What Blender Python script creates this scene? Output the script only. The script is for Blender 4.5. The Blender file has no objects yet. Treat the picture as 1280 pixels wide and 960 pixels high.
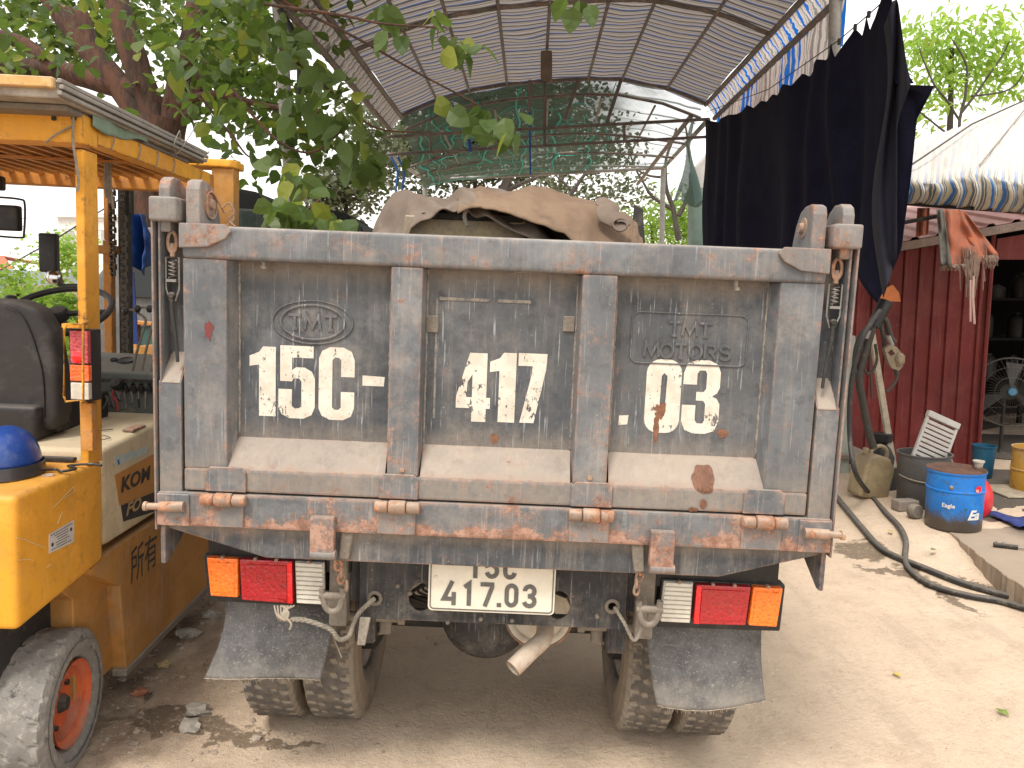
import bpy, bmesh, math, random
from math import sin, cos, pi, radians as R
from mathutils import Vector, Matrix, Euler, noise as MN
rnd = random.Random(7)
SC = bpy.context.scene
COL = SC.collection

# ---------------------------------------------------------------- camera, sky, sun, exposure
F, CZ, PITCH = 950.0, 1.5, R(6.6)
cam = bpy.data.cameras.new('camera'); co = bpy.data.objects.new('camera', cam); COL.objects.link(co)
cam.sensor_width = 36; cam.lens = F / 1280 * 36; cam.clip_end = 900; cam.clip_start = .05
co.location = (0, 0, CZ); co.rotation_euler = (pi / 2 - PITCH, 0, 0)
SC.camera = co
SC.view_settings.view_transform = 'Standard'; SC.view_settings.look = 'None'
SC.view_settings.exposure = 0.98; SC.view_settings.gamma = 1
SC.cycles.max_bounces = 7; SC.cycles.transparent_max_bounces = 24
wd = bpy.data.worlds.new('World'); SC.world = wd; wd.use_nodes = True
wn = wd.node_tree
bg = wn.nodes['Background']
sk = wn.nodes.new('ShaderNodeTexSky'); sk.sky_type = 'NISHITA'; sk.sun_disc = False
SUN_EL, SUN_AZ = R(58), R(205)          # azimuth measured from +Y towards +X
sk.sun_elevation = SUN_EL; sk.sun_rotation = SUN_AZ; sk.air_density = 1.0; sk.dust_density = 3.0
mx = wn.nodes.new('ShaderNodeMix'); mx.data_type = 'RGBA'; mx.inputs[0].default_value = .86
tcw = wn.nodes.new('ShaderNodeTexCoord'); nz = wn.nodes.new('ShaderNodeTexNoise')
nz.inputs['Scale'].default_value = 2.2; nz.inputs['Detail'].default_value = 5
wn.links.new(tcw.outputs['Generated'], nz.inputs['Vector'])
cl = wn.nodes.new('ShaderNodeMix'); cl.data_type = 'RGBA'
cl.inputs[6].default_value = (8.9, 8.6, 8.2, 1); cl.inputs[7].default_value = (10.2, 10.0, 9.7, 1)
wn.links.new(nz.outputs['Fac'], cl.inputs[0])
wn.links.new(sk.outputs[0], mx.inputs[6]); wn.links.new(cl.outputs[2], mx.inputs[7])
wn.links.new(mx.outputs[2], bg.inputs[0]); bg.inputs[1].default_value = 0.1
sl = bpy.data.lights.new('sun', 'SUN'); sl.energy = 1.5; sl.angle = R(16); sl.color = (1, .95, .87)
so = bpy.data.objects.new('sun', sl); COL.objects.link(so)
sd = Vector((sin(SUN_AZ) * cos(SUN_EL), cos(SUN_AZ) * cos(SUN_EL), sin(SUN_EL)))
so.rotation_euler = sd.to_track_quat('Z', 'Y').to_euler(); so.location = (0, 0, 12)

# ---------------------------------------------------------------- helpers: rays
def ray(u, v):
    x = (u - 640) / F; y = (480 - v) / F
    return Vector((x, cos(PITCH) + y * sin(PITCH), -sin(PITCH) + y * cos(PITCH)))
class Frame:
    """a thing's own frame; f(u, v, axis, value) = the local point of a measured picture point on a local plane"""
    def __init__(s, loc=(0, 0, 0), rot=(0, 0, 0)):
        s.loc = Vector(loc); s.rot = rot
        s.M = Matrix.Translation(s.loc) @ Euler(rot).to_matrix().to_4x4(); s.I = s.M.inverted()
        s.o = s.I @ Vector((0, 0, CZ))
    def __call__(s, u, v, ax, val):
        d = s.I.to_3x3() @ ray(u, v); t = (val - s.o[ax]) / d[ax]
        return s.o + d * t
W = Frame()
SL = .0405
def sst(a, b, x):
    t_ = max(0, min(1, (x - a) / (b - a))); return t_ * t_ * (3 - 2 * t_)
def gz(x, y):
    z = -SL * (max(-2.6, min(1.6, x)) + .085)
    z += .118 * sst(1.9, 2.7, x) * sst(3.75, 4.75, y) * (1 - sst(9, 14, y))
    if y < 11: z += .010 * MN.noise(Vector((x * .9, y * .9, 3.1))) + .004 * MN.noise(Vector((x * 4, y * 4, 1)))
    return z
def px(u, v, z=None):           # point on the ground under a picture point
    zz = -.06 if z is None else z
    for _ in range(4):
        p = W(u, v, 2, zz)
        if z is None: zz = gz(p.x, p.y)
    return p

# ---------------------------------------------------------------- helpers: objects
def link(name, me, mat=None, parent=None, label=None, cat=None, group=None, kind=None):
    o = bpy.data.objects.new(name, me); COL.objects.link(o)
    if mat: me.materials.append(mat)
    if parent: o.parent = parent
    return tag(o, label, cat, group, kind)
def tag(o, label=None, cat=None, group=None, kind=None):
    for k, v in (('label', label), ('category', cat), ('group', group), ('kind', kind)):
        if v: o[k] = v
    return o
def thing(name, label, cat, loc=(0, 0, 0), rot=(0, 0, 0), group=None):
    o = bpy.data.objects.new(name, None); COL.objects.link(o); o.location = loc; o.rotation_euler = rot
    o.empty_display_size = .1
    return tag(o, label, cat, group)
class MB:
    def __init__(s): s.b = bmesh.new()
    def hexa(s, P):
        v = [s.b.verts.new(p) for p in P]
        for f in ((0, 3, 2, 1), (4, 5, 6, 7), (0, 1, 5, 4), (1, 2, 6, 5), (2, 3, 7, 6), (3, 0, 4, 7)): s.b.faces.new([v[i] for i in f])
        return s
    def box(s, x0, x1, y0, y1, z0, z1):
        return s.hexa([(x0, y0, z0), (x1, y0, z0), (x1, y1, z0), (x0, y1, z0), (x0, y0, z1), (x1, y0, z1), (x1, y1, z1), (x0, y1, z1)])
    def prism(s, P, off):
        """polygon of 3-D points, extruded along vector off"""
        off = Vector(off); a = [s.b.verts.new(p) for p in P]; b = [s.b.verts.new(Vector(p) + off) for p in P]
        n = len(P); s.b.faces.new(a); s.b.faces.new(b[::-1])
        for i in range(n): s.b.faces.new((a[i], b[i], b[(i + 1) % n], a[(i + 1) % n]))
        return s
    def tube(s, P, r, n=8, cap=True, closed=False):
        P = [Vector(p) for p in P]; m = len(P); rr = r if isinstance(r, (list, tuple)) else [r] * m
        rings = []; up = None
        for i in range(m):
            if closed: t = P[(i + 1) % m] - P[i - 1]
            else: t = P[min(i + 1, m - 1)] - P[max(i - 1, 0)]
            if t.length < 1e-9: t = Vector((0, 0, 1))
            t.normalize()
            if up is None: up = Vector((0, 0, 1)) if abs(t.z) < .9 else Vector((1, 0, 0))
            a = t.cross(up)
            if a.length < 1e-4: a = t.cross(Vector((1, .3, 0)))
            a.normalize(); b = a.cross(t).normalized(); up = b
            rings.append([s.b.verts.new(P[i] + (a * cos(2 * pi * k / n) + b * sin(2 * pi * k / n)) * rr[i]) for k in range(n)])
        for i in range(m if closed else m - 1):
            A, B = rings[i], rings[(i + 1) % m]
            for k in range(n): s.b.faces.new((A[k], A[(k + 1) % n], B[(k + 1) % n], B[k]))
        if cap and not closed:
            s.b.faces.new(rings[0][::-1]); s.b.faces.new(rings[-1])
        return s
    def lathe(s, prof, c, axis, n=32, a0=0, a1=2 * pi):
        """prof: (radius, distance along axis)"""
        ax = Vector(axis).normalized(); t = Vector((0, 0, 1)) if abs(ax.z) < .9 else Vector((1, 0, 0))
        e1 = ax.cross(t).normalized(); e2 = ax.cross(e1); c = Vector(c); rings = []
        full = abs(a1 - a0 - 2 * pi) < 1e-6; m = n if full else n + 1
        for (r, d) in prof:
            if r < 1e-6: rings.append([s.b.verts.new(c + ax * d)]); continue
            rings.append([s.b.verts.new(c + ax * d + (e1 * cos(a0 + (a1 - a0) * k / n) + e2 * sin(a0 + (a1 - a0) * k / n)) * r) for k in range(m)])
        for A, B in zip(rings, rings[1:]):
            for k in range(n):
                k2 = (k + 1) % m
                if len(A) == 1 and len(B) == 1: continue
                if len(A) == 1: s.b.faces.new((A[0], B[k2], B[k]))
                elif len(B) == 1: s.b.faces.new((A[k], A[k2], B[0]))
                else: s.b.faces.new((A[k], A[k2], B[k2], B[k]))
        return s
    def blob(s, c, r, jit=.25, sub=1, seed=0):
        res = bmesh.ops.create_icosphere(s.b, subdivisions=sub, radius=1)
        c = Vector(c)
        for v in res['verts']:
            k = 1 + jit * MN.noise(v.co * 1.7 + Vector((seed * 3.7, seed, 0))) * 2
            v.co = c + Vector((v.co.x * r[0], v.co.y * r[1], v.co.z * r[2])) * k
        return s
    def ribbon(s, pts, w, place, d0, d1, closed=False):
        """flat stroke of width w along 2-D pts, from depth d0 (front) to d1"""
        n = len(pts); L = []; Rr = []
        for i in range(n):
            p = Vector(pts[i])
            a = Vector(pts[i - 1]) if (i > 0 or closed) else None
            b = Vector(pts[(i + 1) % n]) if (i < n - 1 or closed) else None
            d1_ = (p - a).normalized() if a is not None else (b - p).normalized()
            d2_ = (b - p).normalized() if b is not None else d1_
            n1 = Vector((-d1_.y, d1_.x)); n2 = Vector((-d2_.y, d2_.x)); m = (n1 + n2)
            m = m.normalized() if m.length > 1e-6 else n1
            k = w / 2 / max(.35, m.dot(n1))
            L.append(p + m * k); Rr.append(p - m * k)
        q = [[s.b.verts.new(place(c[i].x, c[i].y, d)) for i in range(n)] for c, d in ((L, d0), (Rr, d0), (Rr, d1), (L, d1))]
        for i in range(n if closed else n - 1):
            j = (i + 1) % n
            for k in range(4):
                if d0 == d1 and k: continue
                A, B = q[k], q[(k + 1) % 4]
                s.b.faces.new((A[i], B[i], B[j], A[j]))
        return s
    def build(s, name, mat, parent=None, bevel=0, seg=2, smooth=False, sub=0, **kw):
        b = s.b
        bmesh.ops.remove_doubles(b, verts=b.verts, dist=1e-5)
        bmesh.ops.recalc_face_normals(b, faces=b.faces)
        if bevel:
            E = [e for e in b.edges if len(e.link_faces) == 2 and e.calc_face_angle(0) > R(28)]
            bmesh.ops.bevel(b, geom=E, offset=bevel, segments=seg, profile=.6, affect='EDGES', clamp_overlap=True)
        if smooth:
            for f in b.faces: f.smooth = True
            for e in b.edges:
                if len(e.link_faces) == 2 and e.calc_face_angle(0) > R(50): e.smooth = False
        me = bpy.data.meshes.new(name); b.to_mesh(me); b.free()
        o = link(name, me, mat, parent, **kw)
        if sub:
            m = o.modifiers.new('s', 'SUBSURF'); m.levels = sub; m.render_levels = sub
        return o
def sheet(name, fn, nu, nv, mat, parent=None, thick=0, smooth=True, **kw):
    b = bmesh.new(); uvl = b.loops.layers.uv.new('UVMap'); g = []
    for j in range(nv + 1): g.append([b.verts.new(fn(i / nu, j / nv)) for i in range(nu + 1)])
    for j in range(nv):
        for i in range(nu):
            f = b.faces.new((g[j][i], g[j][i + 1], g[j + 1][i + 1], g[j + 1][i])); f.smooth = smooth
            for l, (a, c) in zip(f.loops, ((i, j), (i + 1, j), (i + 1, j + 1), (i, j + 1))): l[uvl].uv = (a / nu, c / nv)
    me = bpy.data.meshes.new(name); b.to_mesh(me); b.free()
    o = link(name, me, mat, parent, **kw)
    if thick:
        m = o.modifiers.new('t', 'SOLIDIFY'); m.thickness = thick; m.offset = 0
    return o
def contours(name, C, place, mat, parent, depth=0.0, **kw):
    """filled outlines (holes allowed): 2-D curve fill, then mapped by place(x, y, d)"""
    cu = bpy.data.curves.new(name, 'CURVE'); cu.dimensions = '2D'; cu.fill_mode = 'BOTH' if not depth else 'BOTH'
    cu.extrude = depth / 2
    for c in C:
        sp = cu.splines.new('POLY'); sp.points.add(len(c) - 1); sp.use_cyclic_u = True
        for i, p in enumerate(c): sp.points[i].co = (p[0], p[1], 0, 1)
    t = bpy.data.objects.new('tmp', cu); COL.objects.link(t)
    me = bpy.data.meshes.new_from_object(t.evaluated_get(bpy.context.evaluated_depsgraph_get()))
    bpy.data.objects.remove(t); bpy.data.curves.remove(cu)
    for v in me.vertices: v.co = place(v.co.x, v.co.y, v.co.z)
    me.materials.clear()
    return link(name, me, mat, parent, **kw)
def text(name, body, size, place, mat, parent, shear=0, bold=0, sx=1, **kw):
    cu = bpy.data.curves.new(name, 'FONT'); cu.body = body; cu.size = size; cu.shear = shear; cu.offset = bold; cu.resolution_u = 3
    t = bpy.data.objects.new('tmp', cu); COL.objects.link(t)
    me = bpy.data.meshes.new_from_object(t.evaluated_get(bpy.context.evaluated_depsgraph_get()))
    bpy.data.objects.remove(t); bpy.data.curves.remove(cu)
    for v in me.vertices: v.co = place(v.co.x * sx, v.co.y, v.co.z)
    me.materials.clear()
    return link(name, me, mat, parent, **kw)
def arc(cx, cy, rx, ry, a0, a1, n=8):
    return [(cx + rx * cos(R(a0 + (a1 - a0) * i / n)), cy + ry * sin(R(a0 + (a1 - a0) * i / n))) for i in range(n + 1)]
def rrect(x0, y0, x1, y1, r, n=4):
    return arc(x1 - r, y1 - r, r, r, 0, 90, n) + arc(x0 + r, y1 - r, r, r, 90, 180, n) + arc(x0 + r, y0 + r, r, r, 180, 270, n) + arc(x1 - r, y0 + r, r, r, 270, 360, n)
def lerp(a, b, t): return a + (b - a) * t
def interp(P, x):
    if x <= P[0][0]: return P[0][1]
    for (a, b), (c, d) in zip(P, P[1:]):
        if x <= c:
            t = (x - a) / (c - a); return lerp(b, d, t)
    return P[-1][1]
def spline(P, n=6):
    P = [Vector(p) for p in P]; out = []
    for i in range(len(P) - 1):
        a, b, c, d = P[max(i - 1, 0)], P[i], P[i + 1], P[min(i + 2, len(P) - 1)]
        for k in range(n):
            t = k / n
            out.append(.5 * ((2 * b) + (c - a) * t + (2 * a - 5 * b + 4 * c - d) * t * t + (3 * b - a - 3 * c + d) * t ** 3))
    return out + [P[-1]]

# ---------------------------------------------------------------- helpers: materials
class NT:
    def __init__(s, name):
        s.m = bpy.data.materials.new(name); s.m.use_nodes = True; s.t = s.m.node_tree
        s.bs = s.t.nodes['Principled BSDF']; s.out = s.t.nodes['Material Output']
        s._tc = None
    def n(s, typ, ins={}, out=0, **pr):
        x = s.t.nodes.new('ShaderNode' + typ)
        for k, v in pr.items(): setattr(x, k, v)
        for k, v in ins.items():
            if isinstance(v, bpy.types.NodeSocket): s.t.links.new(v, x.inputs[k])
            else: x.inputs[k].default_value = v
        return x.outputs[out]
    def co(s, which='Object'):
        if s._tc is None: s._tc = s.t.nodes.new('ShaderNodeTexCoord')
        return s._tc.outputs[which]
    def map(s, vec, sc=(1, 1, 1), loc=(0, 0, 0), rot=(0, 0, 0)):
        return s.n('Mapping', {'Vector': vec, 'Scale': sc, 'Location': loc, 'Rotation': rot})
    def noise(s, sc, det=4, ro=.6, vec=None, dist=0):
        return s.n('TexNoise', {'Vector': vec or s.co(), 'Scale': sc, 'Detail': det, 'Roughness': ro, 'Distortion': dist})
    def rng(s, f, a, b, c=0, d=1): return s.n('MapRange', {0: f, 1: a, 2: b, 3: c, 4: d}, interpolation_type='SMOOTHSTEP')
    def ma(s, op, a, b=0.0): return s.n('Math', {0: a, 1: b}, operation=op, use_clamp=False)
    def mix(s, f, a, b, bt='MIX'):
        c = lambda q: (*q, 1) if isinstance(q, tuple) and len(q) == 3 else q
        x = s.t.nodes.new('ShaderNodeMix'); x.data_type = 'RGBA'; x.blend_type = bt
        for k, v in ((0, f), (6, c(a)), (7, c(b))):
            if isinstance(v, bpy.types.NodeSocket): s.t.links.new(v, x.inputs[k])
            else: x.inputs[k].default_value = v
        return x.outputs[2]
    def set(s, **k):
        for a, v in k.items():
            a = {'col': 'Base Color', 'rough': 'Roughness', 'metal': 'Metallic', 'normal': 'Normal', 'spec': 'Specular IOR Level', 'alpha': 'Alpha', 'trans': 'Transmission Weight', 'coat': 'Coat Weight'}[a]
            if isinstance(v, tuple) and len(v) == 3: v = (*v, 1)
            if isinstance(v, bpy.types.NodeSocket): s.t.links.new(v, s.bs.inputs[a])
            else: s.bs.inputs[a].default_value = v
        return s.m
    def bump(s, h, st=.3, d=.01): return s.n('Bump', {'Height': h, 'Strength': st, 'Distance': d})
    def upness(s):
        nrm = s.n('NewGeometry', out=1); return s.n('SeparateXYZ', {0: nrm}, out=2)
    def edge(s, r=.006, k=1.0):
        bv = s.n('Bevel', {'Radius': r}, samples=4); g = s.n('NewGeometry', out=1)
        d = s.n('VectorMath', {0: bv, 1: g}, out=1, operation='DOT_PRODUCT')
        return s.rng(d, .995, .90, 0, k)
def wpaint(name, base, base2, dust=(.42, .36, .30), rust=(.225, .122, .085), rusts=.5, dusts=.4, rough=.6, er=.006, edges=.8, scale=1, scr=.5, streak=.5, pale=(.36, .375, .385), bands=(), rustband=None, spec=.25):
    t = NT(name); v = t.co()
    big = t.noise(2.2 * scale, 6, .7); fine = t.noise(38 * scale, 6, .75); med = t.noise(9 * scale, 8, .75); pat = t.noise(4.5 * scale, 8, .72, t.map(v, loc=(7, 3, 1)))
    col = t.mix(t.rng(big, .36, .62), base, base2)
    col = t.mix(t.rng(pat, .50, .66, 0, .45), col, tuple(min(1, c * 1.55 + .02) for c in base2))      # chalky, faded areas
    col = t.mix(t.rng(t.noise(17 * scale, 6, .75), .52, .64, 0, .45), col, tuple(c * .62 for c in base))     # darker scuffs
    st = t.noise(1, 6, .75, t.map(v, (22 * scale, 22 * scale, 1.6 * scale)))
    col = t.mix(t.ma('MULTIPLY', t.rng(st, .47, .72), .42 * streak), col, dust)
    st2 = t.noise(1, 6, .8, t.map(v, (60 * scale, 60 * scale, 2.2 * scale), (3, 1, 7)))
    col = t.mix(t.ma('MULTIPLY', t.ma('MULTIPLY', t.rng(st2, .60, .70), t.rng(pat, .42, .60)), .38 * streak), col, pale)
    for k, rot in ((0, .6), (1, -.85), (2, 1.35)):
        sc_ = t.noise(1, 2, .5, t.map(v, (130 * scale, 40, 5 * scale), (k * 9, 0, 0), (0, rot, 0)))
        col = t.mix(t.ma('MULTIPLY', t.ma('MULTIPLY', t.rng(sc_, .655, .69), t.rng(med, .40, .60)), .75 * scr), col, pale)
    up = t.upness()
    dm = t.ma('ADD', t.rng(up, .25, .8, 0, 1.0), t.ma('MULTIPLY', t.rng(t.noise(5 * scale, 7, .75), .45, .70), .85))
    dm = t.ma('MULTIPLY', dm, t.rng(fine, .25, .62, .35, 1))
    col = t.mix(t.n('Clamp', {0: t.ma('MULTIPLY', dm, dusts)}), col, dust)
    zc_o = t.n('SeparateXYZ', {0: v}, out=2)
    for (za_, zb__, k_, dc_) in bands:      # dust lying along a height of the thing: full at za_, gone at zb__
        bm_ = t.rng(t.ma('ADD', zc_o, t.ma('MULTIPLY', t.ma('SUBTRACT', t.noise(1, 7, .75, t.map(v, (16, 16, 4))), .5), abs(za_ - zb__) * 1.6)), zb__, za_)
        col = t.mix(t.ma('MULTIPLY', t.ma('MULTIPLY', bm_, k_), t.rng(fine, .3, .6, .45, 1)), col, dc_)
    sp = t.noise(170 * scale, 2, .5)
    col = t.mix(t.ma('MULTIPLY', t.rng(sp, .72, .76), .5), col, (.44, .42, .38))
    thr = .705 - .16 * rusts
    rsum = t.ma('ADD', t.ma('MULTIPLY', med, .72), t.ma('MULTIPLY', fine, .33))
    if rustband:
        za_, zb__, k_ = rustband; rsum = t.ma('ADD', rsum, t.ma('MULTIPLY', t.rng(zc_o, zb__, za_), k_))
    rm = t.rng(rsum, thr, thr + .035)
    halo = t.rng(rsum, thr - .075, thr + .01)
    if edges:
        ed0 = t.edge(er, 1.0)
        rim_ = t.ma('MULTIPLY', t.edge(er * 3.2, 1.0), t.rng(t.ma('ADD', t.ma('MULTIPLY', med, .6), t.ma('MULTIPLY', fine, .42)), .55, .60)); rm = t.ma('MAXIMUM', rm, t.ma('MULTIPLY', rim_, min(1, edges)))
        ed = t.ma('MULTIPLY', t.ma('MULTIPLY', ed0, edges), t.rng(t.ma('ADD', t.ma('MULTIPLY', t.noise(11 * scale, 7, .75), .7), t.ma('MULTIPLY', fine, .3)), .44, .54))
        rm = t.ma('MAXIMUM', rm, ed)
    rc = t.mix(t.rng(t.noise(30 * scale, 6, .75), .38, .62), rust, (rust[0] * 1.75, rust[1] * 1.95, rust[2] * 2.1))
    rc = t.mix(t.rng(t.noise(90, 4, .7), .55, .68, 0, .6), rc, (rust[0] * .4, rust[1] * .4, rust[2] * .45))
    rc = t.mix(t.rng(t.noise(13, 5, .7), .48, .70, 0, .6), rc, (.40, .29, .22))
    col = t.mix(t.ma('MULTIPLY', halo, .30), col, rc)
    col = t.mix(rm, col, rc)
    h = t.ma('ADD', t.ma('MULTIPLY', fine, .6), t.ma('ADD', t.ma('MULTIPLY', rm, .5), t.ma('MULTIPLY', big, 1.2)))
    ro = t.ma('ADD', t.ma('MULTIPLY', rm, .25), t.ma('ADD', t.ma('MULTIPLY', med, .3), rough - .15))
    return t.set(col=col, rough=ro, spec=spec, normal=t.bump(h, .45, .004))
def simple(name, col, rough=.7, var=.25, sc=8, bump=.2, bd=.003, metal=0, dust=None, dustk=.4, col2=None, spec=.4):
    t = NT(name); f = t.noise(sc, 7, .68); g = t.noise(sc * 7, 4, .6)
    c2 = col2 or tuple(c * (1 - var) for c in col)
    c = t.mix(t.rng(t.ma('ADD', t.ma('MULTIPLY', f, .7), t.ma('MULTIPLY', g, .3)), .35, .65), col, c2)
    if dust:
        m = t.ma('MULTIPLY', t.ma('ADD', t.rng(t.upness(), .2, .9), t.rng(f, .5, .72)), dustk)
        c = t.mix(t.n('Clamp', {0: m}), c, dust)
    return t.set(col=c, rough=rough, metal=metal, spec=spec, normal=t.bump(g, bump, bd))
DUST = (.40, .335, .27)
TAN = (.30, .245, .19)
m_truck = wpaint('truck_paint', (.094, .102, .112), (.130, .138, .148), rusts=.46, dusts=.40, edges=1.1, bands=((1.0, 1.12, .45, TAN),))
m_panel = wpaint('gate_panel_paint', (.062, .068, .076), (.094, .100, .108), rusts=.24, dusts=.30, edges=0, scr=.9, streak=.4, bands=((1.56, 1.50, .75, (.23, .19, .15)), (1.10, 1.17, .4, TAN)))
m_rail = wpaint('gate_rail_paint', (.100, .108, .119), (.138, .146, .156), rusts=.60, dusts=.46, edges=1.3, er=.010, bands=((1.0, 1.09, .5, TAN),))
m_sill = wpaint('sill_paint', (.098, .107, .118), (.136, .143, .150), rusts=.66, dusts=.5, edges=1.3, er=.014, rustband=(.875, .935, .13))
m_slope = wpaint('dusty_slope_paint', (.21, .185, .165), (.30, .255, .215), rusts=.52, dusts=.8, edges=.8, dust=(.35, .29, .235), scr=.6, streak=.8, bands=((1.015, 1.045, .55, (.33, .21, .15)),))
m_skirt = wpaint('skirt_paint', (.052, .057, .064), (.078, .083, .090), rusts=.34, dusts=.30, edges=1.2, streak=.7, bands=((.87, .83, .5, TAN),))
m_rusty = wpaint('rusty_iron', (.20, .15, .12), (.26, .19, .14), rusts=1.0, dusts=.8, edges=.5, dust=(.45, .34, .26), rust=(.30, .14, .08))
m_lug = wpaint('lug_iron', (.13, .13, .133), (.20, .19, .182), rusts=.85, dusts=.45, edges=1.2, dust=(.33, .28, .235))
m_chas = wpaint('chassis_black', (.026, .027, .030), (.045, .045, .047), rusts=.14, dusts=.5, edges=.3, dust=(.28, .25, .21))
m_caked = simple('dust_caked_steel', (.22, .19, .155), .85, .4, 20, .6, .004, dust=DUST)
m_dark = simple('dark_grime', (.035, .033, .03), .8, .4, 12, .4, dust=(.18, .15, .12), dustk=.5)
m_black = simple('black_plastic', (.018, .018, .019), .45, .3, 10, .2, dust=(.16, .145, .13), dustk=.22)
m_spring = simple('bare_steel', (.30, .28, .26), .5, .4, 30, .4, metal=.5, dust=(.35, .28, .22))

# ---------------------------------------------------------------- ground
def ground():
    def axis(spec):
        out = []
        for a, b, st in spec:
            n = max(1, round((b - a) / st)); out += [a + (b - a) * i / n for i in range(n)]
        return out + [spec[-1][1]]
    X = axis([(-400, -60, 85), (-60, -10, 10), (-10, -3, 1), (-3, 4, .055), (4, 10, 1), (10, 60, 10), (60, 400, 85)])
    Y = axis([(-60, -4, 8), (-4, .8, .6), (.8, 7, .055), (7, 12, .5), (12, 60, 8), (60, 700, 128)])
    b = bmesh.new(); g = []
    for y in Y:
        row = []
        for x in X:
            z = gz(x, y)
            if -3 < x < 4 and .8 < y < 7:
                rough = max(0, min(1, (-x - 1.0) / .5))
                z += rough * (.016 * MN.noise(Vector((x * 6, y * 6, 0))) + .008 * MN.noise(Vector((x * 15, y * 15, 5)))) + .0025 * MN.noise(Vector((x * 13, y * 13, 9)))
                for tx, wd_ in ((-.62, .32), (.47, .32)):      # shallow wheel hollows
                    d = (x - tx) / wd_
                    if abs(d) < 1: z -= .006 * (1 - d * d)
            row.append(b.verts.new((x, y, z)))
        g.append(row)
    for j in range(len(Y) - 1):
        for i in range(len(X) - 1): b.faces.new((g[j][i], g[j][i + 1], g[j + 1][i + 1], g[j + 1][i])).smooth = True
    me = bpy.data.meshes.new('ground'); b.to_mesh(me); b.free()
    t = NT('ground_concrete'); P = t.co()
    big = t.noise(.9, 6, .6); med = t.noise(5, 8, .7); fine = t.noise(60, 6, .75); gr = t.noise(220, 3, .6)
    col = t.mix(t.rng(big, .35, .65), (.76, .60, .445), (.68, .53, .39))
    col = t.mix(t.rng(med, .45, .72, 0, .55), col, (.50, .375, .265))
    sep = t.n('SeparateXYZ', {0: P}); sx = sep; sy = t.n('SeparateXYZ', {0: P}, out=1)
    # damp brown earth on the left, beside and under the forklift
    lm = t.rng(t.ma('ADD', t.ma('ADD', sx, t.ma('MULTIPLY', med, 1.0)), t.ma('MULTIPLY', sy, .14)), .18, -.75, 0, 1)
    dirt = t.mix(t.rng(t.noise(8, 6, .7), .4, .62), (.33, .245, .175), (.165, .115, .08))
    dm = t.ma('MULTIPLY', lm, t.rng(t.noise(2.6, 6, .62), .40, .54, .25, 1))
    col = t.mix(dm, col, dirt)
    # worn tracks and soot under the truck's tail
    ch = t.ma('MULTIPLY', t.rng(t.noise(1, 5, .7, t.map(P, (5, 1.1, 1), (0, 0, 0), (0, 0, .35))), .52, .68), .2)
    col = t.mix(ch, col, (.26, .2, .155))
    # oily stain of its own shape by the hoses
    wob = t.n('TexNoise', {'Vector': P, 'Scale': 7.0, 'Detail': 6.0, 'Roughness': .65}, out=1)
    wp = t.n('VectorMath', {0: P, 1: t.n('VectorMath', {0: t.n('VectorMath', {0: wob, 1: (.5, .5, .5)}, operation='SUBTRACT'), 1: (.45, .45, 0)}, operation='MULTIPLY')}, operation='ADD')
    st = None
    for (u0, v0, u1, v1, w) in ((1040, 685, 1112, 690, .16), (1060, 708, 1165, 722, .05), (1120, 705, 1235, 770, .045), (1200, 720, 1290, 760, .03), (185, 880, 330, 905, .05), (400, 935, 130, 890, .05)):
        a, c = px(u0, v0), px(u1, v1); mid = (a + c) / 2; d = c - a; L = max(.12, d.length / 2); ang = math.atan2(d.y, d.x)
        q = t.n('VectorMath', {0: wp, 1: (mid.x, mid.y, mid.z)}, operation='SUBTRACT')
        q = t.n('VectorRotate', {'Vector': q, 'Angle': -ang}, rotation_type='Z_AXIS')
        q = t.n('VectorMath', {0: q, 1: (1 / L, 1 / w, .0)}, operation='MULTIPLY')
        e = t.rng(t.n('VectorMath', {0: q}, out=1, operation='LENGTH'), 1.05, .80)
        st = e if st is None else t.ma('MAXIMUM', st, e)
    col = t.mix(t.ma('MULTIPLY', st, .8), col, (.135, .095, .06))
    # grains: pale and dark
    col = t.mix(t.rng(fine, .56, .72, 0, .5), col, (.36, .265, .185))
    col = t.mix(t.rng(t.noise(26, 7, .8), .52, .64, 0, .32), col, (.44, .33, .235))
    col = t.mix(t.rng(t.noise(33, 7, .8, t.map(P, loc=(5, 5, 5))), .54, .64, 0, .4), col, (.76, .63, .49))
    col = t.mix(t.rng(gr, .60, .70, 0, .5), col, (.74, .63, .50))
    col = t.mix(t.rng(t.noise(300, 2, .5, t.map(P, (1, 1, 1), (4, 4, 4))), .64, .70, 0, .5), col, (.20, .15, .12))
    vo = t.n('TexVoronoi', {'Vector': P, 'Scale': 26.0, 'Randomness': 1.0})
    col = t.mix(t.ma('MULTIPLY', t.rng(vo, .13, .08), t.rng(t.noise(6, 3), .5, .62, 0, .8)), col, (.55, .49, .42))
    h = t.ma('ADD', t.ma('MULTIPLY', fine, .7), t.ma('ADD', t.ma('MULTIPLY', med, 1.6), t.ma('MULTIPLY', gr, .25)))
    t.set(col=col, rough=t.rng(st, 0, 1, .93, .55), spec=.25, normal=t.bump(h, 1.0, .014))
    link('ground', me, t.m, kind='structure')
ground()
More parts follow.
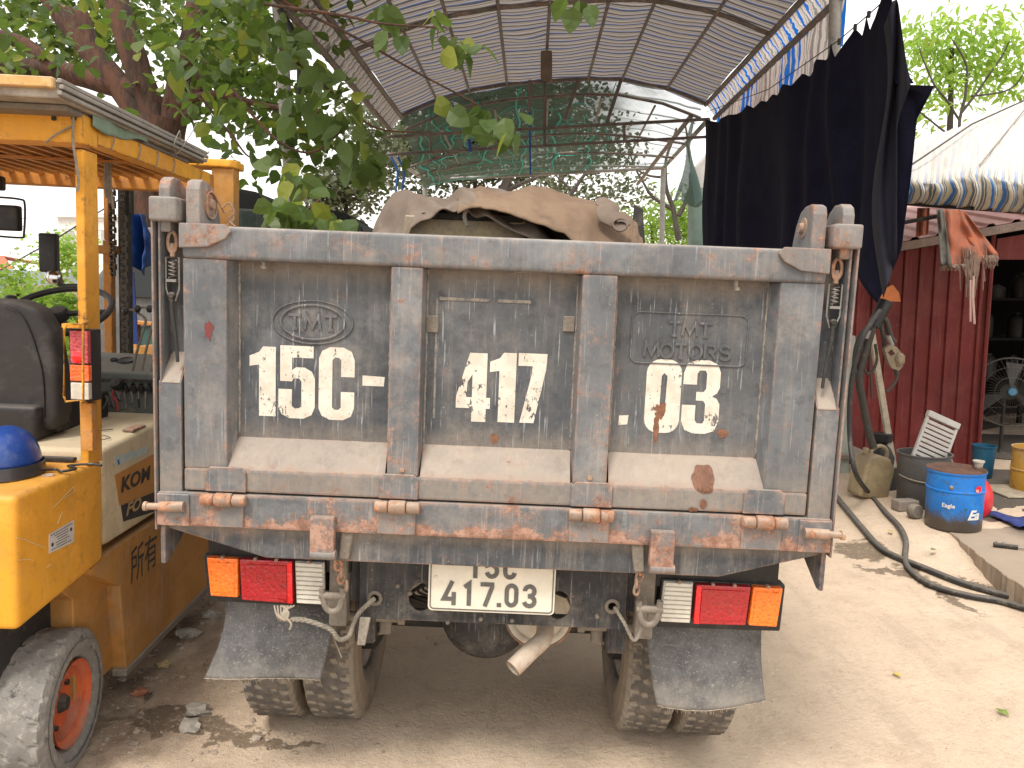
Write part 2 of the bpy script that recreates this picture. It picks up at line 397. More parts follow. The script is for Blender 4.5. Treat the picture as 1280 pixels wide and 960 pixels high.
# rubble and gravel nobody could count, left side and under the forklift
mb = MB()
for k in range(1900):
    while 1:
        x = rnd.uniform(-2.2, .2); y = 1.55 + 3.4 * rnd.random() ** 1.6
        if rnd.random() < max(.05, min(1, (-x - .55) * 1.3)): break
    s_ = rnd.choice((.0025, .003, .004, .004, .005, .006, .008, .012)) * rnd.uniform(.7, 1.3)
    mb.blob((x, y, gz(x, y) + s_ * .2), (s_ * rnd.uniform(.8, 1.5), s_ * rnd.uniform(.8, 1.4), s_ * .7), .35, 1, k)
for k in range(500):
    x = rnd.uniform(-.6, 3); y = rnd.uniform(1.7, 5)
    s_ = rnd.choice((.0015, .002, .003))
    mb.blob((x, y, gz(x, y)), (s_ * 1.3, s_, s_ * .6), .3, 1, k)
t = NT('gravel_stone'); rp = t.n('NewGeometry', out=8)
gravel_m = t.set(col=t.mix(t.noise(60), t.mix(rp, (.42, .36, .30), (.20, .155, .12)), (.33, .26, .2)), rough=.9)
mb.build('gravel', gravel_m, kind='stuff', label='loose grey brown gravel scattered on the earth beside the forklift')
m_stone = simple('pale_stone', (.46, .42, .36), .9, .4, 25, .7, .006)
for i, (u, v, s_, lb) in enumerate(((248, 892, .036, 'pale angular stone on the bare earth nearest the truck tyre'), (238, 912, .033, 'whitish broken stone lying in front of the angular stone on the earth'), (265, 772, .034, 'grey stone lying in shade behind the black rubber mud flap edge'), (233, 795, .036, 'flat grey stone in shade beneath the forklift side'), (175, 868, .022, 'small brick coloured chip beside the forklift wheel'), (205, 833, .02, 'small ochre stone on dark earth below the forklift skirt'))):
    p = px(u, v); q = MB(); q.blob((0, 0, s_ * .35), (s_ * 1.25, s_, s_ * .65), .4, 2, i + 11)
    mm = m_stone if i < 4 else simple('chip%d' % i, (.42, .17, .10) if i == 4 else (.45, .33, .16), .9)
    o = q.build('stone', mm, label=lb, cat='stone', group='stones on the earth by the forklift'); o.location = p

# ================================================================= TRUCK
T = Frame((-.085, 1.93, 0.0), (0, .0405, R(-.5)))
truck = thing('dump_truck', 'grey steel dump truck seen from behind, tailgate marked 15C-417.03 in white', 'truck', T.loc, T.rot)
def tp(u, v, y=0.0): return T(u, v, 1, y)
def tb(u0, v0, u1, v1, y=0.0):
    a, b = tp(u0, v0, y), tp(u1, v1, y); return min(a.x, b.x), max(a.x, b.x), min(a.z, b.z), max(a.z, b.z)
ZT, ZG, ZS = 1.647, .963, .872        # top of the gate, gap above the sill, bottom of the sill
HW, HO = .808, .876
zr = tp(640, 339).z                   # underside of the top rail
# --- tailgate (children of the truck)
gate = MB().box(-HW, HW, -.006, .055, zr, ZT).build('top_rail', m_rail, truck, .012, 3, True)
pan_y = .052
zb_p = (tp(390, 549, pan_y).z + tp(860, 569, pan_y).z) / 2     # lower edge of the panels
zb_r = tp(390, 591, 0).z                                        # lower edge of the dusty slope
MB().box(-HW + .01, HW - .01, pan_y, pan_y + .006, zb_r - .03, zr + .01).build('gate_panel', m_panel, truck)
ribs = []
xs0 = tp(236, 400).x; xs1 = tp(283, 400).x; xs2 = tp(299, 400, pan_y).x
for s in (-1, 1):
    a, b_, c = s * HW, s * abs(xs1), s * abs(xs2)
    MB().prism([(a, 0, zr), (b_, 0, zr), (c, pan_y, zr), (a, pan_y, zr)], (0, 0, zb_r - zr + .0)).build('gate_stile', m_truck, truck, .004, 2)
for u0, u1 in ((487, 526), (724, 767)):
    x0, x1 = tp(u0, 440).x, tp(u1, 440).x; ribs.append((x0, x1))
    MB().prism([(x0, -.002, zr), (x1, -.002, zr), (x1 + .006, pan_y, zr), (x0 - .006, pan_y, zr)], (0, 0, zb_r - zr)).build('gate_rib', m_rail, truck, .005, 2)
    MB().lathe([(.0, 0), (.006, 0), (.007, .002), (.003, .002), (.003, .008), (0, .008)], ((x0 + x1) / 2, -.006, zb_r + .018), (0, 1, 0), 12).build('drain_hole', m_rusty, truck)
edges = [-abs(xs2)] + [x for r_ in ribs for x in (r_[0] - .006, r_[1] + .006)] + [abs(xs2)]
for i in range(0, 6, 2):
    x0, x1 = edges[i], edges[i + 1]
    P = [(x0, pan_y - .001, zb_p), (x1, pan_y - .001, zb_p), (x1 + (.03 if i == 4 else 0), .001, zb_r), (x0 - (.03 if i == 0 else 0), .001, zb_r)]
    MB().hexa([P[3], P[2], (P[2][0], pan_y, zb_r), (P[3][0], pan_y, zb_r), P[0], P[1], (x1, pan_y + .004, zb_p), (x0, pan_y + .004, zb_p)]).build('sloped_ledge', m_slope, truck)
# weld beads down the inner corners
mb = MB()
for x in (-abs(xs2) + .001, edges[1] - .001, edges[2] + .001, edges[3] - .001, edges[4] + .001, abs(xs2) - .001):
    P = [(x + .0015 * MN.noise(Vector((k * 1.3, x * 9, 0))), pan_y - .001, lerp(zb_p, zr, k / 60)) for k in range(61)]
    mb.tube(P, [.0035 + .0022 * MN.noise(Vector((k * .9, x * 5, 2))) for k in range(61)], 5)
m_weld = simple('weld_dust', (.33, .29, .24), .9, .55, 40, .6, .003, col2=(.12, .12, .12))
mb.build('weld_bead', m_weld, truck, smooth=True)
MB().box(-HW, HW, -.004, .05, ZG + .004, zb_r).build('bottom_rail', m_rail, truck, .006, 2)
# faint raised bars and patches in the middle panel
mb = MB()
for (u0, v0, u1, v1) in ((549, 371, 613, 375), (622, 374, 664, 378), (641, 337, 678, 340)):
    a, b_ = tp(u0, (v0 + v1) / 2, pan_y), tp(u1, (v0 + v1) / 2 + (u1 - u0) * .035, pan_y)
    mb.box(a.x, b_.x, pan_y - .003, pan_y + .001, a.z - .0045, a.z + .0045)
a = tp(547, 372, pan_y); b_ = tp(547, 560, pan_y)
mb.box(a.x - .004, a.x + .002, pan_y - .0015, pan_y + .001, zb_p + .07, a.z)
mb.build('welded_bar', m_weld, truck, .0015, 1)
for (u0, v0, u1, v1) in ((533, 394, 548, 416), (704, 395, 718, 415)):
    x0, x1, z0, z1 = tb(u0, v0, u1, v1, pan_y); MB().box(x0, x1, pan_y - .006, pan_y + .001, z0, z1).build('welded_tab', m_caked, truck, .002, 1)
# corner reinforcement plates on the top rail
for s in (-1, 1):
    P = [(227, 279), (284, 281), (291, 290), (284, 299), (262, 309), (227, 310)]
    Q = []
    for u, v in P:
        p = tp(u, v); Q.append((s * abs(p.x) if p.x < 0 else p.x, -.018, p.z))
    MB().prism(Q, (0, .014, 0)).build('corner_plate', m_lug, truck, .003, 2)
# hanging pegs under the rail
for u, v0, v1 in ((329, 314, 334), (921, 337, 361)):
    a, c = tp(u, v0, .02), tp(u, v1, .02)
    MB().tube([(a.x, .02, zr + .006), (a.x + .001, .02, c.z)], [.006, .0045], 10).lathe([(0, -.006), (.007, -.004), (.008, .001), (.005, .006), (0, .007)], (c.x, .02, c.z), (0, 0, 1), 12).build('peg', m_weld, truck, smooth=True)
# --- lugs (two plates each side) with pivot boss
for s in (-1, 1):
    for k, (xa, w) in enumerate(((.868, .030), (.800, .036))):
        lug_h = 1.762
        P = [(.0, ZT - .02), (.0, 1.735), (.008, 1.755), (.028, 1.766 - .004 * k), (.060, 1.766 - .006 * k), (.092, 1.748), (.118, 1.715), (.135, 1.67), (.14, ZT - .02)]
        o = MB().prism([(s * xa, y, z) for y, z in P], (s * -w, 0, 0)).build('hinge_lug', m_lug, truck, .006, 2)
        if k == 1:
            MB().lathe([(0, .012), (.012, .012), (.014, .003), (.026, .002), (.028, -.004)], (s * (xa - w), .062, 1.705), (-s, 0, 0), 20).build('pivot_boss', m_rusty, truck, smooth=True)
q = MB(); lw = [Vector((-.762, .062 + .034 * sin(a_), 1.705 + (.034 + .004 * sin(a_ * .31)) * cos(a_))) + Vector((.004 * sin(a_ * .7), 0, 0)) for a_ in [k_ * .45 for k_ in range(44)]]
q.tube(lw + [Vector((-.745, .11, 1.69)), Vector((-.725, .12, 1.70)), Vector((-.722, .12, 1.675)), Vector((-.735, .10, 1.655))], .0022, 5).build('tied_wire', m_rusty, truck, smooth=True)
q = MB(); q.tube(spline([Vector((-.745, .10, 1.70)), Vector((-.728, .10, 1.715)), Vector((-.715, .10, 1.69)), Vector((-.73, .10, 1.67)), Vector((-.712, .10, 1.655))], 6), .0022, 5).build('tied_wire', m_rusty, truck, smooth=True)
# --- corner posts: cap, side plates, channel, latch
for s in (-1, 1):
    xi, xo = HW + .006, HO
    MB().box(s * xi, s * (xo - .002), .05, .09, ZG - .01, 1.66).build('channel_back', m_panel, truck)
    MB().box(s * (xo - .013), s * (xo - .008), -.004, .06, 1.24, 1.655).build('channel_wall', m_truck, truck, .001, 1)
    zc = tp(216, 441).z; zd = tp(216, 478).z
    # lower part of the post is flush with a sloped, dusty shoulder
    q = MB(); q.prism([(s * xi, -.003, ZG - .02), (s * xi, -.003, zd), (s * xi, .055, zc), (s * xi, .055, ZG - .02)], (s * (xo - xi - .004), 0, 0)); q.build('corner_post', m_truck, truck, .003, 2)
    q = MB(); q.hexa([(s * (xi + .003), -.0045, zd), (s * (xo - .006), -.0045, zd), (s * (xo - .006), -.001, zd), (s * (xi + .003), -.001, zd), (s * (xi + .004), .052, zc + .002), (s * (xo - .02), .052, zc + .002), (s * (xo - .02), .056, zc), (s * (xi + .004), .056, zc)]); q.build('sloped_shoulder', m_slope, truck)
    a = tp(197, 244, -.02); c = tp(234, 273, -.02)
    MB().box(s * .812, s * .882, -.025, .06, 1.652, 1.712).build('post_cap', m_lug, truck, .008, 3, True)
    MB().box(s * (HO + .001), s * (HO + .006), -.012, 2.75, .86, 1.66).build('side_plate', m_lug, truck, .001, 1)
    # bed side wall (seen only from a step aside) and its stakes
    MB().box(s * .80, s * .865, .09, 2.75, .86, 1.64).build('bed_side', m_truck, truck)
    # down-pointing tail of the side wall
    g_ = [(0.0, .875), (.0, .765), (.02, .765), (.20, .855), (.20, .875)]
    MB().prism([(s * (HO - .003), y, z) for y, z in g_], (s * -.012, 0, 0)).build('side_gusset', m_skirt, truck, .002, 1)
    # latch: eye, turnbuckle, spring, lever
    X = s * .842
    L = MB(); z0 = 1.625
    L.tube([(X + .011 * cos(a_), .018, z0 - .022 + .026 * sin(a_)) for a_ in [2 * pi * k / 14 for k in range(14)]], .0045, 6, closed=True)
    L.tube([(X, .02, 1.60), (X, .02, 1.567)], .007, 8)
    lt = L.build('latch_eye', m_rusty, truck, smooth=True)
    L = MB(); w_ = .017
    L.tube([(X - w_, .018, 1.565), (X + w_, .018, 1.565), (X + w_, .018, 1.485), (X + .006, .018, 1.455), (X - .006, .018, 1.455), (X - w_, .018, 1.485)], .0028, 6, closed=True)
    L.build('latch_frame', m_spring, truck, smooth=True)
    L = MB(); L.tube([(X + .009 * cos(a_), .018 + .009 * sin(a_), 1.558 - .0012 * k) for k, a_ in [(k, k * 2 * pi / 8) for k in range(38)]], .002, 5)
    L.box(X - .013, X + .013, .008, .028, 1.503, 1.510)
    L.build('latch_spring', m_spring, truck, smooth=True)
    L = MB(); L.lathe([(0, -.006), (.009, -.005), (.010, 0), (.006, .006), (0, .006)], (X, .012, 1.468), (0, -1, 0), 12)
    L.tube(spline([(X, .012, 1.46), (X + .003 * -s, .008, 1.42), (X + .012 * -s, .006, 1.36), (X + .016 * -s, .006, 1.30)]), [.006] * 10 + [.0045] * 9, 8)
    L.build('latch_lever', m_dark, truck, smooth=True)
# --- sill beam
MB().box(-HO, HO, -.012, .07, ZS, ZG - .001).build('sill_beam', m_sill, truck, .007, 2)
for u0, v0, w_ in ((259, 587, 50), (475, 595, 48), (714, 605, 50), (929, 614, 49)):
    a = tp(u0, v0); c = tp(u0 + w_, v0 + 26)
    hx0, hx1 = a.x, c.x; xm = (hx0 + hx1) / 2
    MB().prism([(hx0, -.012, ZG + .005), (hx1, -.012, ZG + .005), (hx1, -.012, zb_r - .004), (hx1 - .012, -.012, zb_r + .008), (hx0 + .012, -.012, zb_r + .008), (hx0, -.012, zb_r - .004)], (0, .008, 0)).build('hinge_leaf', m_sill, truck, .002, 1)
    mb = MB(); mb.box(hx0 - .002, hx1 - .004, -.020, -.012, ZS + .004, ZG - .012); mb.build('hinge_leaf', m_lug, truck, .002, 1)
    L = .058
    for k, (q0, q1, r_) in enumerate(((-L, -.024, .0155), (-.022, .022, .018), (.024, L, .0155))):
        MB().lathe([(0, 0), (r_ - .003, 0), (r_, .003), (r_, q1 - q0 - .003), (r_ - .003, q1 - q0), (0, q1 - q0)], (xm + q0, -.026, ZG - .012), (1, 0, 0), 14).build('hinge_knuckle', m_rusty, truck, smooth=True)
for s in (-1, 1):
    mb = MB(); mb.tube([(s * .80, -.024, .928), (s * .862, -.026, .927)], [.014, .0135], 12).tube([(s * .862, -.026, .927), (s * .895, -.026, .926)], .009, 10).lathe([(0, 0), (.012, .001), (.0125, .009), (0, .010)], (s * .893, -.026, .926), (s, 0, 0), 12)
    mb.build('end_pin', m_rusty, truck, smooth=True)
    a = s * .80
    MB().box(s * .79, s * .874, -.018, -.0125, ZS + .002, ZG - .004).build('sill_end_plate', m_sill, truck, .002, 1)
# --- latch brackets below the sill
for u, v, s in ((403, 645, -1), (827, 663, 1)):
    a = tp(u - 15, v, -.03); c = tp(u + 15, v + 54, -.03)
    xm = (a.x + c.x) / 2; hw = .031
    MB().box(xm - hw, xm + hw, -.040, -.014, c.z + .015, a.z).build('hook_bracket', m_sill, truck, .004, 2)
    MB().tube([(xm - hw + .002, -.03, c.z + .012), (xm + hw + .004, -.03, c.z + .012)], .013, 12).build('hook_roller', m_lug, truck, smooth=True)
    d = 1 if s < 0 else -1
    MB().prism([(xm + d * .042, -.004, ZS - .001), (xm + d * .075, -.004, ZS - .001), (xm + d * .062, -.004, c.z - .01), (xm + d * .036, -.004, c.z - .01)], (0, .03, 0)).build('hook_plate', m_caked, truck, .003, 1)
# --- skirt below the sill
P = [(-.868, ZS - .001), (.868, ZS - .001)]
zb_ = (tp(329, 692, .03).z + tp(905, 722, .03).z) / 2
P = [(-.868, ZS - .001), (-.868, ZS - .012), (-.60, zb_), (.60, zb_), (.868, ZS - .012), (.868, ZS - .001)]
MB().prism([(x, .015, z) for x, z in P], (0, .05, 0)).build('skirt_beam', m_skirt, truck, .004, 2)
# dark bed floor and front wall
MB().box(-.80, .80, .075, 2.75, .83, .86).build('bed_floor', m_chas, truck)
MB().box(-.80, .80, 2.70, 2.75, .86, 1.64).build('bed_front', m_truck, truck)
# --- lamps
def lens(name, col, kind):
    t = NT(name)
    if kind == 'ribs': h = t.n('TexNoise', {'Vector': t.co(), 'Scale': 60.0}); c = t.mix(t.noise(25, 5, .7), col, (.42, .38, .30))
    else:
        h = t.n('TexVoronoi', {'Vector': t.co(), 'Scale': 95.0}); c = t.mix(t.rng(h, .1, .5), tuple(q * .8 for q in col), tuple(min(1, q * 1.25) for q in col))
        c = t.mix(t.rng(t.noise(45, 5, .7), .58, .70, 0, .45), c, tuple(q * .3 for q in col))
    c = t.mix(t.rng(t.noise(14, 6, .7), .55, .8, 0, .35), c, (.4, .33, .27))
    t.set(col=c, rough=.22, spec=.6, normal=t.bump(h, .6, .004)); t.bs.inputs['Subsurface Weight'].default_value = .0
    t.bs.inputs['Coat Weight'].default_value = .3
    return t.m
m_amber = lens('amber_lens', (.95, .16, .012), 'd'); m_red = lens('red_lens', (.34, .006, .012), 'd'); m_clear = lens('clear_lens', (.80, .76, .66), 'ribs')
m_redh = lens('red_reflector', (.85, .01, .015), 'd')
def lamp(side):
    yb = .10
    L = tag(bpy.data.objects.new('tail_light', None)); COL.objects.link(L); L.parent = truck
    L['label'] = 'left tail light cluster' if side < 0 else 'right tail light cluster with slanted outer edge'
    if side < 0: quads = (('amber', (258, 697, 297, 699, 297, 747, 263, 745)), ('red', (299, 699, 365, 702, 366, 755, 302, 750)), ('clear', (367, 703, 404, 705, 405, 757, 369, 755)))
    else: quads = (('clear', (831, 728, 868, 730, 864, 780, 825, 778)), ('red', (871, 731, 939, 734, 932, 782, 867, 780)), ('amber', (942, 734, 979, 736, 971, 784, 936, 782)))
    hs = (255, 692, 408, 699, 409, 758, 262, 750) if side < 0 else (826, 722, 981, 730, 974, 788, 820, 783)
    P = [tp(hs[i], hs[i + 1], yb + .03) for i in (0, 2, 4, 6)]
    MB().prism([(p.x, yb + .022, p.z) for p in P], (0, .05, 0)).build('housing', m_black, L, .006, 2)
    for nm, q in quads:
        P = [tp(q[i], q[i + 1], yb) for i in (0, 2, 4, 6)]; mt = {'amber': m_amber, 'red': m_red, 'clear': m_clear}[nm]
        if nm == 'clear':
            n = 9
            MB().prism([(p.x, yb + .010, p.z) for p in P], (0, .014, 0)).build('clear_lens', mt, L, .004, 2)
            a, b_, c, d = P
            mb = MB()
            for k in range(n):
                f0, f1 = (k + .12) / n, (k + .88) / n
                q0, q1, q2, q3 = a.lerp(d, f0), b_.lerp(c, f0), b_.lerp(c, f1), a.lerp(d, f1)
                sh = .003
                mb.hexa([(q3.x + sh, yb + .002, q3.z), (q2.x - sh, yb + .002, q2.z), (q2.x - sh, yb + .011, q2.z), (q3.x + sh, yb + .011, q3.z), (q0.x + sh, yb + .005, q0.z), (q1.x - sh, yb + .005, q1.z), (q1.x - sh, yb + .011, q1.z), (q0.x + sh, yb + .011, q0.z)])
            mb.build('lens_ribs', mt, L, .0015, 1)
        else:
            MB().prism([(p.x, yb, p.z) for p in P], (0, .024, 0)).build(nm + '_lens', mt, L, .004, 2)
            c = sum(P, Vector()) / 4; S = [c + (p - c) * .80 for p in P]
            MB().prism([(p.x, yb - .002, p.z) for p in S], (0, .003, 0)).build('lens_face', mt, L, .0015, 1)
            if nm == 'red':
                e = P[1], P[2]
                i0, i1 = (1, 2) if side < 0 else (0, 3)
                k_ = -1 if side < 0 else 1
                A, B = P[i0], P[i1]
                MB().prism([(A.x, yb - .0035, A.z - .003), (A.x + k_ * .013, yb - .0035, A.z - .003), (B.x + k_ * .013, yb - .0035, B.z + .003), (B.x, yb - .0035, B.z + .003)], (0, .003, 0)).build('side_reflector', m_redh, L)
        mb = MB()
        for k in ((.3, .7) if nm == 'red' else (.5,)):
            s0 = P[0].lerp(P[1], k); mb.lathe([(0, -.004), (.005, -.003), (.005, .01)], (s0.x, yb + .002, s0.z + .002), (0, 1, 0), 8)
        mb.build('lens_screw', m_rusty, L)
    return L
lamp(-1); lamp(1)
for s in (-1, 1):     # dark bracket above each lamp
    MB().prism([(s * .80, .13, .71), (s * .40, .13, .71), (s * .40, .13, .80), (s * .80, .13, .84)], (0, .03, 0)).build('lamp_bracket', m_black, truck)
# --- mud flaps
t = NT('mud_flap_rubber'); P_ = t.co()
zz = t.n('SeparateXYZ', {0: P_}, out=2)
c = t.mix(t.rng(t.noise(5, 8, .75), .36, .64), (.045, .046, .050), (.12, .12, .122))
c = t.mix(t.ma('MULTIPLY', t.rng(t.ma('ADD', zz, t.ma('MULTIPLY', t.noise(7, 7, .7), .45)), .72, .46), .75), c, (.33, .30, .26))
c = t.mix(t.rng(t.noise(1, 5, .7, t.map(P_, (7, 40, 110), (0, 0, 0), (0, .5, 0))), .62, .70, 0, .35), c, (.30, .285, .26))
c = t.mix(t.rng(t.noise(1, 5, .7, t.map(P_, (80, 40, 3), (3, 0, 0), (0, .25, 0))), .63, .70, 0, .3), c, (.30, .285, .26))
c = t.mix(t.rng(t.noise(150, 4, .7), .55, .68, 0, .5), c, (.34, .32, .28))
m_flap = t.set(col=c, rough=.85, normal=t.bump(t.noise(90, 5, .7), .35, .003))
m_fray = simple('frayed_thread', (.42, .36, .28), .9)
for (quad, bulge, lb) in (((283, 738, 426, 748, 396, 857, 252, 851), 1, None), ((807, 762, 952, 768, 962, 885, 823, 887), -1, None)):
    y_t, y_b = .165, .135
    A, B = tp(quad[0], quad[1], y_t), tp(quad[2], quad[3], y_t); C_, D = tp(quad[4], quad[5], y_b), tp(quad[6], quad[7], y_b)
    side = bulge
    def fl(u, v, A=A, B=B, C_=C_, D=D, side=side):
        p = A.lerp(B, u).lerp(D.lerp(C_, u), v)
        p.x += (.016 if side > 0 else -.006) * sin(pi * v) * (1 - u if side > 0 else 1)
        p.y += .012 * sin(pi * v * .8) + .012 * cos(u * 4.2 + v * 2) * v + .02 * (u - .5) ** 2 * 4 * v
        p.z += (.014 * sin(pi * (u * 1.15 - .08)) * v if side > 0 else -.004 * sin(pi * u) * v)
        p.z += .0025 * MN.noise(Vector((u * 22, v, side))) * (v > .97)
        return p
    sheet('mud_flap', fl, 40, 24, m_flap, truck, .006)
    mb = MB()
    for k in range(70):
        u = rnd.random(); p = fl(u, 1); l_ = rnd.uniform(.003, .012) * (1.6 if rnd.random() < .1 else 1)
        mb.tube([p, p + Vector((rnd.uniform(-.004, .004), rnd.uniform(-.002, .003), -l_))], .0006, 3)
    for k in range(26):
        v = rnd.random(); u = 0 if side > 0 else 1; p = fl(u, v)
        mb.tube([p, p + Vector((rnd.uniform(-.006, 0) * side, 0, rnd.uniform(-.004, .004)))], .0005, 3)
    for k in range(40): 
        p = fl(k / 40, 1); q = fl((k + 1) / 40, 1); mb.tube([p + Vector((0, -.002, .001)), q + Vector((0, -.002, .001))], .0016 + .0008 * MN.noise(Vector((k * .7, side, 0))), 4)
    mb.build('frayed_edge', m_fray, truck, label='frayed pale cord along the lower edge of a mud flap', kind='stuff')
# --- licence plate
m_plate = simple('plate_white', (.72, .67, .56), .5, .12, 9, .1)
m_plink = simple('plate_grey_ink', (.13, .125, .115), .6, .35, 60)
PY = .075
pc = (tp(535, 763, PY) + tp(692, 768, PY)) / 2; pw, ph = .347, .178
plate = bpy.data.objects.new('license_plate', None); COL.objects.link(plate); plate.parent = truck
pl0 = (pc.x - pw / 2, pc.z)
def pplace(x, y, d): return Vector((pl0[0] + x, PY - d, pl0[1] + y))
contours('plate_sheet', [rrect(0, 0, pw, ph, .012)], lambda x, y, d: pplace(x, y, d), m_plate, plate, .003)
mb = MB(); mb.ribbon(rrect(.006, .006, pw - .006, ph - .006, .009), .0028, pplace, .0035, .001, True); mb.build('plate_border', m_plink, plate)
k = pw / 158   # metres per picture pixel on the plate
def seg(mb, pts, ox, oy, sw=5.4, dd=0):
    mb.ribbon([((ox + x) * k, (oy + y) * k) for x, y in pts], sw * k, pplace, .0032 + dd, .001)
G = {'4': [[(12, 31), (1.5, 8), (16, 8)], [(14, 17), (14, 0)]], '1': [[(0, 24), (6, 28.5), (6, 0)]],
     '7': [[(0, 28.5), (14.5, 28.5), (14.5, 25), (6, 0)]],
     '0': [arc(8, 21, 6, 7.3, 0, 180, 8) + arc(8, 10, 6, 7.3, 180, 360, 8) + [(14, 21.05)]],
     '3': [[(1.5, 22)] + arc(7.5, 22, 6, 6.3, 170, -80, 9) + [(5.5, 15.6)], [(5.5, 15.4), (8, 15.4)] + arc(7.5, 9, 6.5, 6.3, 80, -170, 9)],
     '5': [[(14, 28.5), (3, 28.5), (2, 17), (7, 18.6)] + arc(7.5, 10, 6.5, 7.3, 80, -165, 9)],
     'C': [[(14, 20)] + arc(8, 21, 6, 7.3, 10, 180, 8) + arc(8, 10, 6, 7.3, 180, 350, 8)]}
mb = MB()
for ch, ox in (('4', 18), ('1', 45), ('7', 65), ('0', 96), ('3', 119)):
    for j, st_ in enumerate(G[ch]): seg(mb, st_, ox, 8, dd=.0002 * j)
mb.box(*(lambda a, b_: (a.x, b_.x, PY - .0032, PY - .001, a.z, b_.z))(pplace(86 * k, 8 * k, 0), pplace(91.5 * k, 13 * k, 0)))
for ch, ox in (('1', 52), ('5', 71), ('C', 93)):
    for j, st_ in enumerate(G[ch]): seg(mb, st_, ox, 44, dd=.0002 * j)
mb.build('plate_lettering', m_plink, plate)
mb = MB(); mb.lathe([(0, .006), (.004, .005), (.006, .001)], pplace(9 * k, 43 * k, 0), (0, -1, 0), 10); mb.build('plate_bolt', m_plate, plate)
# --- chassis cross member with real holes
CY = .13
def cp(u, v): p = tp(u, v, CY); return (p.x, p.z)
x0, x1 = tp(450, 740, CY).x, tp(783, 745, CY).x; z0 = tp(617, 779, CY).z; z1 = z0 + .20
C = [[(x0, z0 + .01), (x0 + .012, z0), (x1 - .01, z0), (x1, z0 + .012), (x1, z1), (x0, z1)]]
for (u, v, r1, r2) in ((469, 747, .011, .012), (526, 746, .034, .042), (698, 756, .034, .042), (765, 757, .011, .012), (716, 746, .005, .005)):
    c = cp(u, v); C.append(arc(c[0], c[1], r1, r2, 0, 345, 23))
contours('cross_member', C, lambda x, y, d: Vector((x, CY + d, y)), m_chas, truck, .008)
mb = MB(); mb.box(x0, x1, CY + .004, CY + .07, z1 - .006, z1); mb.box(x0, x1, CY + .006, CY + .07, z0, z0 + .006)
mb.build('cross_member_flange', m_chas, truck, .001, 1)
for (u, v) in ((469, 747), (765, 757)):
    c = cp(u, v); mb = MB(); mb.tube([(c[0] + .017 * cos(a_), CY - .006, c[1] + .017 * sin(a_)) for a_ in [2 * pi * q / 16 for q in range(16)]], .0055, 7, closed=True)
    mb.build('tow_eye', m_caked, truck, smooth=True)
mb = MB()
for u, v in ((513, 740), (640, 774), (601, 772), (498, 731), (746, 769), (560, 776)):
    c = cp(u, v); mb.lathe([(0, -.010), (.006, -.009), (.007, 0)], (c[0], CY - .004, c[1]), (0, 1, 0), 6)
mb.build('chassis_bolt', m_caked, truck)
for s in (-1, 1):
    MB().box(s * .36, s * .42, CY + .02, 3.4, .62, .76).build('chassis_rail', m_chas, truck, .004, 1)
    # end plates and dangling shackle boxes next to the lamps
    MB().box(s * .405, s * .455, CY - .02, CY + .03, .56, .77).build('end_bracket', m_caked, truck, .006, 2)
    MB().box(s * .42, s * .47, CY - .03, CY + .0, .615, .66).build('shackle_block', m_caked, truck, .008, 2)
    # leaf spring pack and hanger
    mb = MB()
    for q in range(7):
        mb.box(s * .335, s * .395, .70 - .42 + q * .035, .70 + .42 - q * .035, .46 + q * .012, .470 + q * .012)
    mb.build('leaf_spring', m_caked, truck, .001, 1)
    MB().box(s * .34, s * .40, .20, .26, .47, .62).build('spring_hanger', m_chas, truck, .005, 1)
    mb = MB(); mb.tube([(s * .26, .22, .545), (s * .44, .22, .545)], .014, 10); mb.lathe([(0, 0), (.02, 0), (.02, .02), (0, .02)], (s * .255, .22, .545), (s, 0, 0), 6)
    mb.build('spring_pin', m_caked, truck, smooth=True)
    mb = MB(); mb.box(s * .30, s * .335, .24, .27, .48, .53); mb.build('loop_bracket', m_caked, truck, .004, 1)
# --- axle and differential, exhaust
mb = MB(); mb.tube([(-.44, .70, .36), (-.2, .70, .36), (.2, .70, .36), (.44, .70, .36)], .055, 14); mb.build('rear_axle', m_dark, truck, smooth=True)
q = MB(); dc = T(607, 772, 1, .58); q.lathe([(0, -.13), (.05, -.125), (.11, -.09), (.155, -.03), (.165, .03), (.15, .09), (.10, .12), (0, .13)], (dc.x, .64, .39), (0, 1, 0), 32)
q.build('differential', m_chas, truck, smooth=True)
q = MB()
for a_ in range(10): q.lathe([(0, -.012), (.009, -.01), (.009, .01)], (dc.x + .135 * cos(a_ * .628), .60, .39 + .135 * sin(a_ * .628)), (0, 1, 0), 6)
q.build('differential_bolt', m_dark, truck)
m_cream = simple('cream_enamel', (.62, .57, .47), .6, .2, 14, .3, dust=(.42, .34, .26), dustk=.4)
mc = T(672, 765, 1, .30)
q = MB(); q.lathe([(0, -.004), (.080, -.004), (.085, -.012), (.099, -.014), (.104, -.006), (.104, .02), (.102, .5), (0, .5)], (mc.x + .004, .30, mc.z - .006), (0, 1, 0), 40); q.build('muffler', m_cream, truck, smooth=True)
q = MB(); q.lathe([(.101, -.016), (.106, -.012), (.1075, .0), (.105, .018)], (mc.x + .004, .30, mc.z - .006), (0, 1, 0), 40); q.build('muffler_rim', m_rusty, truck, smooth=True)
e0 = T(682, 778, 1, .28); e1 = T(679, 798, 1, .22); e2 = T(662, 815, 1, .17); e3 = T(641, 836, 1, .13)
pth = spline([(e0.x, .31, e0.z + .012), e0, e1, e2, e3], 6)
q = MB(); q.tube(pth, .0265, 20, cap=False); q.tube([p for p in pth[2:]], .0225, 20, cap=False); q.build('exhaust_pipe', simple('exhaust_steel', (.50, .44, .36), .6, .3, 16, .4, col2=(.36, .25, .18), dust=(.5, .4, .3)), truck, smooth=True)
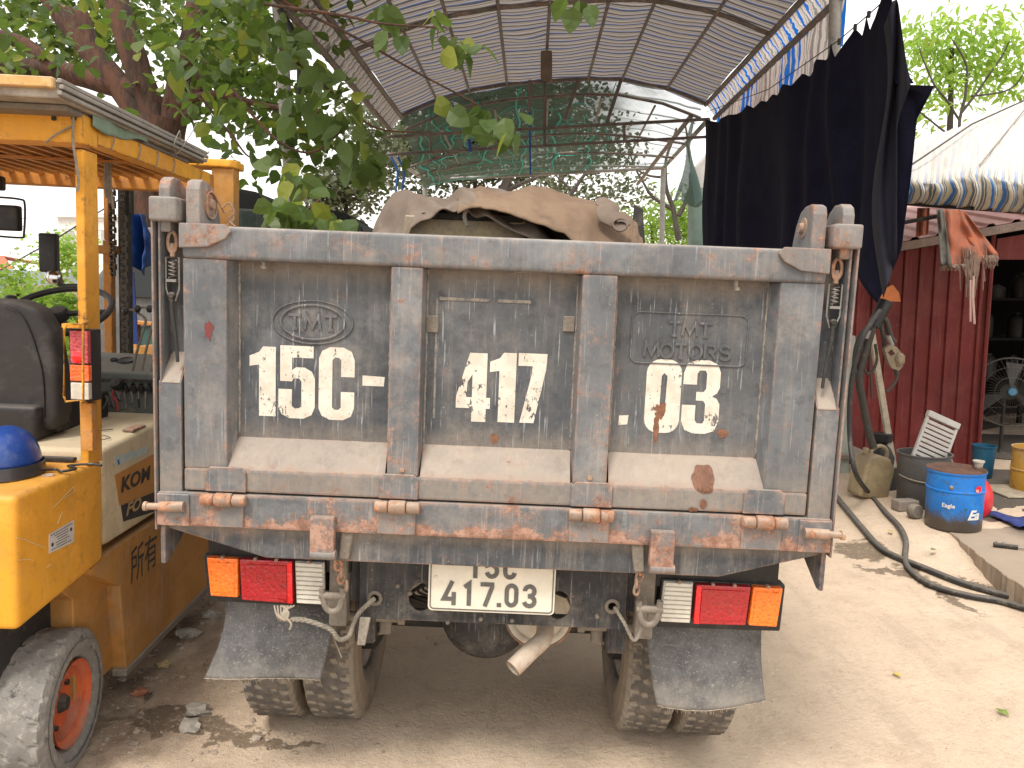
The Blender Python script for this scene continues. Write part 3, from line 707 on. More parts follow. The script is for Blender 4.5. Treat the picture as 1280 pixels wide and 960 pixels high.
q = MB(); q.lathe([(.0265, 0), (.034, .002), (.038, .008), (.03, .014), (.0265, .015)], (e0.x + .0, .292, e0.z + .004), (0, 1, 0), 20); q.build('pipe_collar', m_rusty, truck, smooth=True)
# wires and hoses glimpsed through the holes
q = MB()
for kk in range(6):
    a = Vector((-.23 + .012 * kk, .2 + .02 * kk, .70)); q.tube(spline([a, a + Vector((.03, .02, -.04)), a + Vector((-.02, .03, -.09)), a + Vector((.03, .05, -.12))]), .004, 5)
q.tube(spline([(.16, .2, .72), (.20, .22, .68), (.17, .24, .65), (.22, .26, .62)]), .01, 8)
q.build('wiring', m_dark, truck, smooth=True)
# --- wheels
t = NT('tyre_rubber'); P_ = t.co()
rad = t.n('VectorMath', {0: t.n('VectorMath', {0: P_, 1: (0, 1, 1)}, operation='MULTIPLY')}, out=1, operation='LENGTH')
c = t.mix(t.noise(10, 6, .7), (.060, .056, .052), (.11, .10, .092))
c = t.mix(t.rng(t.noise(16, 6, .75), .40, .68, 0, .6), c, (.22, .19, .155))
sxx = t.ma('ABSOLUTE', t.n('SeparateXYZ', {0: P_}, out=0))
c = t.mix(t.ma('MULTIPLY', t.rng(sxx, .068, .09), t.rng(t.noise(9, 5), .3, .55, .35, .8)), c, (.28, .22, .16))
c = t.mix(t.ma('MULTIPLY', t.ma('MULTIPLY', t.rng(rad, .3785, .3745), t.rng(rad, .345, .36)), t.rng(t.noise(30, 4), .35, .5, .5, 1)), c, (.25, .215, .17))
m_tyre = t.set(col=c, rough=.9, spec=.25, normal=t.bump(t.noise(70, 5, .7), .4, .003))
def tyre_mesh(R0=.38, w=.178, rim=.205, seed=0, lug=.008, N=184, nlug=46):
    prof = [(rim, -w * .30), (rim + .012, -w * .40), (rim + .06, -w * .50), (R0 - .055, -w * .505), (R0 - .018, -w * .455), (R0 - .006, -w * .41)]
    tread = [(R0, -w * .39 + w * .78 * i / 14) for i in range(15)]
    prof = prof + tread + [(r_, -d) for r_, d in prof[::-1]]
    b = bmesh.new(); rings = []
    for (r_, d) in prof:
        row = []
        for q_ in range(N):
            a_ = 2 * pi * q_ / N; rr = r_
            side = 1 if d > 0 else -1
            ph = (q_ * nlug / N + .22 * sin(d / w * 16) + (.5 if d > 0 else 0)) % 1
            if r_ > R0 - .03:
                g_ = 1 if ph < .26 else 0
                edge_ = abs(d) / (w * .39)
                if g_ and (.24 < edge_ < .48 or edge_ > .62): rr -= lug * (1 if edge_ > .6 else .7)
                rr -= .0012 * (1 + sin(q_ * .37 + d * 90))
            elif r_ > R0 - .07 and ph < .26: rr -= lug * .6
            row.append(b.verts.new((d, rr * cos(a_), rr * sin(a_))))
        rings.append(row)
    for A, B in zip(rings, rings[1:]):
        for q_ in range(N): b.faces.new((A[q_], A[(q_ + 1) % N], B[(q_ + 1) % N], B[q_]))
    bmesh.ops.recalc_face_normals(b, faces=b.faces)
    me = bpy.data.meshes.new('tyre'); b.to_mesh(me); b.free(); me.materials.append(m_tyre); return me
tm = tyre_mesh()
m_rim = wpaint('rim_paint', (.14, .12, .11), (.2, .17, .15), rusts=.7, dusts=.8)
q = MB(); q.lathe([(.207, -.062), (.200, -.06), (.185, -.045), (.175, .0), (.16, .035), (.11, .045), (.10, .02), (0, .02)], (0, 0, 0), (1, 0, 0), 36)
q.lathe([(.207, .062), (.200, .06), (.190, .045), (.180, .0)], (0, 0, 0), (1, 0, 0), 36)
rim_o = q.build('rim', m_rim, None, smooth=True); rim_me = rim_o.data; bpy.data.objects.remove(rim_o)
for X, rz_ in ((-.713, 0), (-.515, pi), (.515, 0), (.713, pi)):
    w_ = bpy.data.objects.new('wheel', None); COL.objects.link(w_); w_.parent = truck; w_.location = (X, .705, .372)
    w_.rotation_euler = (rnd.uniform(0, 6), 0, rz_)
    for nm, me in (('tyre', tm), ('rim', rim_me)):
        o = bpy.data.objects.new(nm, me); COL.objects.link(o); o.parent = w_
for s in (-1, 1):
    q = MB(); q.lathe([(0, 0), (.12, 0), (.15, .02), (.15, .1), (0, .1)], (s * .40, .705, .372), (s, 0, 0), 24); q.build('brake_drum', m_dark, truck, smooth=True)
# --- emblems pressed into the panels
def ep(x, y, d): return Vector((x, pan_y - d, y))
def er_(mb, pts, w, h=.0035, closed=False): mb.ribbon(pts, w, ep, h, -.001, closed)
em = bpy.data.objects.new('oval_emblem', None); COL.objects.link(em); em.parent = truck
ec = tp(391, 403, pan_y); ex, ez = .105, .056
mb = MB(); er_(mb, arc(ec.x, ec.z, ex, ez, 0, 354, 59), .004, .004, True); mb.build('outer_ring', m_panel, em, .001, 1)
mb = MB(); er_(mb, arc(ec.x, ec.z, ex - .022, ez - .011, 0, 354, 59), .006, .005, True); mb.build('inner_ring', m_panel, em, .0015, 1)
def glyph_T(x, y, w, h): return [[(x - w / 2, y + h / 2), (x + w / 2, y + h / 2)], [(x, y + h / 2 - .004), (x, y - h / 2)], [(x - w * .22, y - h / 2), (x + w * .22, y - h / 2)]]
def glyph_M(x, y, w, h): return [[(x - w / 2, y - h / 2), (x - w / 2 + .004, y + h / 2), (x, y - h * .35), (x + w / 2 - .004, y + h / 2), (x + w / 2, y - h / 2)]]
def letters(name, specs, sw, parent, h=.004):
    mb = MB(); dd = 0
    for st_ in specs:
        for s_ in st_:
            er_(mb, s_, sw, h + dd); dd += .00012
            if dd > .0007: dd = 0
    mb.build(name, m_panel, parent)
letters('emblem_letters', [glyph_T(ec.x - .047, ec.z, .034, .036), glyph_M(ec.x, ec.z, .040, .036), glyph_T(ec.x + .047, ec.z, .034, .036)], .0075, em)
em2 = bpy.data.objects.new('maker_panel', None); COL.objects.link(em2); em2.parent = truck
a = tp(790, 386, pan_y); c = tp(932, 462, pan_y); mc_ = (a + c) / 2; hw, hh = (c.x - a.x) / 2 - .002, (a.z - c.z) / 2
hh = .066
mb = MB(); er_(mb, rrect(mc_.x - hw, mc_.z - hh, mc_.x + hw, mc_.z + hh, .02), .004, .0035, True); mb.build('panel_border', m_panel, em2, .001, 1)
y1 = mc_.z + .026
letters('panel_letters', [glyph_T(mc_.x - .040, y1, .034, .034), glyph_M(mc_.x, y1, .038, .034), glyph_T(mc_.x + .040, y1, .034, .034)], .007, em2)
def glyph_O(x, y, w, h): return [arc(x, y, w / 2, h / 2, 90, 450, 20)]
def glyph_R(x, y, w, h): return [[(x - w / 2, y - h / 2), (x - w / 2, y + h / 2), (x + w * .1, y + h / 2)] + arc(x + w * .1, y + h * .25, w * .35, h * .25, 80, -90, 6) + [(x - w * .2, y)], [(x + w * .05, y), (x + w / 2, y - h / 2)]]
def glyph_S(x, y, w, h): return [arc(x, y + h * .25, w * .42, h * .25, 20, 250, 9) + arc(x, y - h * .25, w * .42, h * .25, 90, -160, 9)]
y2 = mc_.z - .031
letters('panel_letters', [f(mc_.x + q_, y2, w_, .036) for f, q_, w_ in ((glyph_M, -.096, .038), (glyph_O, -.057, .032), (glyph_T, -.020, .030), (glyph_O, .018, .032), (glyph_R, .057, .028), (glyph_S, .095, .030))], .0075, em2, .0045)
# --- stencilled numbers, worn through to the paint
t = NT('worn_white_paint'); P_ = t.co()
c = t.mix(t.rng(t.noise(16, 6, .7), .4, .65), (.64, .60, .52), (.54, .48, .40))
wear = t.ma('ADD', t.ma('MULTIPLY', t.noise(9, 5, .6), .45), t.ma('MULTIPLY', t.noise(1, 6, .75, t.map(P_, (75, 20, 40), (0, 0, 0), (0, -.3, 0))), .55))
keep = t.rng(wear, .585, .572)
sp = t.rng(t.noise(120, 4, .65), .665, .655)
keep = t.ma('MULTIPLY', keep, sp)
m_num = t.set(col=c, rough=.7, alpha=keep)
num = bpy.data.objects.new('painted_number', None); COL.objects.link(num); num.parent = truck
GL = {
 '1': (33, 88, [[(12, 0), (33, 0), (33, 88), (17, 88), (12, 81), (0, 76), (0, 63), (12, 65)]]),
 '5': (46, 92, [[(2, 92), (44, 92), (44, 77), (17, 77), (17, 61), (22, 65), (33, 65), (42, 60), (46, 51), (46, 15), (42, 5), (32, 0), (14, 0), (4, 5), (0, 14), (0, 37), (17, 37), (17, 16), (20, 13), (26, 13), (29, 16), (29, 47), (26, 51), (19, 51), (17, 47), (2, 47)]]),
 'C': (45, 92, [[(45, 55), (45, 76), (41, 87), (31, 92), (14, 92), (4, 87), (0, 78), (0, 14), (4, 5), (14, 0), (31, 0), (41, 5), (45, 16), (45, 36), (28, 36), (28, 16), (25, 13), (20, 13), (17, 16), (17, 76), (20, 79), (25, 79), (28, 76), (28, 55)]]),
 '-': (28, 13, [[(0, 0), (27, 0), (28, 12), (0, 13)]]),
 '4': (43, 87, [[(20, 0), (38, 0), (38, 17), (43, 17), (43, 31), (38, 31), (38, 87), (16, 87), (0, 31), (0, 17), (20, 17)], [(20, 31), (13, 31), (14, 50), (20, 60)]]),
 '7': (36, 88, [[(0, 88), (36, 88), (35, 68), (22, 0), (4, 0), (17, 60), (18, 72), (0, 72)]]),
 '.': (12, 13, [[(0, 0), (11, 1), (12, 13), (0, 12)]]),
 '0': (44, 93, [rrect(0, 0, 44, 93, 17, 5), [(18, 22), (21, 18), (25, 22), (26, 72), (22, 76), (19, 72)]]),
 '3': (47, 93, [[(0, 62), (0, 76), (4, 88), (15, 93), (31, 93), (42, 88), (46, 78), (46, 59), (43, 52), (37, 48), (43, 45), (47, 38), (47, 16), (42, 4), (31, 0), (16, 0), (5, 4), (0, 15), (0, 36), (17, 36), (17, 17), (20, 13), (27, 13), (29, 17), (29, 38), (26, 42), (17, 42), (17, 53), (26, 53), (29, 57), (29, 76), (27, 80), (20, 80), (17, 76), (17, 62)]])}
sc = (tp(681, 440, pan_y) - tp(569, 438, pan_y)).x / 112
for ch, u, v in (('1', 312, 519), ('5', 348, 522), ('C', 398, 524), ('-', 453, 482), ('4', 569, 526), ('1', 610, 527), ('7', 645, 528), ('.', 773, 531), ('0', 804, 540), ('3', 850, 541)):
    o = tp(u, v, pan_y); g_ = GL[ch]
    contours('painted_character', g_[2], lambda x, y, d, o=o: Vector((o.x + x * sc, pan_y - .0008, o.z + y * sc)), m_num, num)
# rust run and oil splash with their own outlines
def splat(name, u, v, ru, rv, y, mat, seed=0, d=.0012, parent=truck, n=44, jag=.3):
    c = tp(u, v, y); k_ = .0021
    P = [(ru * k_ * cos(a_) * (1 + jag * MN.noise(Vector((cos(a_) * 2, sin(a_) * 2, seed))) + .35 * jag * MN.noise(Vector((cos(a_) * 7, sin(a_) * 7, seed)))), rv * k_ * sin(a_) * (1 + jag * MN.noise(Vector((cos(a_) * 2, sin(a_) * 2, seed + 5))))) for a_ in [2 * pi * i / n for i in range(n)]]
    return contours(name, [P], lambda x, z, dd: Vector((c.x + x, y - d, c.z + z)), mat, parent)
m_rspot = simple('rust_spot', (.27, .12, .065), .9, .5, 60, .5, col2=(.13, .07, .045))
m_oil = simple('brown_oil', (.20, .085, .045), .45, .5, 30, .3)
splat('rust_spot', 825, 513, 7, 10, pan_y, m_rspot, 1, .0014, jag=.8); splat('rust_spot', 903, 542, 7, 6, pan_y, m_rspot, 4, .0014, jag=.8); splat('rust_spot', 820, 535, 4, 16, pan_y, m_rspot, 8, jag=.8)
splat('rust_spot', 618, 548, 5, 6, pan_y, m_rspot, 3, jag=.7)
splat('red_paint_mark', 261, 412, 5, 11, .0, simple('red_mark', (.19, .05, .045), .8), 2, .0012, jag=.6)
# oil splash lies across the slope
c = tp(879, 598, .02)
nrm = Vector((0, -(zb_p - zb_r), -(pan_y))).normalized()
def oil(x, z, dd):
    zz_ = c.z + z; f = (zb_p - zz_) / (zb_p - zb_r); f = max(0, min(1, f)); y = lerp(pan_y - .001, .001, f)
    if zz_ < zb_r: y = -.004
    return Vector((c.x + x, y - .0022, zz_))
for (dx, dz, rx, rz_, sd_) in ((0, 0, .030, .034, 1), (-.002, -.062, .009, .012, 5), (-.028, -.078, .012, .006, 9)):
    b = bmesh.new(); n = 30; ring = [[] for _ in range(6)]
    for j in range(6):
        for i in range(n):
            a_ = 2 * pi * i / n; q_ = (1 + .35 * MN.noise(Vector((cos(a_) * 1.6, sin(a_) * 1.6, sd_)))) * (j + .01) / 5
            ring[j].append(b.verts.new(oil(dx + rx * q_ * cos(a_), dz + rz_ * q_ * sin(a_), 0)))
    for j in range(5):
        for i in range(n): b.faces.new((ring[j][i], ring[j][(i + 1) % n], ring[j + 1][(i + 1) % n], ring[j + 1][i]))
    me = bpy.data.meshes.new('oil_splash'); b.to_mesh(me); b.free(); link('oil_splash', me, m_oil, truck)
# --- ropes, chain
m_rope = simple('dusty_rope', (.30, .265, .215), .95, .4, 40, .6)
def rope(P, r=.006, st=3, name='rope', mat=m_rope, parent=truck):
    pts = spline(P, 14); mb = MB()
    for k_ in range(st):
        Q = []
        for i, p in enumerate(pts):
            a_ = i * .75 + k_ * 2 * pi / st; t_ = (pts[min(i + 1, len(pts) - 1)] - pts[max(i - 1, 0)]).normalized()
            e = t_.cross(Vector((0, 1, 0.01))).normalized(); f = e.cross(t_)
            Q.append(p + (e * cos(a_) + f * sin(a_)) * r * .55)
        mb.tube(Q, r * .62, 6)
    return mb.build(name, mat, parent, smooth=True)
rope([tp(347, 763, .09), tp(352, 774, .075), tp(380, 775, .06), tp(412, 786, .06), tp(424, 799, .07), tp(436, 795, .08), tp(442, 780, .09), tp(450, 765, .09), tp(468, 748, .10)], .0062)
q = MB()
for k_ in range(5):
    a_ = k_ * .5; q.tube(spline([tp(343 + k_ * 4, 757, .085), tp(346 + k_ * 3, 768 + k_, .065), tp(356 + k_, 775, .062), tp(361 - k_ * 2, 766, .064), tp(352 + k_ * 4, 757, .085)], 5), .0022, 5)
q.tube(spline([tp(358, 772, .06), tp(364, 780, .058), tp(362, 787, .06)]), .003, 5)
q.build('string_knot', m_fray, truck, smooth=True)
q = MB(); q.tube([tp(416, 795, .08), tp(427, 822, .085)], .0016, 4); q.build('loose_wire', m_rope, truck)
q = MB(); a, c = tp(456, 772, .07), tp(452, 806, .07); q.hexa([(c.x - .012, .065, c.z), (c.x + .010, .065, c.z), (c.x + .010, .072, c.z), (c.x - .012, .072, c.z), (a.x - .014, .068, a.z), (a.x + .016, .068, a.z), (a.x + .016, .076, a.z), (a.x - .014, .076, a.z)]); q.build('webbing_strap', m_rope, truck, .002, 1)
rope([tp(768, 759, .11), tp(780, 778, .09), tp(792, 800, .08), tp(800, 790, .08), tp(806, 768, .09), tp(806, 745, .10)], .0048)
for (u0, v0, n_, sgn) in ((421, 698, 5, 1), (801, 712, 4, -1)):     # hanging chain links
    for k_ in range(n_):
        c = tp(u0 + 3.0 * k_ * sgn * (.6 if k_ % 2 else 1), v0 + 8.5 * k_, .03); q = MB(); ang = (0 if k_ % 2 else 1.2) + k_ * .2
        q.tube([c + Vector((.009 * cos(b_) * cos(ang), .009 * cos(b_) * sin(ang), .014 * sin(b_))) for b_ in [2 * pi * i / 12 for i in range(12)]], .0038, 6, closed=True)
        q.build('chain_link', m_rusty, truck, smooth=True)
for s in (-1, 1):
    q = MB(); c = Vector((s * .43, .05, .675)); 
    q.tube(spline([c + Vector((-.03, 0, .02)), c + Vector((-.02, 0, -.03)), c + Vector((0, 0, -.045)), c + Vector((.02, 0, -.03)), c + Vector((.028, 0, .025))]), .009, 8); q.tube([c + Vector((-.036, 0, .0)), c + Vector((.036, 0, .0))], .010, 8)
    q.build('tow_shackle', m_caked, truck, smooth=True)

# ================================================================= LOAD under tarpaulin
m_canvas = None
def canvas(name, a, b_, c_):
    t = NT(name); col = t.mix(t.rng(t.noise(3, 6, .65), .35, .65), a, b_); col = t.mix(t.rng(t.noise(9, 6, .7), .52, .72, 0, .7), col, c_)
    wv = t.n('TexWave', {'Vector': t.co(), 'Scale': 180.0, 'Distortion': 1.0})
    return t.set(col=col, rough=.9, spec=.15, normal=t.bump(t.ma('ADD', t.ma('MULTIPLY', t.noise(9, 6, .7), 1.0), t.ma('MULTIPLY', wv, .08)), .6, .012))
m_cvA = canvas('faded_canvas', (.235, .185, .148), (.165, .125, .10), (.30, .245, .20)); m_cvB = canvas('brown_canvas', (.25, .172, .115), (.19, .128, .088), (.13, .09, .066))
tarp = thing('cargo_tarpaulin', 'brown canvas tarpaulin heaped over the load behind the tailgate', 'tarpaulin', T.loc, T.rot)
y0 = .22
topA = [(462, 300), (470, 275), (480, 255), (492, 242), (510, 243), (535, 249), (560, 251), (585, 241), (610, 238), (640, 246), (670, 262), (700, 290), (730, 305)]
hemA = [(455, 330), (500, 330), (512, 283), (545, 268), (572, 261), (580, 262), (600, 270), (640, 287), (680, 310), (740, 330)]
def shA(u, v):
    uu = 462 + u * (730 - 462); p1 = tp(uu, interp(topA, uu), y0 + .35); p0 = tp(uu, interp(hemA, uu), y0)
    # v 0 hem .. .55 crest .. 1 back
    if v < .6: w_ = sin(v / .6 * pi / 2); z = lerp(p0.z, p1.z, w_); y = lerp(y0, y0 + .35, v / .6); x = lerp(p0.x, p1.x, v / .6)
    else: w_ = (v - .6) / .4; z = p1.z - .35 * w_ * w_; y = y0 + .35 + w_ * .9; x = p1.x * (1 + .1 * w_)
    f = sin(u * 26 + v * 9 + 2 * MN.noise(Vector((u * 5, v * 4, 0)))) * .020 * sin(pi * min(1, v / .6 + .1)) + .014 * MN.noise(Vector((u * 9, v * 6, 3)))
    k_ = max(0, 1 - abs(u - .42) * 3.5)
    f += .010 * k_ * sin(u * 60 + v * 20)
    return Vector((x, y - f * 1.2, z + f * .6))
sheet('cover_cloth', shA, 110, 50, m_cvA, tarp, .004)
topB = [(570, 262), (578, 250), (600, 237), (622, 240), (655, 240), (690, 238), (720, 247), (745, 253), (765, 262), (780, 268), (792, 278), (800, 296), (806, 320)]
hemB = [(570, 268), (600, 256), (640, 268), (680, 282), (705, 293), (740, 330), (806, 335)]
def shB(u, v):
    uu = 572 + u * (806 - 572); p1 = tp(uu, interp(topB, uu), y0 + .33); p0 = tp(uu, interp(hemB, uu), y0 - .05)
    if v < .6: w_ = sin(v / .6 * pi / 2) ** .8; z = lerp(p0.z, p1.z, w_); y = lerp(y0 - .05, y0 + .33, v / .6); x = lerp(p0.x, p1.x, v / .6)
    else: w_ = (v - .6) / .4; z = p1.z - .30 * w_ * w_; y = y0 + .33 + w_ * .9; x = p1.x * (1 + .1 * w_)
    f = .016 * MN.noise(Vector((u * 4, v * 3, 7))) + .006 * MN.noise(Vector((u * 14, v * 9, 7))) + .010 * sin(u * 15 - v * 11 + 3 * MN.noise(Vector((u * 3, v * 2, 1)))) * sin(pi * min(1, v * 1.4))
    k_ = max(0, 1 - u * 4.5); f += .013 * k_ * sin(v * 22 + u * 26)
    k2 = max(0, 1 - abs(u - .97) * 10); f += .010 * k2 * sin(u * 200)
    return Vector((x, y - f, z + f * .7))
sheet('upper_fold', shB, 100, 50, m_cvB, tarp, .005)
q0 = tp(752, 255, y0 + .12); 
def roll(u, v):
    a_ = v * 2 * pi * 1.35; r_ = .021 * (1 - .35 * v) * (1 + .35 * sin(u * 3)); 
    c = q0.lerp(tp(772, 283, y0 + .02), u)
    return c + Vector((r_ * cos(a_) * 1.1 + .012 * sin(u * 9), r_ * sin(a_) * .6 - .02, r_ * sin(a_) * .9 + .008 * MN.noise(Vector((u * 4, v * 5, 1)))))
sheet('rolled_corner', roll, 24, 34, m_cvA, tarp, .004)
# crest crumple
def crum(u, v):
    uu = lerp(578, 640, u); p = tp(uu, lerp(246, 236, sin(u * pi)) + 3, y0 + .3); a_ = v * 2 * pi
    r_ = .013 * sin(pi * min(1, max(0, u * .9 + .06))) + .003
    return p + Vector((0, r_ * cos(a_), r_ * sin(a_) - .006 + .006 * MN.noise(Vector((u * 12, v * 3, 2)))))
sheet('crumpled_crest', crum, 40, 14, m_cvA, tarp, 0)
x0, x1, z0, z1 = tb(505, 266, 655, 330, y0 + .04)
crate = thing('load_box', 'weathered yellowish box partly showing under the lifted tarpaulin edge', 'box', T.loc, T.rot)
m_ybox = simple('weathered_yellow_board', (.36, .29, .17), .85, .5, 14, .4, col2=(.19, .16, .12), dust=DUST)
for i, zz_ in enumerate((1.50, 1.575, 1.65)):
    MB().box(x0, x1, y0 + .05, y0 + .9, zz_, zz_ + .069).build('board', m_ybox, crate, .004, 1)
MB().box(x0 + .05, x1 - .01, y0 + .04, y0 + .06, 1.71, 1.728).build('lip', m_dark, crate, .003, 1)
MB().box(x0, x1, y0 + .06, y0 + .9, .87, 1.50).build('box_body', m_ybox, crate)
q = MB(); p = tp(797, 275, y0 + .5); q.hexa([(-.022, -.03, -.10), (.024, -.03, -.10), (.024, .03, -.10), (-.022, .03, -.10), (-.012, -.02, .050), (.014, -.02, .038), (.016, .02, .045), (-.010, .02, .055)]); o = q.build('wood_stump', m_dark, None, .004, 1, label='dark stub of wood standing at the right end of the truck load', cat='wood'); o.location = T.M @ p
p = tp(583, 262, y0 - .01); rope([p, p + Vector((-.004, -.01, -.02)), p + Vector((.004, -.008, -.045))], .005, 3, 'tarp_tie', m_rope, tarp)

# ================================================================= FORKLIFT
K = Frame((-1.35, 2.05, .05), (0, .045, .022))
fork = thing('forklift', 'yellow forklift with cream engine cover parked left of the dump truck', 'forklift', K.loc, K.rot)
def kx(u, v, x=0.0): return K(u, v, 0, x)
def ky(u, v, y): return K(u, v, 1, y)
def side(name, P, x, w, mat, bevel=.004, seg=2, smooth=False, parent=fork):
    Q = [kx(u, v, x) for u, v in P]; return MB().prism([(x, q.y, q.z) for q in Q], (-w, 0, 0)).build(name, mat, parent, bevel, seg, smooth)
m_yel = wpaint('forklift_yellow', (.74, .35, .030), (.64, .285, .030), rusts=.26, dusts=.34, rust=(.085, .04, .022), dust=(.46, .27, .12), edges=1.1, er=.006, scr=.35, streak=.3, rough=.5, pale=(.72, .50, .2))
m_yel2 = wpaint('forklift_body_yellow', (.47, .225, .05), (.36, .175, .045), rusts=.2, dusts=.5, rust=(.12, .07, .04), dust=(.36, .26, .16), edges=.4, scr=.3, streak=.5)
m_hood = wpaint('cream_cover_paint', (.62, .53, .36), (.55, .47, .33), rusts=.15, dusts=.45, rust=(.30, .16, .08), dust=(.52, .42, .28), edges=.9, scr=.4, streak=.3, pale=(.4, .36, .28))
m_guardrust = wpaint('guard_orange', (.58, .25, .035), (.45, .18, .04), rusts=.5, dusts=.3, edges=.9, rust=(.14, .06, .03))
# counterweight
P = [(-.10, .927), (.335, .927), (.352, .915), (.346, .597), (-.107, .558)]
q = MB(); q.hexa([(-1.06, -.135, .565), (0, -.107, .558), (0, .346, .597), (-1.06, .346, .597), (-1.06, -.128, .927), (0, -.10, .927), (0, .352, .927), (-1.06, .352, .927)])
q.build('counterweight', m_yel, fork, .022, 4, True)
c = kx(75, 588); 
q = MB(); q.lathe([(0, .001), (.008, .001), (.013, .004), (.017, .002), (.019, -.004)], (-.045, c.y + .02, .927), (0, 0, 1), 20); q.build('lifting_hole', m_rusty, fork)
# sticker and scratched writing on its side
def kplane(u, v, w, h, x=.0012, sl=0.0):
    a = kx(u, v); return lambda X, Y, D: Vector((x + D, a.y + X * w, a.z + Y * h + X * sl))
m_stick = simple('white_sticker', (.62, .60, .58), .5, .15, 20); m_ink = simple('black_ink', (.03, .03, .035), .6, .2, 20)
a = kx(61, 668); b_ = kx(92, 650); c = kx(61, 692); d = kx(92, 677)
MB().prism([(.0, p.y, p.z) for p in (a, b_, d, c)], (.0015, 0, 0)).build('warning_sticker', m_stick, fork)
q = MB()
for i in range(7):
    f = (i + .8) / 7.8; s0, s1 = a.lerp(c, f), b_.lerp(d, f); k0, k1 = ((.05, .95), (.2, .75), (.28, .78), (.32, .72), (.25, .8), (.28, .7), (.1, .9))[i]
    n = 9
    for j in range(n):
        t0, t1 = lerp(k0, k1, j / n), lerp(k0, k1, (j + .72) / n); A, B = s0.lerp(s1, t0), s0.lerp(s1, t1)
        q.box(.0015, .0019, A.y, B.y, A.z - .0013, A.z + .0013)
for tt, ff in ((.12, .62), (.87, .35)):
    A = a.lerp(b_, tt).lerp(c.lerp(d, tt), ff); q.lathe([(0, .0004), (.006, .0004), (.006, 0)], (.0016, A.y, A.z), (1, 0, 0), 10)
q.build('sticker_lines', m_ink, fork, kind='stuff')
m_scratch = simple('scratched_bare', (.70, .55, .30), .8)
q = MB()
for P_ in ([(66, 635), (92, 608), (93, 614), (80, 622)], [(72, 655), (76, 643), (79, 640)], [(20, 672), (30, 674), (41, 679), (56, 684)], [(24, 700), (38, 699)], [(58, 710), (63, 705)]):
    Q = [kx(u, v) for u, v in P_]; q.tube([(.0008, p.y, p.z) for p in Q], .0011, 4)
q.build('scratch_mark', m_scratch, fork, kind='stuff')
# body behind and below
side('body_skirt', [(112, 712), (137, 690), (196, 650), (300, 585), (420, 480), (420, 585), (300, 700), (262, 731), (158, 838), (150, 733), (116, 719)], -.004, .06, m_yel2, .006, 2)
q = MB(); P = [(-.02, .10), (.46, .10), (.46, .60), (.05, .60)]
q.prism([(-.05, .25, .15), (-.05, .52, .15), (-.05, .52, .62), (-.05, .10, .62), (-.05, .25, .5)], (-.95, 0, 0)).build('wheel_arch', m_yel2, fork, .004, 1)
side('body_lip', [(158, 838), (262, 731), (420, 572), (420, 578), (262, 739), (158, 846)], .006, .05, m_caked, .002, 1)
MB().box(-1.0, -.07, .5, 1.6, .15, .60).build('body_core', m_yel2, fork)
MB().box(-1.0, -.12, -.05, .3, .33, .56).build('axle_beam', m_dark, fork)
# brushed characters on the skirt
a = kx(163, 728, -.003)
text('brushed_character', '所有', .115, lambda x, y, d: Vector((-.0025 + d, a.y + x * .95, a.z + y * 1.25)), m_ink, fork)
# engine cover
q = MB(); hz = .985
hp = [(.372, .655), (.378, .63), (1.5, .63), (1.5, .965), (.70, .975), (.372, .955)]
q.prism([(-.012, y, z) for y, z in hp], (-.90, 0, 0)).build('engine_cover', m_hood, fork, .022, 4, True)
q = MB(); q.box(-.035, -.0185, .345, .365, .62, .93); 
# stickers on the cover
def hoodq(P, x, d, mat, nm):
    return MB().prism([(x, kx(u, v, -.012).y, kx(u, v, -.012).z) for u, v in P], (d, 0, 0)).build(nm, mat, fork)
m_or = simple('orange_band', (.50, .23, .05), .5, .15, 10); m_bl = simple('torn_blue_label', (.30, .48, .55), .6, .5, 60, col2=(.62, .6, .5))
hoodq([(143, 594), (200, 563), (200, 612), (149, 632)], -.0125, .0018, m_or, 'name_band')
hoodq([(151, 632), (200, 612), (200, 637), (154, 652)], -.0125, .0022, m_ink, 'dark_band')
hoodq([(143, 571), (184, 558), (184, 566), (144, 583)], -.0125, .002, m_bl, 'torn_label')
hoodq([(146, 575), (148, 574), (149, 580), (147, 581)], -.0105, .0006, simple('blue_ink', (.02, .12, .4)), 'blue_mark')
a = kx(150, 616, -.012); b_ = kx(190, 597, -.012); shz = (b_.z - a.z) / (b_.y - a.y)
text('cover_lettering', 'KOM', .10, lambda x, y, d: Vector((-.0095, a.y + x * .98, a.z + y * .72 + x * shz * .98)), m_ink, fork, shear=.15, bold=.003)
a2 = kx(156, 645, -.012)
text('cover_lettering', 'FO', .085, lambda x, y, d: Vector((-.0088, a2.y + x * 1.0, a2.z + y * .68 + x * shz)), simple('tan_ink', (.5, .36, .18)), fork, shear=.3, bold=.003)
q = MB(); q.tube(spline([Vector((-.10, .62, .976)), Vector((-.14, .56, .974)), Vector((-.05, .50, .970)), Vector((-.09, .44, .967))], 5), .0015, 4); q.build('cover_crack', m_ink, fork)
MB().box(-.06, -.02, .60, .70, .972, .982).build('cover_latch', m_rusty, fork, .004, 2)
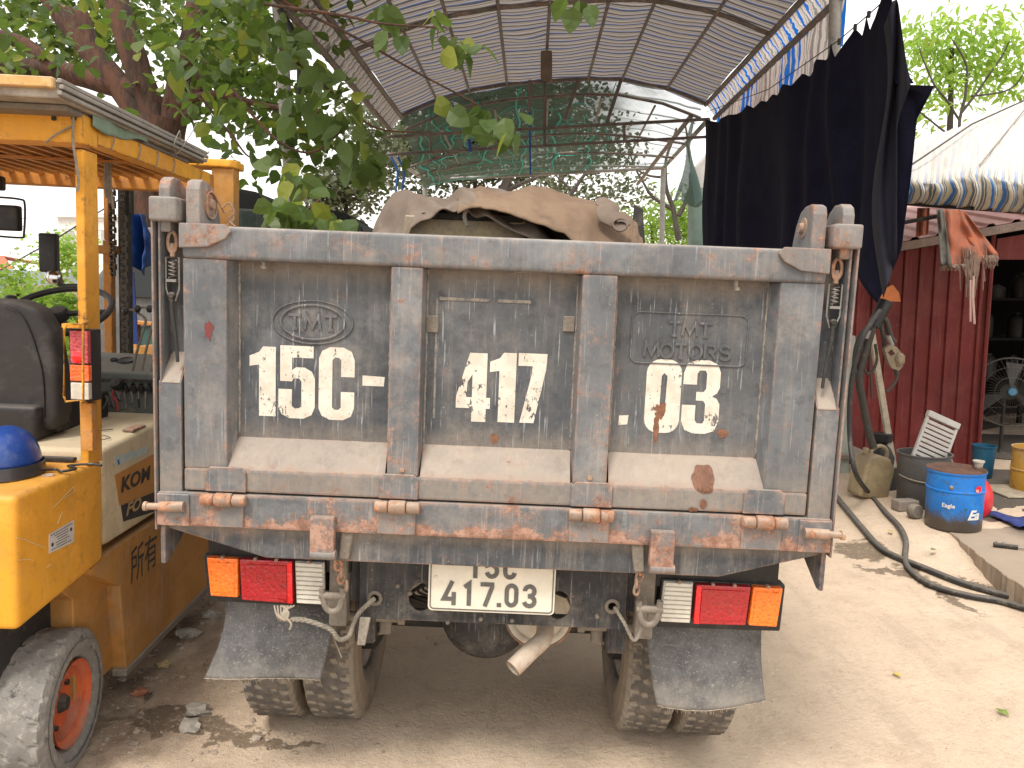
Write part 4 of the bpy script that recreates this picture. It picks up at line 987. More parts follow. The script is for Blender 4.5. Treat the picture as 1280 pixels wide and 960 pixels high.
# seat
q = MB(); q.box(-.66, -.22, .50, .58, .98, 1.02); q.box(-.66, -.25, .42, .90, .965, 1.08); q.build('seat_cushion', simple('seat_vinyl', (.022, .021, .022), .55, .3, 6, .4, dust=(.2, .17, .15), dustk=.35), fork, .03, 4, True)
m_seat = simple('worn_black_vinyl', (.032, .030, .030), .6, .3, 5, .3, .004, dust=(.22, .2, .18), dustk=.3)
q = MB(); ys = .46
prof = [(-.66, 1.0), (-.66, 1.30), (-.62, 1.40), (-.52, 1.425), (-.33, 1.425), (-.265, 1.40), (-.225, 1.33), (-.205, 1.2), (-.20, 1.05), (-.22, .99)]
q.prism([(x, ys, z) for x, z in prof], (0, .10, 0)); q.build('seat_back', m_seat, fork, .03, 4, True)
q = MB(); q.tube(spline([Vector((-.245, ys - .002, 1.04)), Vector((-.25, ys - .004, 1.2)), Vector((-.30, ys - .004, 1.36)), Vector((-.36, ys - .004, 1.40))], 6), .003, 5); q.build('seat_piping', m_black, fork)
# rear guard post
pf = ky(112, 400, .27); pl_ = ky(97, 400, .27)
MB().box(pl_.x, -.002, .27, .352, .925, 1.885).build('guard_post', m_yel, fork, .005, 3, True)
MB().box(-1.06, -1.0, .27, .352, .925, 1.885).build('guard_post', m_yel, fork, .005, 2)
zb1, zt1 = 1.900, 1.985
MB().box(-1.06, .003, .262, .345, zb1, zt1).build('guard_rear_beam', m_yel, fork, .005, 2)
MB().box(-.055, .004, .346, 1.27, zb1 + .012, zt1 - .012).build('guard_side_beam', m_yel, fork, .005, 2)
MB().box(-1.06, -1.0, .346, 1.27, zb1 + .012, zt1 - .012).build('guard_side_beam', m_yel, fork, .005, 2)
MB().box(-1.06, -.002, 1.272, 1.33, zb1 - .01, zt1 - .012).build('guard_front_beam', m_guardrust, fork, .005, 2)
for i in range(15):
    x = -.97 + i * .0625
    MB().box(x, x + .022, .346, 1.271, 1.935, 1.955).build('guard_bar', m_guardrust, fork)
MB().box(-.999, -.056, .78, .80, 1.925, 1.934).build('guard_cross_strap', m_guardrust, fork)
q = MB()
for u in (68, 93): c = ky(u, 148, .262); q.lathe([(0, -.001), (.007, -.001), (.008, .002), (.0, .003)], (c.x, .2605, c.z), (0, -1, 0), 12)
q.build('beam_hole', m_dark, fork)
# roof sheet on top
m_gal = wpaint('galvanised_sheet', (.30, .29, .27), (.22, .21, .19), rusts=.15, dusts=.5, edges=.2)
m_under = simple('grey_underside', (.42, .38, .32), .8, .4, 6, .3, col2=(.22, .19, .16))
za = kx(75, 97, .03); zc_ = kx(258, 190, .03); 
yn, yf, zr_ = za.y, zc_.y, (za.z + zc_.z) / 2
MB().box(-1.1, .02, yn + .01, yf, zr_ - .05, zr_ - .004).build('roof_sheet', m_under, fork, .003, 1)
q = MB()
for dz, dx in ((0, .0), (-.016, .006), (-.032, .0)): q.box(.021 + dx, .034 + dx, yn - .002, yf, zr_ - .012 + dz, zr_ + .0 + dz)
q.build('roof_edge_trim', m_gal, fork, .002, 1)
MB().box(-1.1, .016, yn - .012, yn + .009, zr_ - .028, zr_ + .001).build('roof_front_strip', wpaint('worn_orange_strip', (.52, .27, .07), (.55, .40, .2), rusts=.4, dusts=.5, edges=.8), fork, .003, 1)
q = MB(); q.box(-.9, .0, yn + .08, yf - .1, zr_ - .068, zr_ - .052); q.build('roof_packing', m_caked, fork, .003, 1)
# strings and torn green cloth tied round the side beam
def string(P, r=.0022, mat=m_rope, nm='tie_string'):
    q = MB(); q.tube(spline(P, 6), r, 5); return q.build(nm, mat, fork, smooth=True)
for y in (.42, .60, .74, .88, 1.14):
    string([Vector((.006, y, zb1 + .01)), Vector((.012, y + .01, zt1 - .03)), Vector((-.01, y + .015, zt1 + .0)), Vector((.03, y + .03, zt1 + .03))])
string([Vector((-.02, .255, 1.98)), Vector((-.02, .25, 1.90)), Vector((-.01, .256, 1.80)), Vector((-.014, .256, 1.76))], .004)
string([Vector((-.02, .255, 1.95)), Vector((-.07, .25, 1.92)), Vector((-.10, .25, 1.895))], .003)
string([Vector((.035, .88, 2.03)), Vector((.05, .84, 2.06)), Vector((.045, .80, 2.0)), Vector((.03, .86, 1.98)), Vector((.05, .92, 2.05)), Vector((.06, .98, 2.12))], .002)
for k_ in range(3): string([Vector((-.20 + .01 * k_, .8, 1.95)), Vector((-.2 + .01 * k_, .79, 1.86)), Vector((-.195 + .012 * k_, .79, 1.80 - .02 * k_))], .005)
m_gcl = simple('green_rag', (.22, .30, .22), .9)
def cloth(u, v): return Vector((.012 + .006 * sin(u * 9), lerp(.30, .66, u), zt1 + .012 - v * .05 * (1 - abs(u - .25)) - .004 * sin(u * 14)))
sheet('green_rag_strip', cloth, 16, 5, m_gcl, fork, .002)
# front column with cap (mast side)
c0, c1 = ky(264, 240, 1.42), ky(292, 240, 1.42)
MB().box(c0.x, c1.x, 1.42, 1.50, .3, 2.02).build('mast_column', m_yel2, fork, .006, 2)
MB().box(c0.x - .02, c0.x - .004, 1.44, 1.52, .3, 1.98).build('mast_rail', m_dark, fork, .002, 1)
MB().prism([(c0.x - .11, 1.40, 2.02), (c1.x - .01, 1.40, 2.02), (c1.x + .012, 1.43, 2.02), (c1.x + .012, 1.53, 2.02), (c0.x - .11, 1.53, 2.02)], (0, 0, .035)).build('mast_cap', m_yel, fork, .008, 3, True)
MB().box(-.95, c0.x - .11, 1.42, 1.50, 2.015, 2.05).build('mast_top_beam', m_guardrust, fork, .004, 1)
# mast rails, chains seen between the posts
def mast(u0, u1, v0, v1, y, d, mat, nm):
    a, b_ = ky(u0, v0, y), ky(u1, v1, y); return MB().box(a.x, b_.x, y, y + d, b_.z, a.z).build(nm, mat, fork, .003, 1)
mast(128, 141, 300, 470, 1.44, .04, m_guardrust, 'mast_inner_rail'); mast(128, 136, 196, 300, 1.44, .04, m_guardrust, 'mast_inner_rail')
mast(146, 161, 200, 450, 1.46, .05, m_dark, 'mast_channel'); mast(118, 146, 306, 318, 1.42, .03, m_yel2, 'mast_cross_bar')
mast(160, 164, 195, 268, 1.43, .03, m_dark, 'mast_cylinder')
m_chain = simple('oily_chain', (.10, .085, .07), .5, .4, 30, .3, metal=.6)
for (u, v0, v1, y) in ((139.5, 198, 345, 1.40), (153.5, 215, 445, 1.42)):
    a, b_ = ky(u, v0, y), ky(u, v1, y); n = int((a.z - b_.z) / .027); q = MB()
    for k_ in range(n):
        z = lerp(a.z, b_.z, (k_ + .5) / n); w_ = .013 if k_ % 2 else .008
        q.box(a.x - w_, a.x - w_ + .004, y - .01, y + .01, z - .013, z + .013); q.box(a.x + w_ - .004, a.x + w_, y - .01, y + .01, z - .013, z + .013)
        q.box(a.x - .009, a.x + .009, y - .013, y + .004, z - .004, z + .004)
    q.build('lift_chain', m_chain, fork, kind='stuff')
# slanted left front guard post
a0_, a1_ = ky(-20, 250, 1.25), ky(12, 420, 1.15)
q = MB(); q.hexa([(a1_.x - .05, 1.12, a1_.z - .5), (a1_.x + .02, 1.12, a1_.z - .5), (a1_.x + .02, 1.18, a1_.z - .5), (a1_.x - .05, 1.18, a1_.z - .5), (a0_.x - .09, 1.22, 1.95), (a0_.x - .02, 1.22, 1.95), (a0_.x - .02, 1.28, 1.95), (a0_.x - .09, 1.28, 1.95)])
q.build('guard_front_post', m_guardrust, fork, .004, 1)
# dashboard
m_dash = simple('grey_green_dash', (.10, .115, .105), .7, .3, 10, .2, dust=(.3, .27, .22), dustk=.4)
a, b_ = ky(62, 462, 1.0), ky(205, 486, 1.0)
q = MB(); q.hexa([(a.x, 1.0, b_.z - .12), (-.06, 1.0, b_.z - .12), (-.06, 1.24, b_.z - .12), (a.x, 1.24, b_.z - .12), (a.x, 1.0, 1.135), (-.06, 1.0, 1.135), (-.06, 1.22, 1.195), (a.x, 1.22, 1.195)])
q.build('dashboard', m_dash, fork, .015, 3, True)
q = MB(); q.box(a.x, -.06, .992, 1.0, 1.100, 1.110); q.build('dash_groove', m_dark, fork)
for u, v, r_ in ((158, 453, .032), (143, 457, .014), (72, 452, .03)):
    c = ky(u, v, 1.12); c.z = 1.160; q = MB(); q.lathe([(0, .004), (r_ * .8, .003), (r_, .008), (r_ * 1.1, 0)], (c.x, 1.12, c.z + .008), (0, -.28, 1), 18); q.build('dash_gauge', m_black, fork, smooth=True)
c = ky(146, 482, .97); q = MB(); q.lathe([(0, .03), (.018, .028), (.026, .012), (.022, 0), (.01, -.01), (.01, -.03)], (c.x, .98, c.z), (0, -.8, .5), 14); q.build('ignition_knob', m_black, fork, smooth=True)
string([ky(142, 488, .96), ky(140, 497, .955), ky(146, 502, .95), ky(147, 513, .95)], .004, simple('red_ribbon', (.5, .05, .06), .8), 'red_ribbon')
string([ky(150, 490, .96), ky(146, 500, .955), ky(143, 496, .95)], .003, simple('red_ribbon_b', (.5, .08, .09), .8), 'red_ribbon')
for (P_) in ([(160, 488), (171, 440), (180, 410), (181, 398), (166, 388), (158, 389)], [(172, 488), (182, 440), (192, 400), (194, 388), (178, 384), (172, 388)], [(183, 488), (192, 452), (198, 420)]):
    string([ky(u, v, 1.02) for u, v in P_], .0055, m_caked, 'control_lever')
for u, v in ((157, 389), (172, 386), (187, 386)):
    c = ky(u, v, 1.0); q = MB(); q.blob(c, (.013, .013, .016), .02, 2); q.build('lever_knob', m_black, fork, smooth=True)
for u in (158, 168, 178, 188):
    c = ky(u, 486, 1.0); q = MB(); q.lathe([(0.016, -.0), (.012, .012), (.007, .03)], (c.x, .99, c.z - .005), (.2, -.5, 1), 10); q.build('lever_boot', m_black, fork, smooth=True)
for j in range(7):
    string([ky(128 + j * 9, 512 - (j % 3) * 7, .8), ky(134 + j * 8, 500 + (j % 2) * 9, .84), ky(128 + j * 9, 490, .9)], .004, m_dark, 'loose_cable')
# steering wheel
sc_ = ky(73, 389, .88); q = MB(); tilt = Matrix.Rotation(R(28), 3, 'X')
rim_ = [sc_ + tilt @ Vector((.185 * cos(a_), .185 * sin(a_), 0)) for a_ in [2 * pi * i / 48 for i in range(48)]]
q.tube(rim_, .0125, 10, closed=True); q.build('steering_wheel', m_black, fork, smooth=True)
q = MB(); q.lathe([(0, .022), (.03, .02), (.038, .005), (.036, -.02), (0, -.03)], sc_ + Vector((.0, 0, -.01)), tilt @ Vector((0, 0, 1)), 20)
for a_ in (0.05, 3.1, 4.7): q.tube([sc_ + Vector((0, 0, -.01)), sc_ + tilt @ Vector((.178 * cos(a_), .178 * sin(a_), 0))], .011, 8)
q.build('steering_hub', m_black, fork, smooth=True)
q = MB(); c = sc_ + tilt @ Vector((-.178, 0, 0)); q.box(c.x - .02, c.x + .05, c.y - .012, c.y + .012, c.z, c.z + .02); q.lathe([(0, .055), (.018, .052), (.024, .04), (.018, .028), (.008, .025), (.008, 0)], c, (0, 0, 1), 14)
q.build('steering_knob', m_black, fork, .003, 1, True)
q = MB(); q.tube([sc_ + Vector((0, 0, -.03)), sc_ + Vector((0, .28, -.22))], .018, 10); q.build('steering_column', m_black, fork, smooth=True)
# mirrors
c0, c1 = ky(50, 291, 1.30), ky(73, 341, 1.30)
q = MB(); q.box(c0.x, c1.x, 1.28, 1.32, c1.z, c0.z); q.build('wing_mirror', m_black, fork, .012, 4, True)
q = MB(); c = ky(66, 346, 1.28); q.lathe([(0, .004), (.02, .003), (.03, -.002), (.034, -.012), (0, -.02)], c, (.3, -1, .1), 20); q.build('round_mirror', simple('chrome_mirror', (.6, .6, .6), .12, .2, 30, 0, metal=1), fork, smooth=True)
string([ky(70, 352, 1.3), ky(78, 357, 1.3), ky(97, 357, 1.3), ky(112, 360, 1.3)], .009, m_black, 'mirror_arm')
q = MB(); c0, c1 = ky(-14, 255, 1.1), ky(24, 289, 1.1); q.box(c0.x, c1.x, 1.09, 1.13, c1.z, c0.z); q.build('wing_mirror', m_black, fork, .012, 4, True)
q = MB(); c0, c1 = ky(-10, 219, 1.1), ky(3, 238, 1.1); q.box(c0.x, c1.x, 1.09, 1.13, c1.z, c0.z); q.build('wing_mirror', m_black, fork, .012, 4, True)
string([ky(-10, 246, 1.1), ky(24, 249, 1.1), ky(31, 256, 1.1), ky(30, 292, 1.1), ky(26, 297, 1.1), ky(-5, 295, 1.1)], .0045, m_black, 'mirror_frame')
# tail lamp in its wire cage, on the post
tl = bpy.data.objects.new('tail_lamp', None); COL.objects.link(tl); tl.parent = fork
def lb(u0, v0, u1, v1, y, d, mat, nm, bev=.003):
    a, b_ = ky(u0, v0, y), ky(u1, v1, y); return MB().box(a.x, b_.x, y, y + d, b_.z, a.z).build(nm, mat, tl, bev, 2)
lb(86, 411, 116, 502, .215, .055, m_black, 'housing')
m_pink = lens('faded_red_lens', (.42, .05, .06), 'd')
lb(87, 413, 110, 455, .195, .02, m_pink, 'red_lens'); lb(87, 456, 111, 477, .195, .02, lens('orange_lens', (.80, .12, .02), 'd'), 'orange_lens'); lb(88, 478, 111, 500, .195, .02, m_clear, 'clear_lens')
q = MB(); c = ky(97, 446, .195); q.lathe([(0, -.006), (.012, -.004), (.02, 0.001)], (c.x, .195, c.z), (0, 1, 0), 16); q.build('red_lens_disc', m_redh, tl, smooth=True)  # round disc of brighter red on the faded lens
q = MB(); P_ = [ky(u, v, .165) for u, v in ((80, 412), (84, 405), (104, 405), (104, 500), (82, 502), (80, 495))]; q.tube(P_, .0035, 6, closed=True)
q.tube([ky(104, 405, .165), ky(110, 402, .25)], .0035, 6); q.tube([ky(104, 500, .165), ky(110, 505, .25)], .0035, 6)
q.build('wire_cage', m_yel, tl, smooth=True)
q = MB(); c = ky(103, 404, .25); q.lathe([(0, 0), (.035, 0), (.035, .012), (0, .012)], (c.x, .21, c.z - .012), (0, 0, 1), 16, 0, 2 * pi); q.build('lamp_bracket', m_yel, tl)
lb(100, 503, 116, 564, .235, .03, m_guardrust, 'bracket_strip')
# rear wheel
wf = bpy.data.objects.new('wheel', None); COL.objects.link(wf); wf.parent = fork; wf.location = (-.075, .156, .205); wf.rotation_euler = (.4, 0, .10)
t = NT('dusty_solid_tyre'); P_ = t.co(); c = t.mix(t.noise(12, 6, .7), (.16, .15, .14), (.26, .24, .215)); c = t.mix(t.rng(t.noise(40, 6, .75), .5, .7), c, (.36, .33, .29))
c = t.mix(t.rng(t.noise(22, 5, .7), .60, .70), c, (.07, .065, .06))
m_ft = t.set(col=c, rough=.95, normal=t.bump(t.noise(60, 6, .7), .7, .004))
q_ = m_tyre; m_tyre = m_ft; tm2 = tyre_mesh(.222, .165, .128, lug=.005, N=176, nlug=22); m_tyre = q_
o = link('tyre', tm2, None, wf)
m_or2 = wpaint('rim_orange', (.58, .115, .035), (.50, .09, .03), rusts=.4, dusts=.5, dust=(.32, .22, .16), rust=(.16, .07, .04), scale=2)
q = MB(); q.lathe([(.130, .070), (.128, .06), (.118, .052), (.108, .048), (.10, .02), (.06, .012), (.055, .02), (.03, .022), (.028, .034), (0, .036)], (0, 0, 0), (1, 0, 0), 36); q.build('rim', m_or2, wf, smooth=True)
q = MB()
for k_ in range(6): a_ = k_ * pi / 3; q.lathe([(0, .012), (.009, .010), (.010, 0)], (.016, .078 * cos(a_), .078 * sin(a_)), (1, 0, 0), 6)
q.lathe([(0, .02), (.02, .018), (.03, .0)], (.034, 0, 0), (1, 0, 0), 12); q.build('wheel_nuts', m_dark, wf)
# blue safety helmet on the counterweight
hc = ky(8, 560, .12); hl = K.M @ Vector((hc.x, .12, .930))
helm = thing('safety_helmet', 'blue plastic safety helmet resting on the forklift counterweight', 'helmet', hl, K.rot)
t = NT('blue_helmet_plastic'); m_hel = t.set(col=t.mix(t.rng(t.noise(30, 5, .7), .45, .75), (.012, .05, .24), (.06, .10, .26)), rough=.28); m_vis = simple('dark_visor', (.05, .05, .055), .3, .3, 20)
b = bmesh.new(); bmesh.ops.create_uvsphere(b, u_segments=40, v_segments=24, radius=1)
for v in b.verts: v.co = Vector((v.co.x * .082 * (1 if v.co.z > 0 else 1.03), v.co.y * .105, .03 + (v.co.z * .112 if v.co.z > 0 else v.co.z * .0)))
bmesh.ops.delete(b, geom=[v for v in b.verts if v.co.z < .029], context='VERTS')
for f in b.faces: f.smooth = True
me = bpy.data.meshes.new('shell'); b.to_mesh(me); b.free(); o = link('shell', me, m_hel, helm); md = o.modifiers.new('s', 'SOLIDIFY'); md.thickness = .003
q = MB(); n = 40
for r_, z0_, z1_ in ((1.02, .0, .036),):
    A = [(.086 * r_ * cos(a_), .108 * r_ * sin(a_)) for a_ in [2 * pi * i / n for i in range(n)]]
    a1 = [q.b.verts.new((x, y, z1_)) for x, y in A]; a2 = [q.b.verts.new((x * 1.04, y * 1.06, z0_ + .002)) for x, y in A]; a3 = [q.b.verts.new((x * .95, y * .95, z0_ + .002)) for x, y in A]
    for i in range(n):
        j = (i + 1) % n; q.b.faces.new((a1[i], a1[j], a2[j], a2[i])); q.b.faces.new((a2[i], a2[j], a3[j], a3[i]))
q.build('rim_band', m_vis, helm, smooth=True)
q = MB(); q.tube(spline([Vector((.085, .02, .01)), Vector((.11, .05, .006)), Vector((.14, .03, .006)), Vector((.16, .07, .006)), Vector((.12, .10, .006)), Vector((.17, .13, .007)), Vector((.21, .12, .006))], 6), .004, 5); q.build('chin_strap', m_black, helm, smooth=True)
lv = thing('iron_handle', 'dark flat iron piece lying on the counterweight beside the guard post', 'tool', K.M @ Vector((-.12, .30, .93)), K.rot)
MB().box(-.05, .06, -.012, .012, .0, .014).build('bar', m_dark, lv, .005, 2)

# ================================================================= CANOPY TENT over the bay
VPD = ray(664, 368).normalized()
YF, YN = 9.5, 3.2
def striped(name, freq, base, dark, blue, trans=.35, wob=.35, ax='v', bluew=.5, thin=False):
    t = NT(name); uv = t.n('UVMap', uv_map='UVMap'); s = t.n('SeparateXYZ', {0: uv}, out=0 if ax == 'u' else 1); o = t.n('SeparateXYZ', {0: uv}, out=1 if ax == 'u' else 0)
    wn_ = t.noise(3.0, 3, .5, t.map(uv, (2.2, 6, 1) if ax == 'v' else (6, 2.2, 1)))
    s = t.ma('ADD', t.ma('MULTIPLY', s, freq), t.ma('MULTIPLY', wn_, wob * 2))
    fr = t.n('Math', {0: s}, operation='FRACT')
    c = t.mix(t.rng(fr, .40, .46), base, dark)
    c = t.mix(t.ma('MULTIPLY', t.rng(fr, .72, .76), t.ma('SUBTRACT', 1.0, t.rng(fr, .90, .94))), c, base)
    b2 = t.n('Math', {0: t.ma('MULTIPLY', s, .5)}, operation='FRACT')
    c = t.mix(t.ma('MULTIPLY', t.rng(b2, .14, .17), t.ma('SUBTRACT', 1.0, t.rng(b2, .14 + .16 * bluew, .17 + .16 * bluew))), c, blue)
    dirt = t.noise(1.4, 6, .7); c = t.mix(t.rng(dirt, .45, .75, 0, .45), c, (.22, .18, .14))
    t.set(col=c, rough=.75, spec=.2, normal=t.bump(t.noise(7, 5, .6), .5, .02))
    tr = t.t.nodes.new('ShaderNodeBsdfTranslucent'); t.t.links.new(c, tr.inputs[0])
    mxs = t.t.nodes.new('ShaderNodeMixShader'); mxs.inputs[0].default_value = trans
    t.t.links.new(t.bs.outputs[0], mxs.inputs[1]); t.t.links.new(tr.outputs[0], mxs.inputs[2]); t.t.links.new(mxs.outputs[0], t.out.inputs[0])
    return t
tent = thing('canopy_tent', 'arched striped tarpaulin canopy on a rusty steel frame above the truck bay', 'canopy')
m_tube = wpaint('frame_tube', (.10, .09, .085), (.15, .13, .12), rusts=.7, dusts=.3, edges=0)
m_pipe = wpaint('grey_pipe', (.22, .22, .21), (.30, .29, .27), rusts=.2, dusts=.4, edges=0)
purl = [(488, 163), (502, 146), (547, 127), (587, 115), (634, 107), (681, 103), (735, 100), (777, 101), (833, 112), (882, 131), (893, 148)]
far = [W(u, v, 1, YF) for u, v in purl]
def along(p, Y): return p + VPD * ((Y - p.y) / VPD.y)
def tentpt(s, Y, lift=.03):
    x = s * (len(far) - 3) ; i = min(int(x), len(far) - 4); f = x - i; P_ = far[1:-1]
    p = along(P_[i].lerp(P_[i + 1], f), Y); return p + Vector((0, 0, lift)), f
def roof(u, v):
    Y = lerp(YN, YF + .15, v); p, f = tentpt(u, Y)
    sag = sin(pi * f) * .02 + .03 * abs(sin(pi * (Y - YF) / 2.5)) * -1
    p.z += .02 * MN.noise(Vector((u * 9, Y * 2.2, 0))) - sag * .6
    return p
m_roof = striped('striped_tarpaulin', 60, (.30, .268, .245), (.064, .060, .062), (.02, .10, .36), .38, .5, 'v', .4)
sheet('roof_tarpaulin', roof, 72, 90, m_roof.m, tent)
for i, p in enumerate(far):
    if i == 0 or i == len(far) - 1: r_ = .028
    elif i in (1, len(far) - 2): r_ = .026
    else: r_ = .016
    MB().tube([along(p, YN), along(p, YF)], r_, 8).build('purlin', m_tube, tent, smooth=True)
for Y in (4.5, 7.0, 9.45):
    P_ = [along(p, Y) for p in far[1:-1]]; MB().tube(spline(P_, 4), .022, 8).build('roof_hoop', m_tube, tent, smooth=True)
MB().tube([along(p, 9.75) + Vector((0, 0, -.10)) for p in far[1:-1]], .02, 8).build('roof_hoop', m_tube, tent, smooth=True)
m_val = striped('striped_valance', 44, (.66, .62, .58), (.30, .28, .26), (.015, .17, .66), .55, .5, 'u', 1.5)
m_val2 = striped('striped_valance_grey', 42, (.33, .29, .26), (.12, .11, .105), (.12, .13, .16), .35, .4, 'u', .3)
def val_r(u, v):
    Y = lerp(5.7, YF, u); a = along(far[-2], Y); b_ = along(far[-1], Y); ex_ = .34 + .06 * abs(sin(u * 27)) * (1.2 - u)
    c = a.lerp(b_, min(v * 1.35, 1.35) if v < .74 else 1 + (v - .74) * .0)
    c = a.lerp(b_, v / .7) if v < .7 else b_ + Vector((.01, 0, -(v - .7) / .3 * ex_))
    c.x += .025 * sin(u * 120 + v * 3) * v + .01; return c
sheet('valance', val_r, 200, 14, m_val.m, tent)
def val_l(u, v):
    Y = lerp(YN + 1.5, YF, u); a = along(far[1], Y); b_ = along(far[0], Y); c = a.lerp(b_, v * 1.1); c.x -= .02 * sin(u * 110) * v; return c
sheet('valance', val_l, 160, 10, m_val2.m, tent)
# posts
def post(P_, r, nm, mat, parent=tent): return MB().tube(P_, r, 14).build(nm, mat, parent, smooth=True)
a, b_ = W(1043, 0, 1, 5.75), W(1043, 60, 1, 5.75); post([Vector((b_.x + .0, 5.75, gz(2, 5.7))), b_, a + Vector((0, 0, .35))], .044, 'post', m_pipe)
a, b_ = W(350, 30, 1, 5.5), W(366, 270, 1, 5.5); d = (a - b_) / (a.z - b_.z); post([b_ + d * (-b_.z), b_, a + d * .5], .046, 'post', m_pipe)
# eave-level tie bars of the far hoop
def bar(u0, v0, u1, v1, Y0, Y1, r=.02, nm='tie_bar', mat=m_tube, parent=tent): return MB().tube([W(u0, v0, 1, Y0), W(u1, v1, 1, Y1)], r, 8).build(nm, mat, parent, smooth=True)
bar(484, 171, 885, 149, 9.4, 9.4); bar(484, 193, 885, 171, 9.42, 9.42, .018)
for u, v0, v1 in ((538, 169, 191), (612, 165, 187), (681, 103, 184), (780, 155, 178)): bar(u, v0, u + (.5 if u != 681 else 0), v1, 9.4, 9.42, .018, 'strut')
bar(776, 101, 757, 158, 9.4, 9.4, .022, 'brace'); bar(724, 98, 706, 150, 9.4, 9.4, .02, 'brace'); bar(662, 97, 662, 140, 9.4, 9.4, .018, 'hanging_tube')
bar(662, 140, 663, 218, 9.41, 9.41, .012, 'blue_strap', simple('blue_strap', (.02, .12, .42)))
for u in (501, 509):
    q = MB(); q.tube(spline([W(u - 12, 196, 1, 9.3), W(u - 4, 215, 1, 9.3), W(u - 6, 240, 1, 9.3), W(u + 2, 250, 1, 9.3)]), .014, 5); q.build('blue_strap', simple('blue_cloth%d' % u, (.03, .15, .45)), tent, smooth=True)
bar(586, 174, 588, 190, 9.3, 9.3, .02, 'blue_strap', simple('blue_knot', (.02, .08, .35)))
q = MB(); a = W(688, 65, 1, 8.2)
q.box(a.x - .10, a.x + .02, 8.2, 8.24, a.z - .28, a.z + .02); q.build('hanging_rag', m_cvA, tent, .02, 2)
# rear netted bay beyond
net = thing('netted_bay', 'steel frame beyond the canopy covered with torn green shade net', 'net shelter')
YB = 13.6
bl, br = W(531, 225, 1, YB), W(829, 210, 1, YB)
MB().tube([bl, br], .028, 8).build('end_beam', m_pipe, net, smooth=True)
MB().tube([W(486, 193, 1, 9.45), bl], .03, 8).build('eave_beam', m_pipe, net, smooth=True)
MB().tube([W(885, 150, 1, 9.45), br], .032, 8).build('eave_beam', m_pipe, net, smooth=True)
bar(864, 145, 797, 230, 9.5, 14, .03, 'eave_beam', m_tube, net)
MB().tube([br, Vector((br.x + .01, YB, 0))], .045, 12).build('post', m_pipe, net, smooth=True)
MB().tube([bl, Vector((bl.x, YB, 0))], .045, 12).build('post', m_pipe, net, smooth=True)
for Y, dz in ((11.0, -.03), (12.3, -.02), (13.5, 0)):
    f = (Y - 9.5) / (YB - 9.5); e0, e1 = W(486, 193, 1, 9.45).lerp(bl, f), W(885, 150, 1, 9.45).lerp(br, f)
    P_ = [e0.lerp(e1, i / 12) + Vector((0, 0, (.40 - .30 * f) * sin(pi * i / 12) + dz)) for i in range(13)]
    MB().tube(P_, .018, 7).build('hoop', m_pipe if Y > 12.4 else m_tube, net, smooth=True)
for k_ in (1, 2, 3, 4, 5):
    f = k_ / 6; P_ = [W(486, 193, 1, 9.45).lerp(W(885, 150, 1, 9.45), f) + Vector((0, 0, .46 * sin(pi * f))), bl.lerp(br, f) + Vector((0, 0, .10 * sin(pi * f)))]
    MB().tube(P_, .014, 7).build('purlin', m_tube, net, smooth=True)
t = NT('shade_net'); P_ = t.co(); uv = t.n('UVMap', uv_map='UVMap')
g1 = t.n('TexWave', {'Vector': t.map(uv, (1, 1, 1)), 'Scale': 90.0, 'Distortion': .6}, bands_direction='X'); g2 = t.n('TexWave', {'Vector': t.map(uv, (1, 1, 1)), 'Scale': 90.0, 'Distortion': .6}, bands_direction='Y')
grid = t.ma('MAXIMUM', g1, g2); u_ = t.n('SeparateXYZ', {0: uv}, out=0)
dens = t.rng(t.ma('ADD', u_, t.ma('MULTIPLY', t.noise(1.6, 4, .6), .5)), .86, 1.18, .86, .36)
holes = t.rng(t.noise(1.1, 5, .6), .60, .63, 1, 0)
al = t.ma('MULTIPLY', dens, holes)
al = t.ma('MULTIPLY', al, t.rng(grid, .2, .9, .75, 1.15))
folds = t.rng(t.n('TexWave', {'Vector': uv, 'Scale': 3.0, 'Distortion': 5.0, 'Detail': 3.0}, bands_direction='Y'), .93, .99); al = t.ma('MAXIMUM', al, t.ma('MULTIPLY', folds, .85))
m_net = t.set(col=t.mix(t.noise(2, 4), (.05, .105, .085), (.085, .155, .13)), rough=.9, alpha=al)
def netf(u, v):
    e0, e1 = tentpt(u, 9.5, .02)[0], bl.lerp(br, u) + Vector((0, 0, .10 * sin(pi * u) - .10 * (1 - u)))
    p = e0.lerp(e1, v) + Vector((0, .05, 0))
    p.z += -.09 * sin(pi * v) - .05 * sin(pi * v * 2.9) ** 2 + .07 * MN.noise(Vector((u * 5, v * 5, 0))); return p
sheet('shade_net', netf, 60, 40, m_net, net)
m_teal = simple('teal_cord', (.03, .42, .36), .7, .3, 20)
for k_ in range(17):
    u = .03 + k_ * .043 + rnd.uniform(-.01, .01) ; v0_, v1_ = rnd.uniform(0, .25), rnd.uniform(.5, .98); P_ = []
    for i in range(24):
        f = i / 23; v = lerp(v0_, v1_, f); P_.append(netf(u + .010 * sin(f * 9 + k_ * 1.7) + .008 * sin(f * 21 + k_), v) + Vector((0, 0, -.03)))
    MB().tube(P_, .013 if k_ % 3 == 0 else .006, 5).build('teal_cord', m_teal, net, smooth=True)
for k_ in range(5):
    v = .15 + k_ * .18; MB().tube([netf(.03 + .6 * i / 20, v + .03 * sin(i * .9 + k_)) + Vector((0, 0, -.02)) for i in range(21)], .0045, 4).build('teal_cord', m_teal, net, smooth=True)
def hang(u, v):
    a = W(868, 150, 1, 9.6).lerp(W(852, 200, 1, 11.5), u); return a + Vector((.12 * sin(u * 7) * v, .2 * sin(v * 4 + u * 5), -1.05 * v * (1 - .45 * u) + .05 * sin(u * 14)))
sheet('hanging_net', hang, 20, 20, m_net, net)
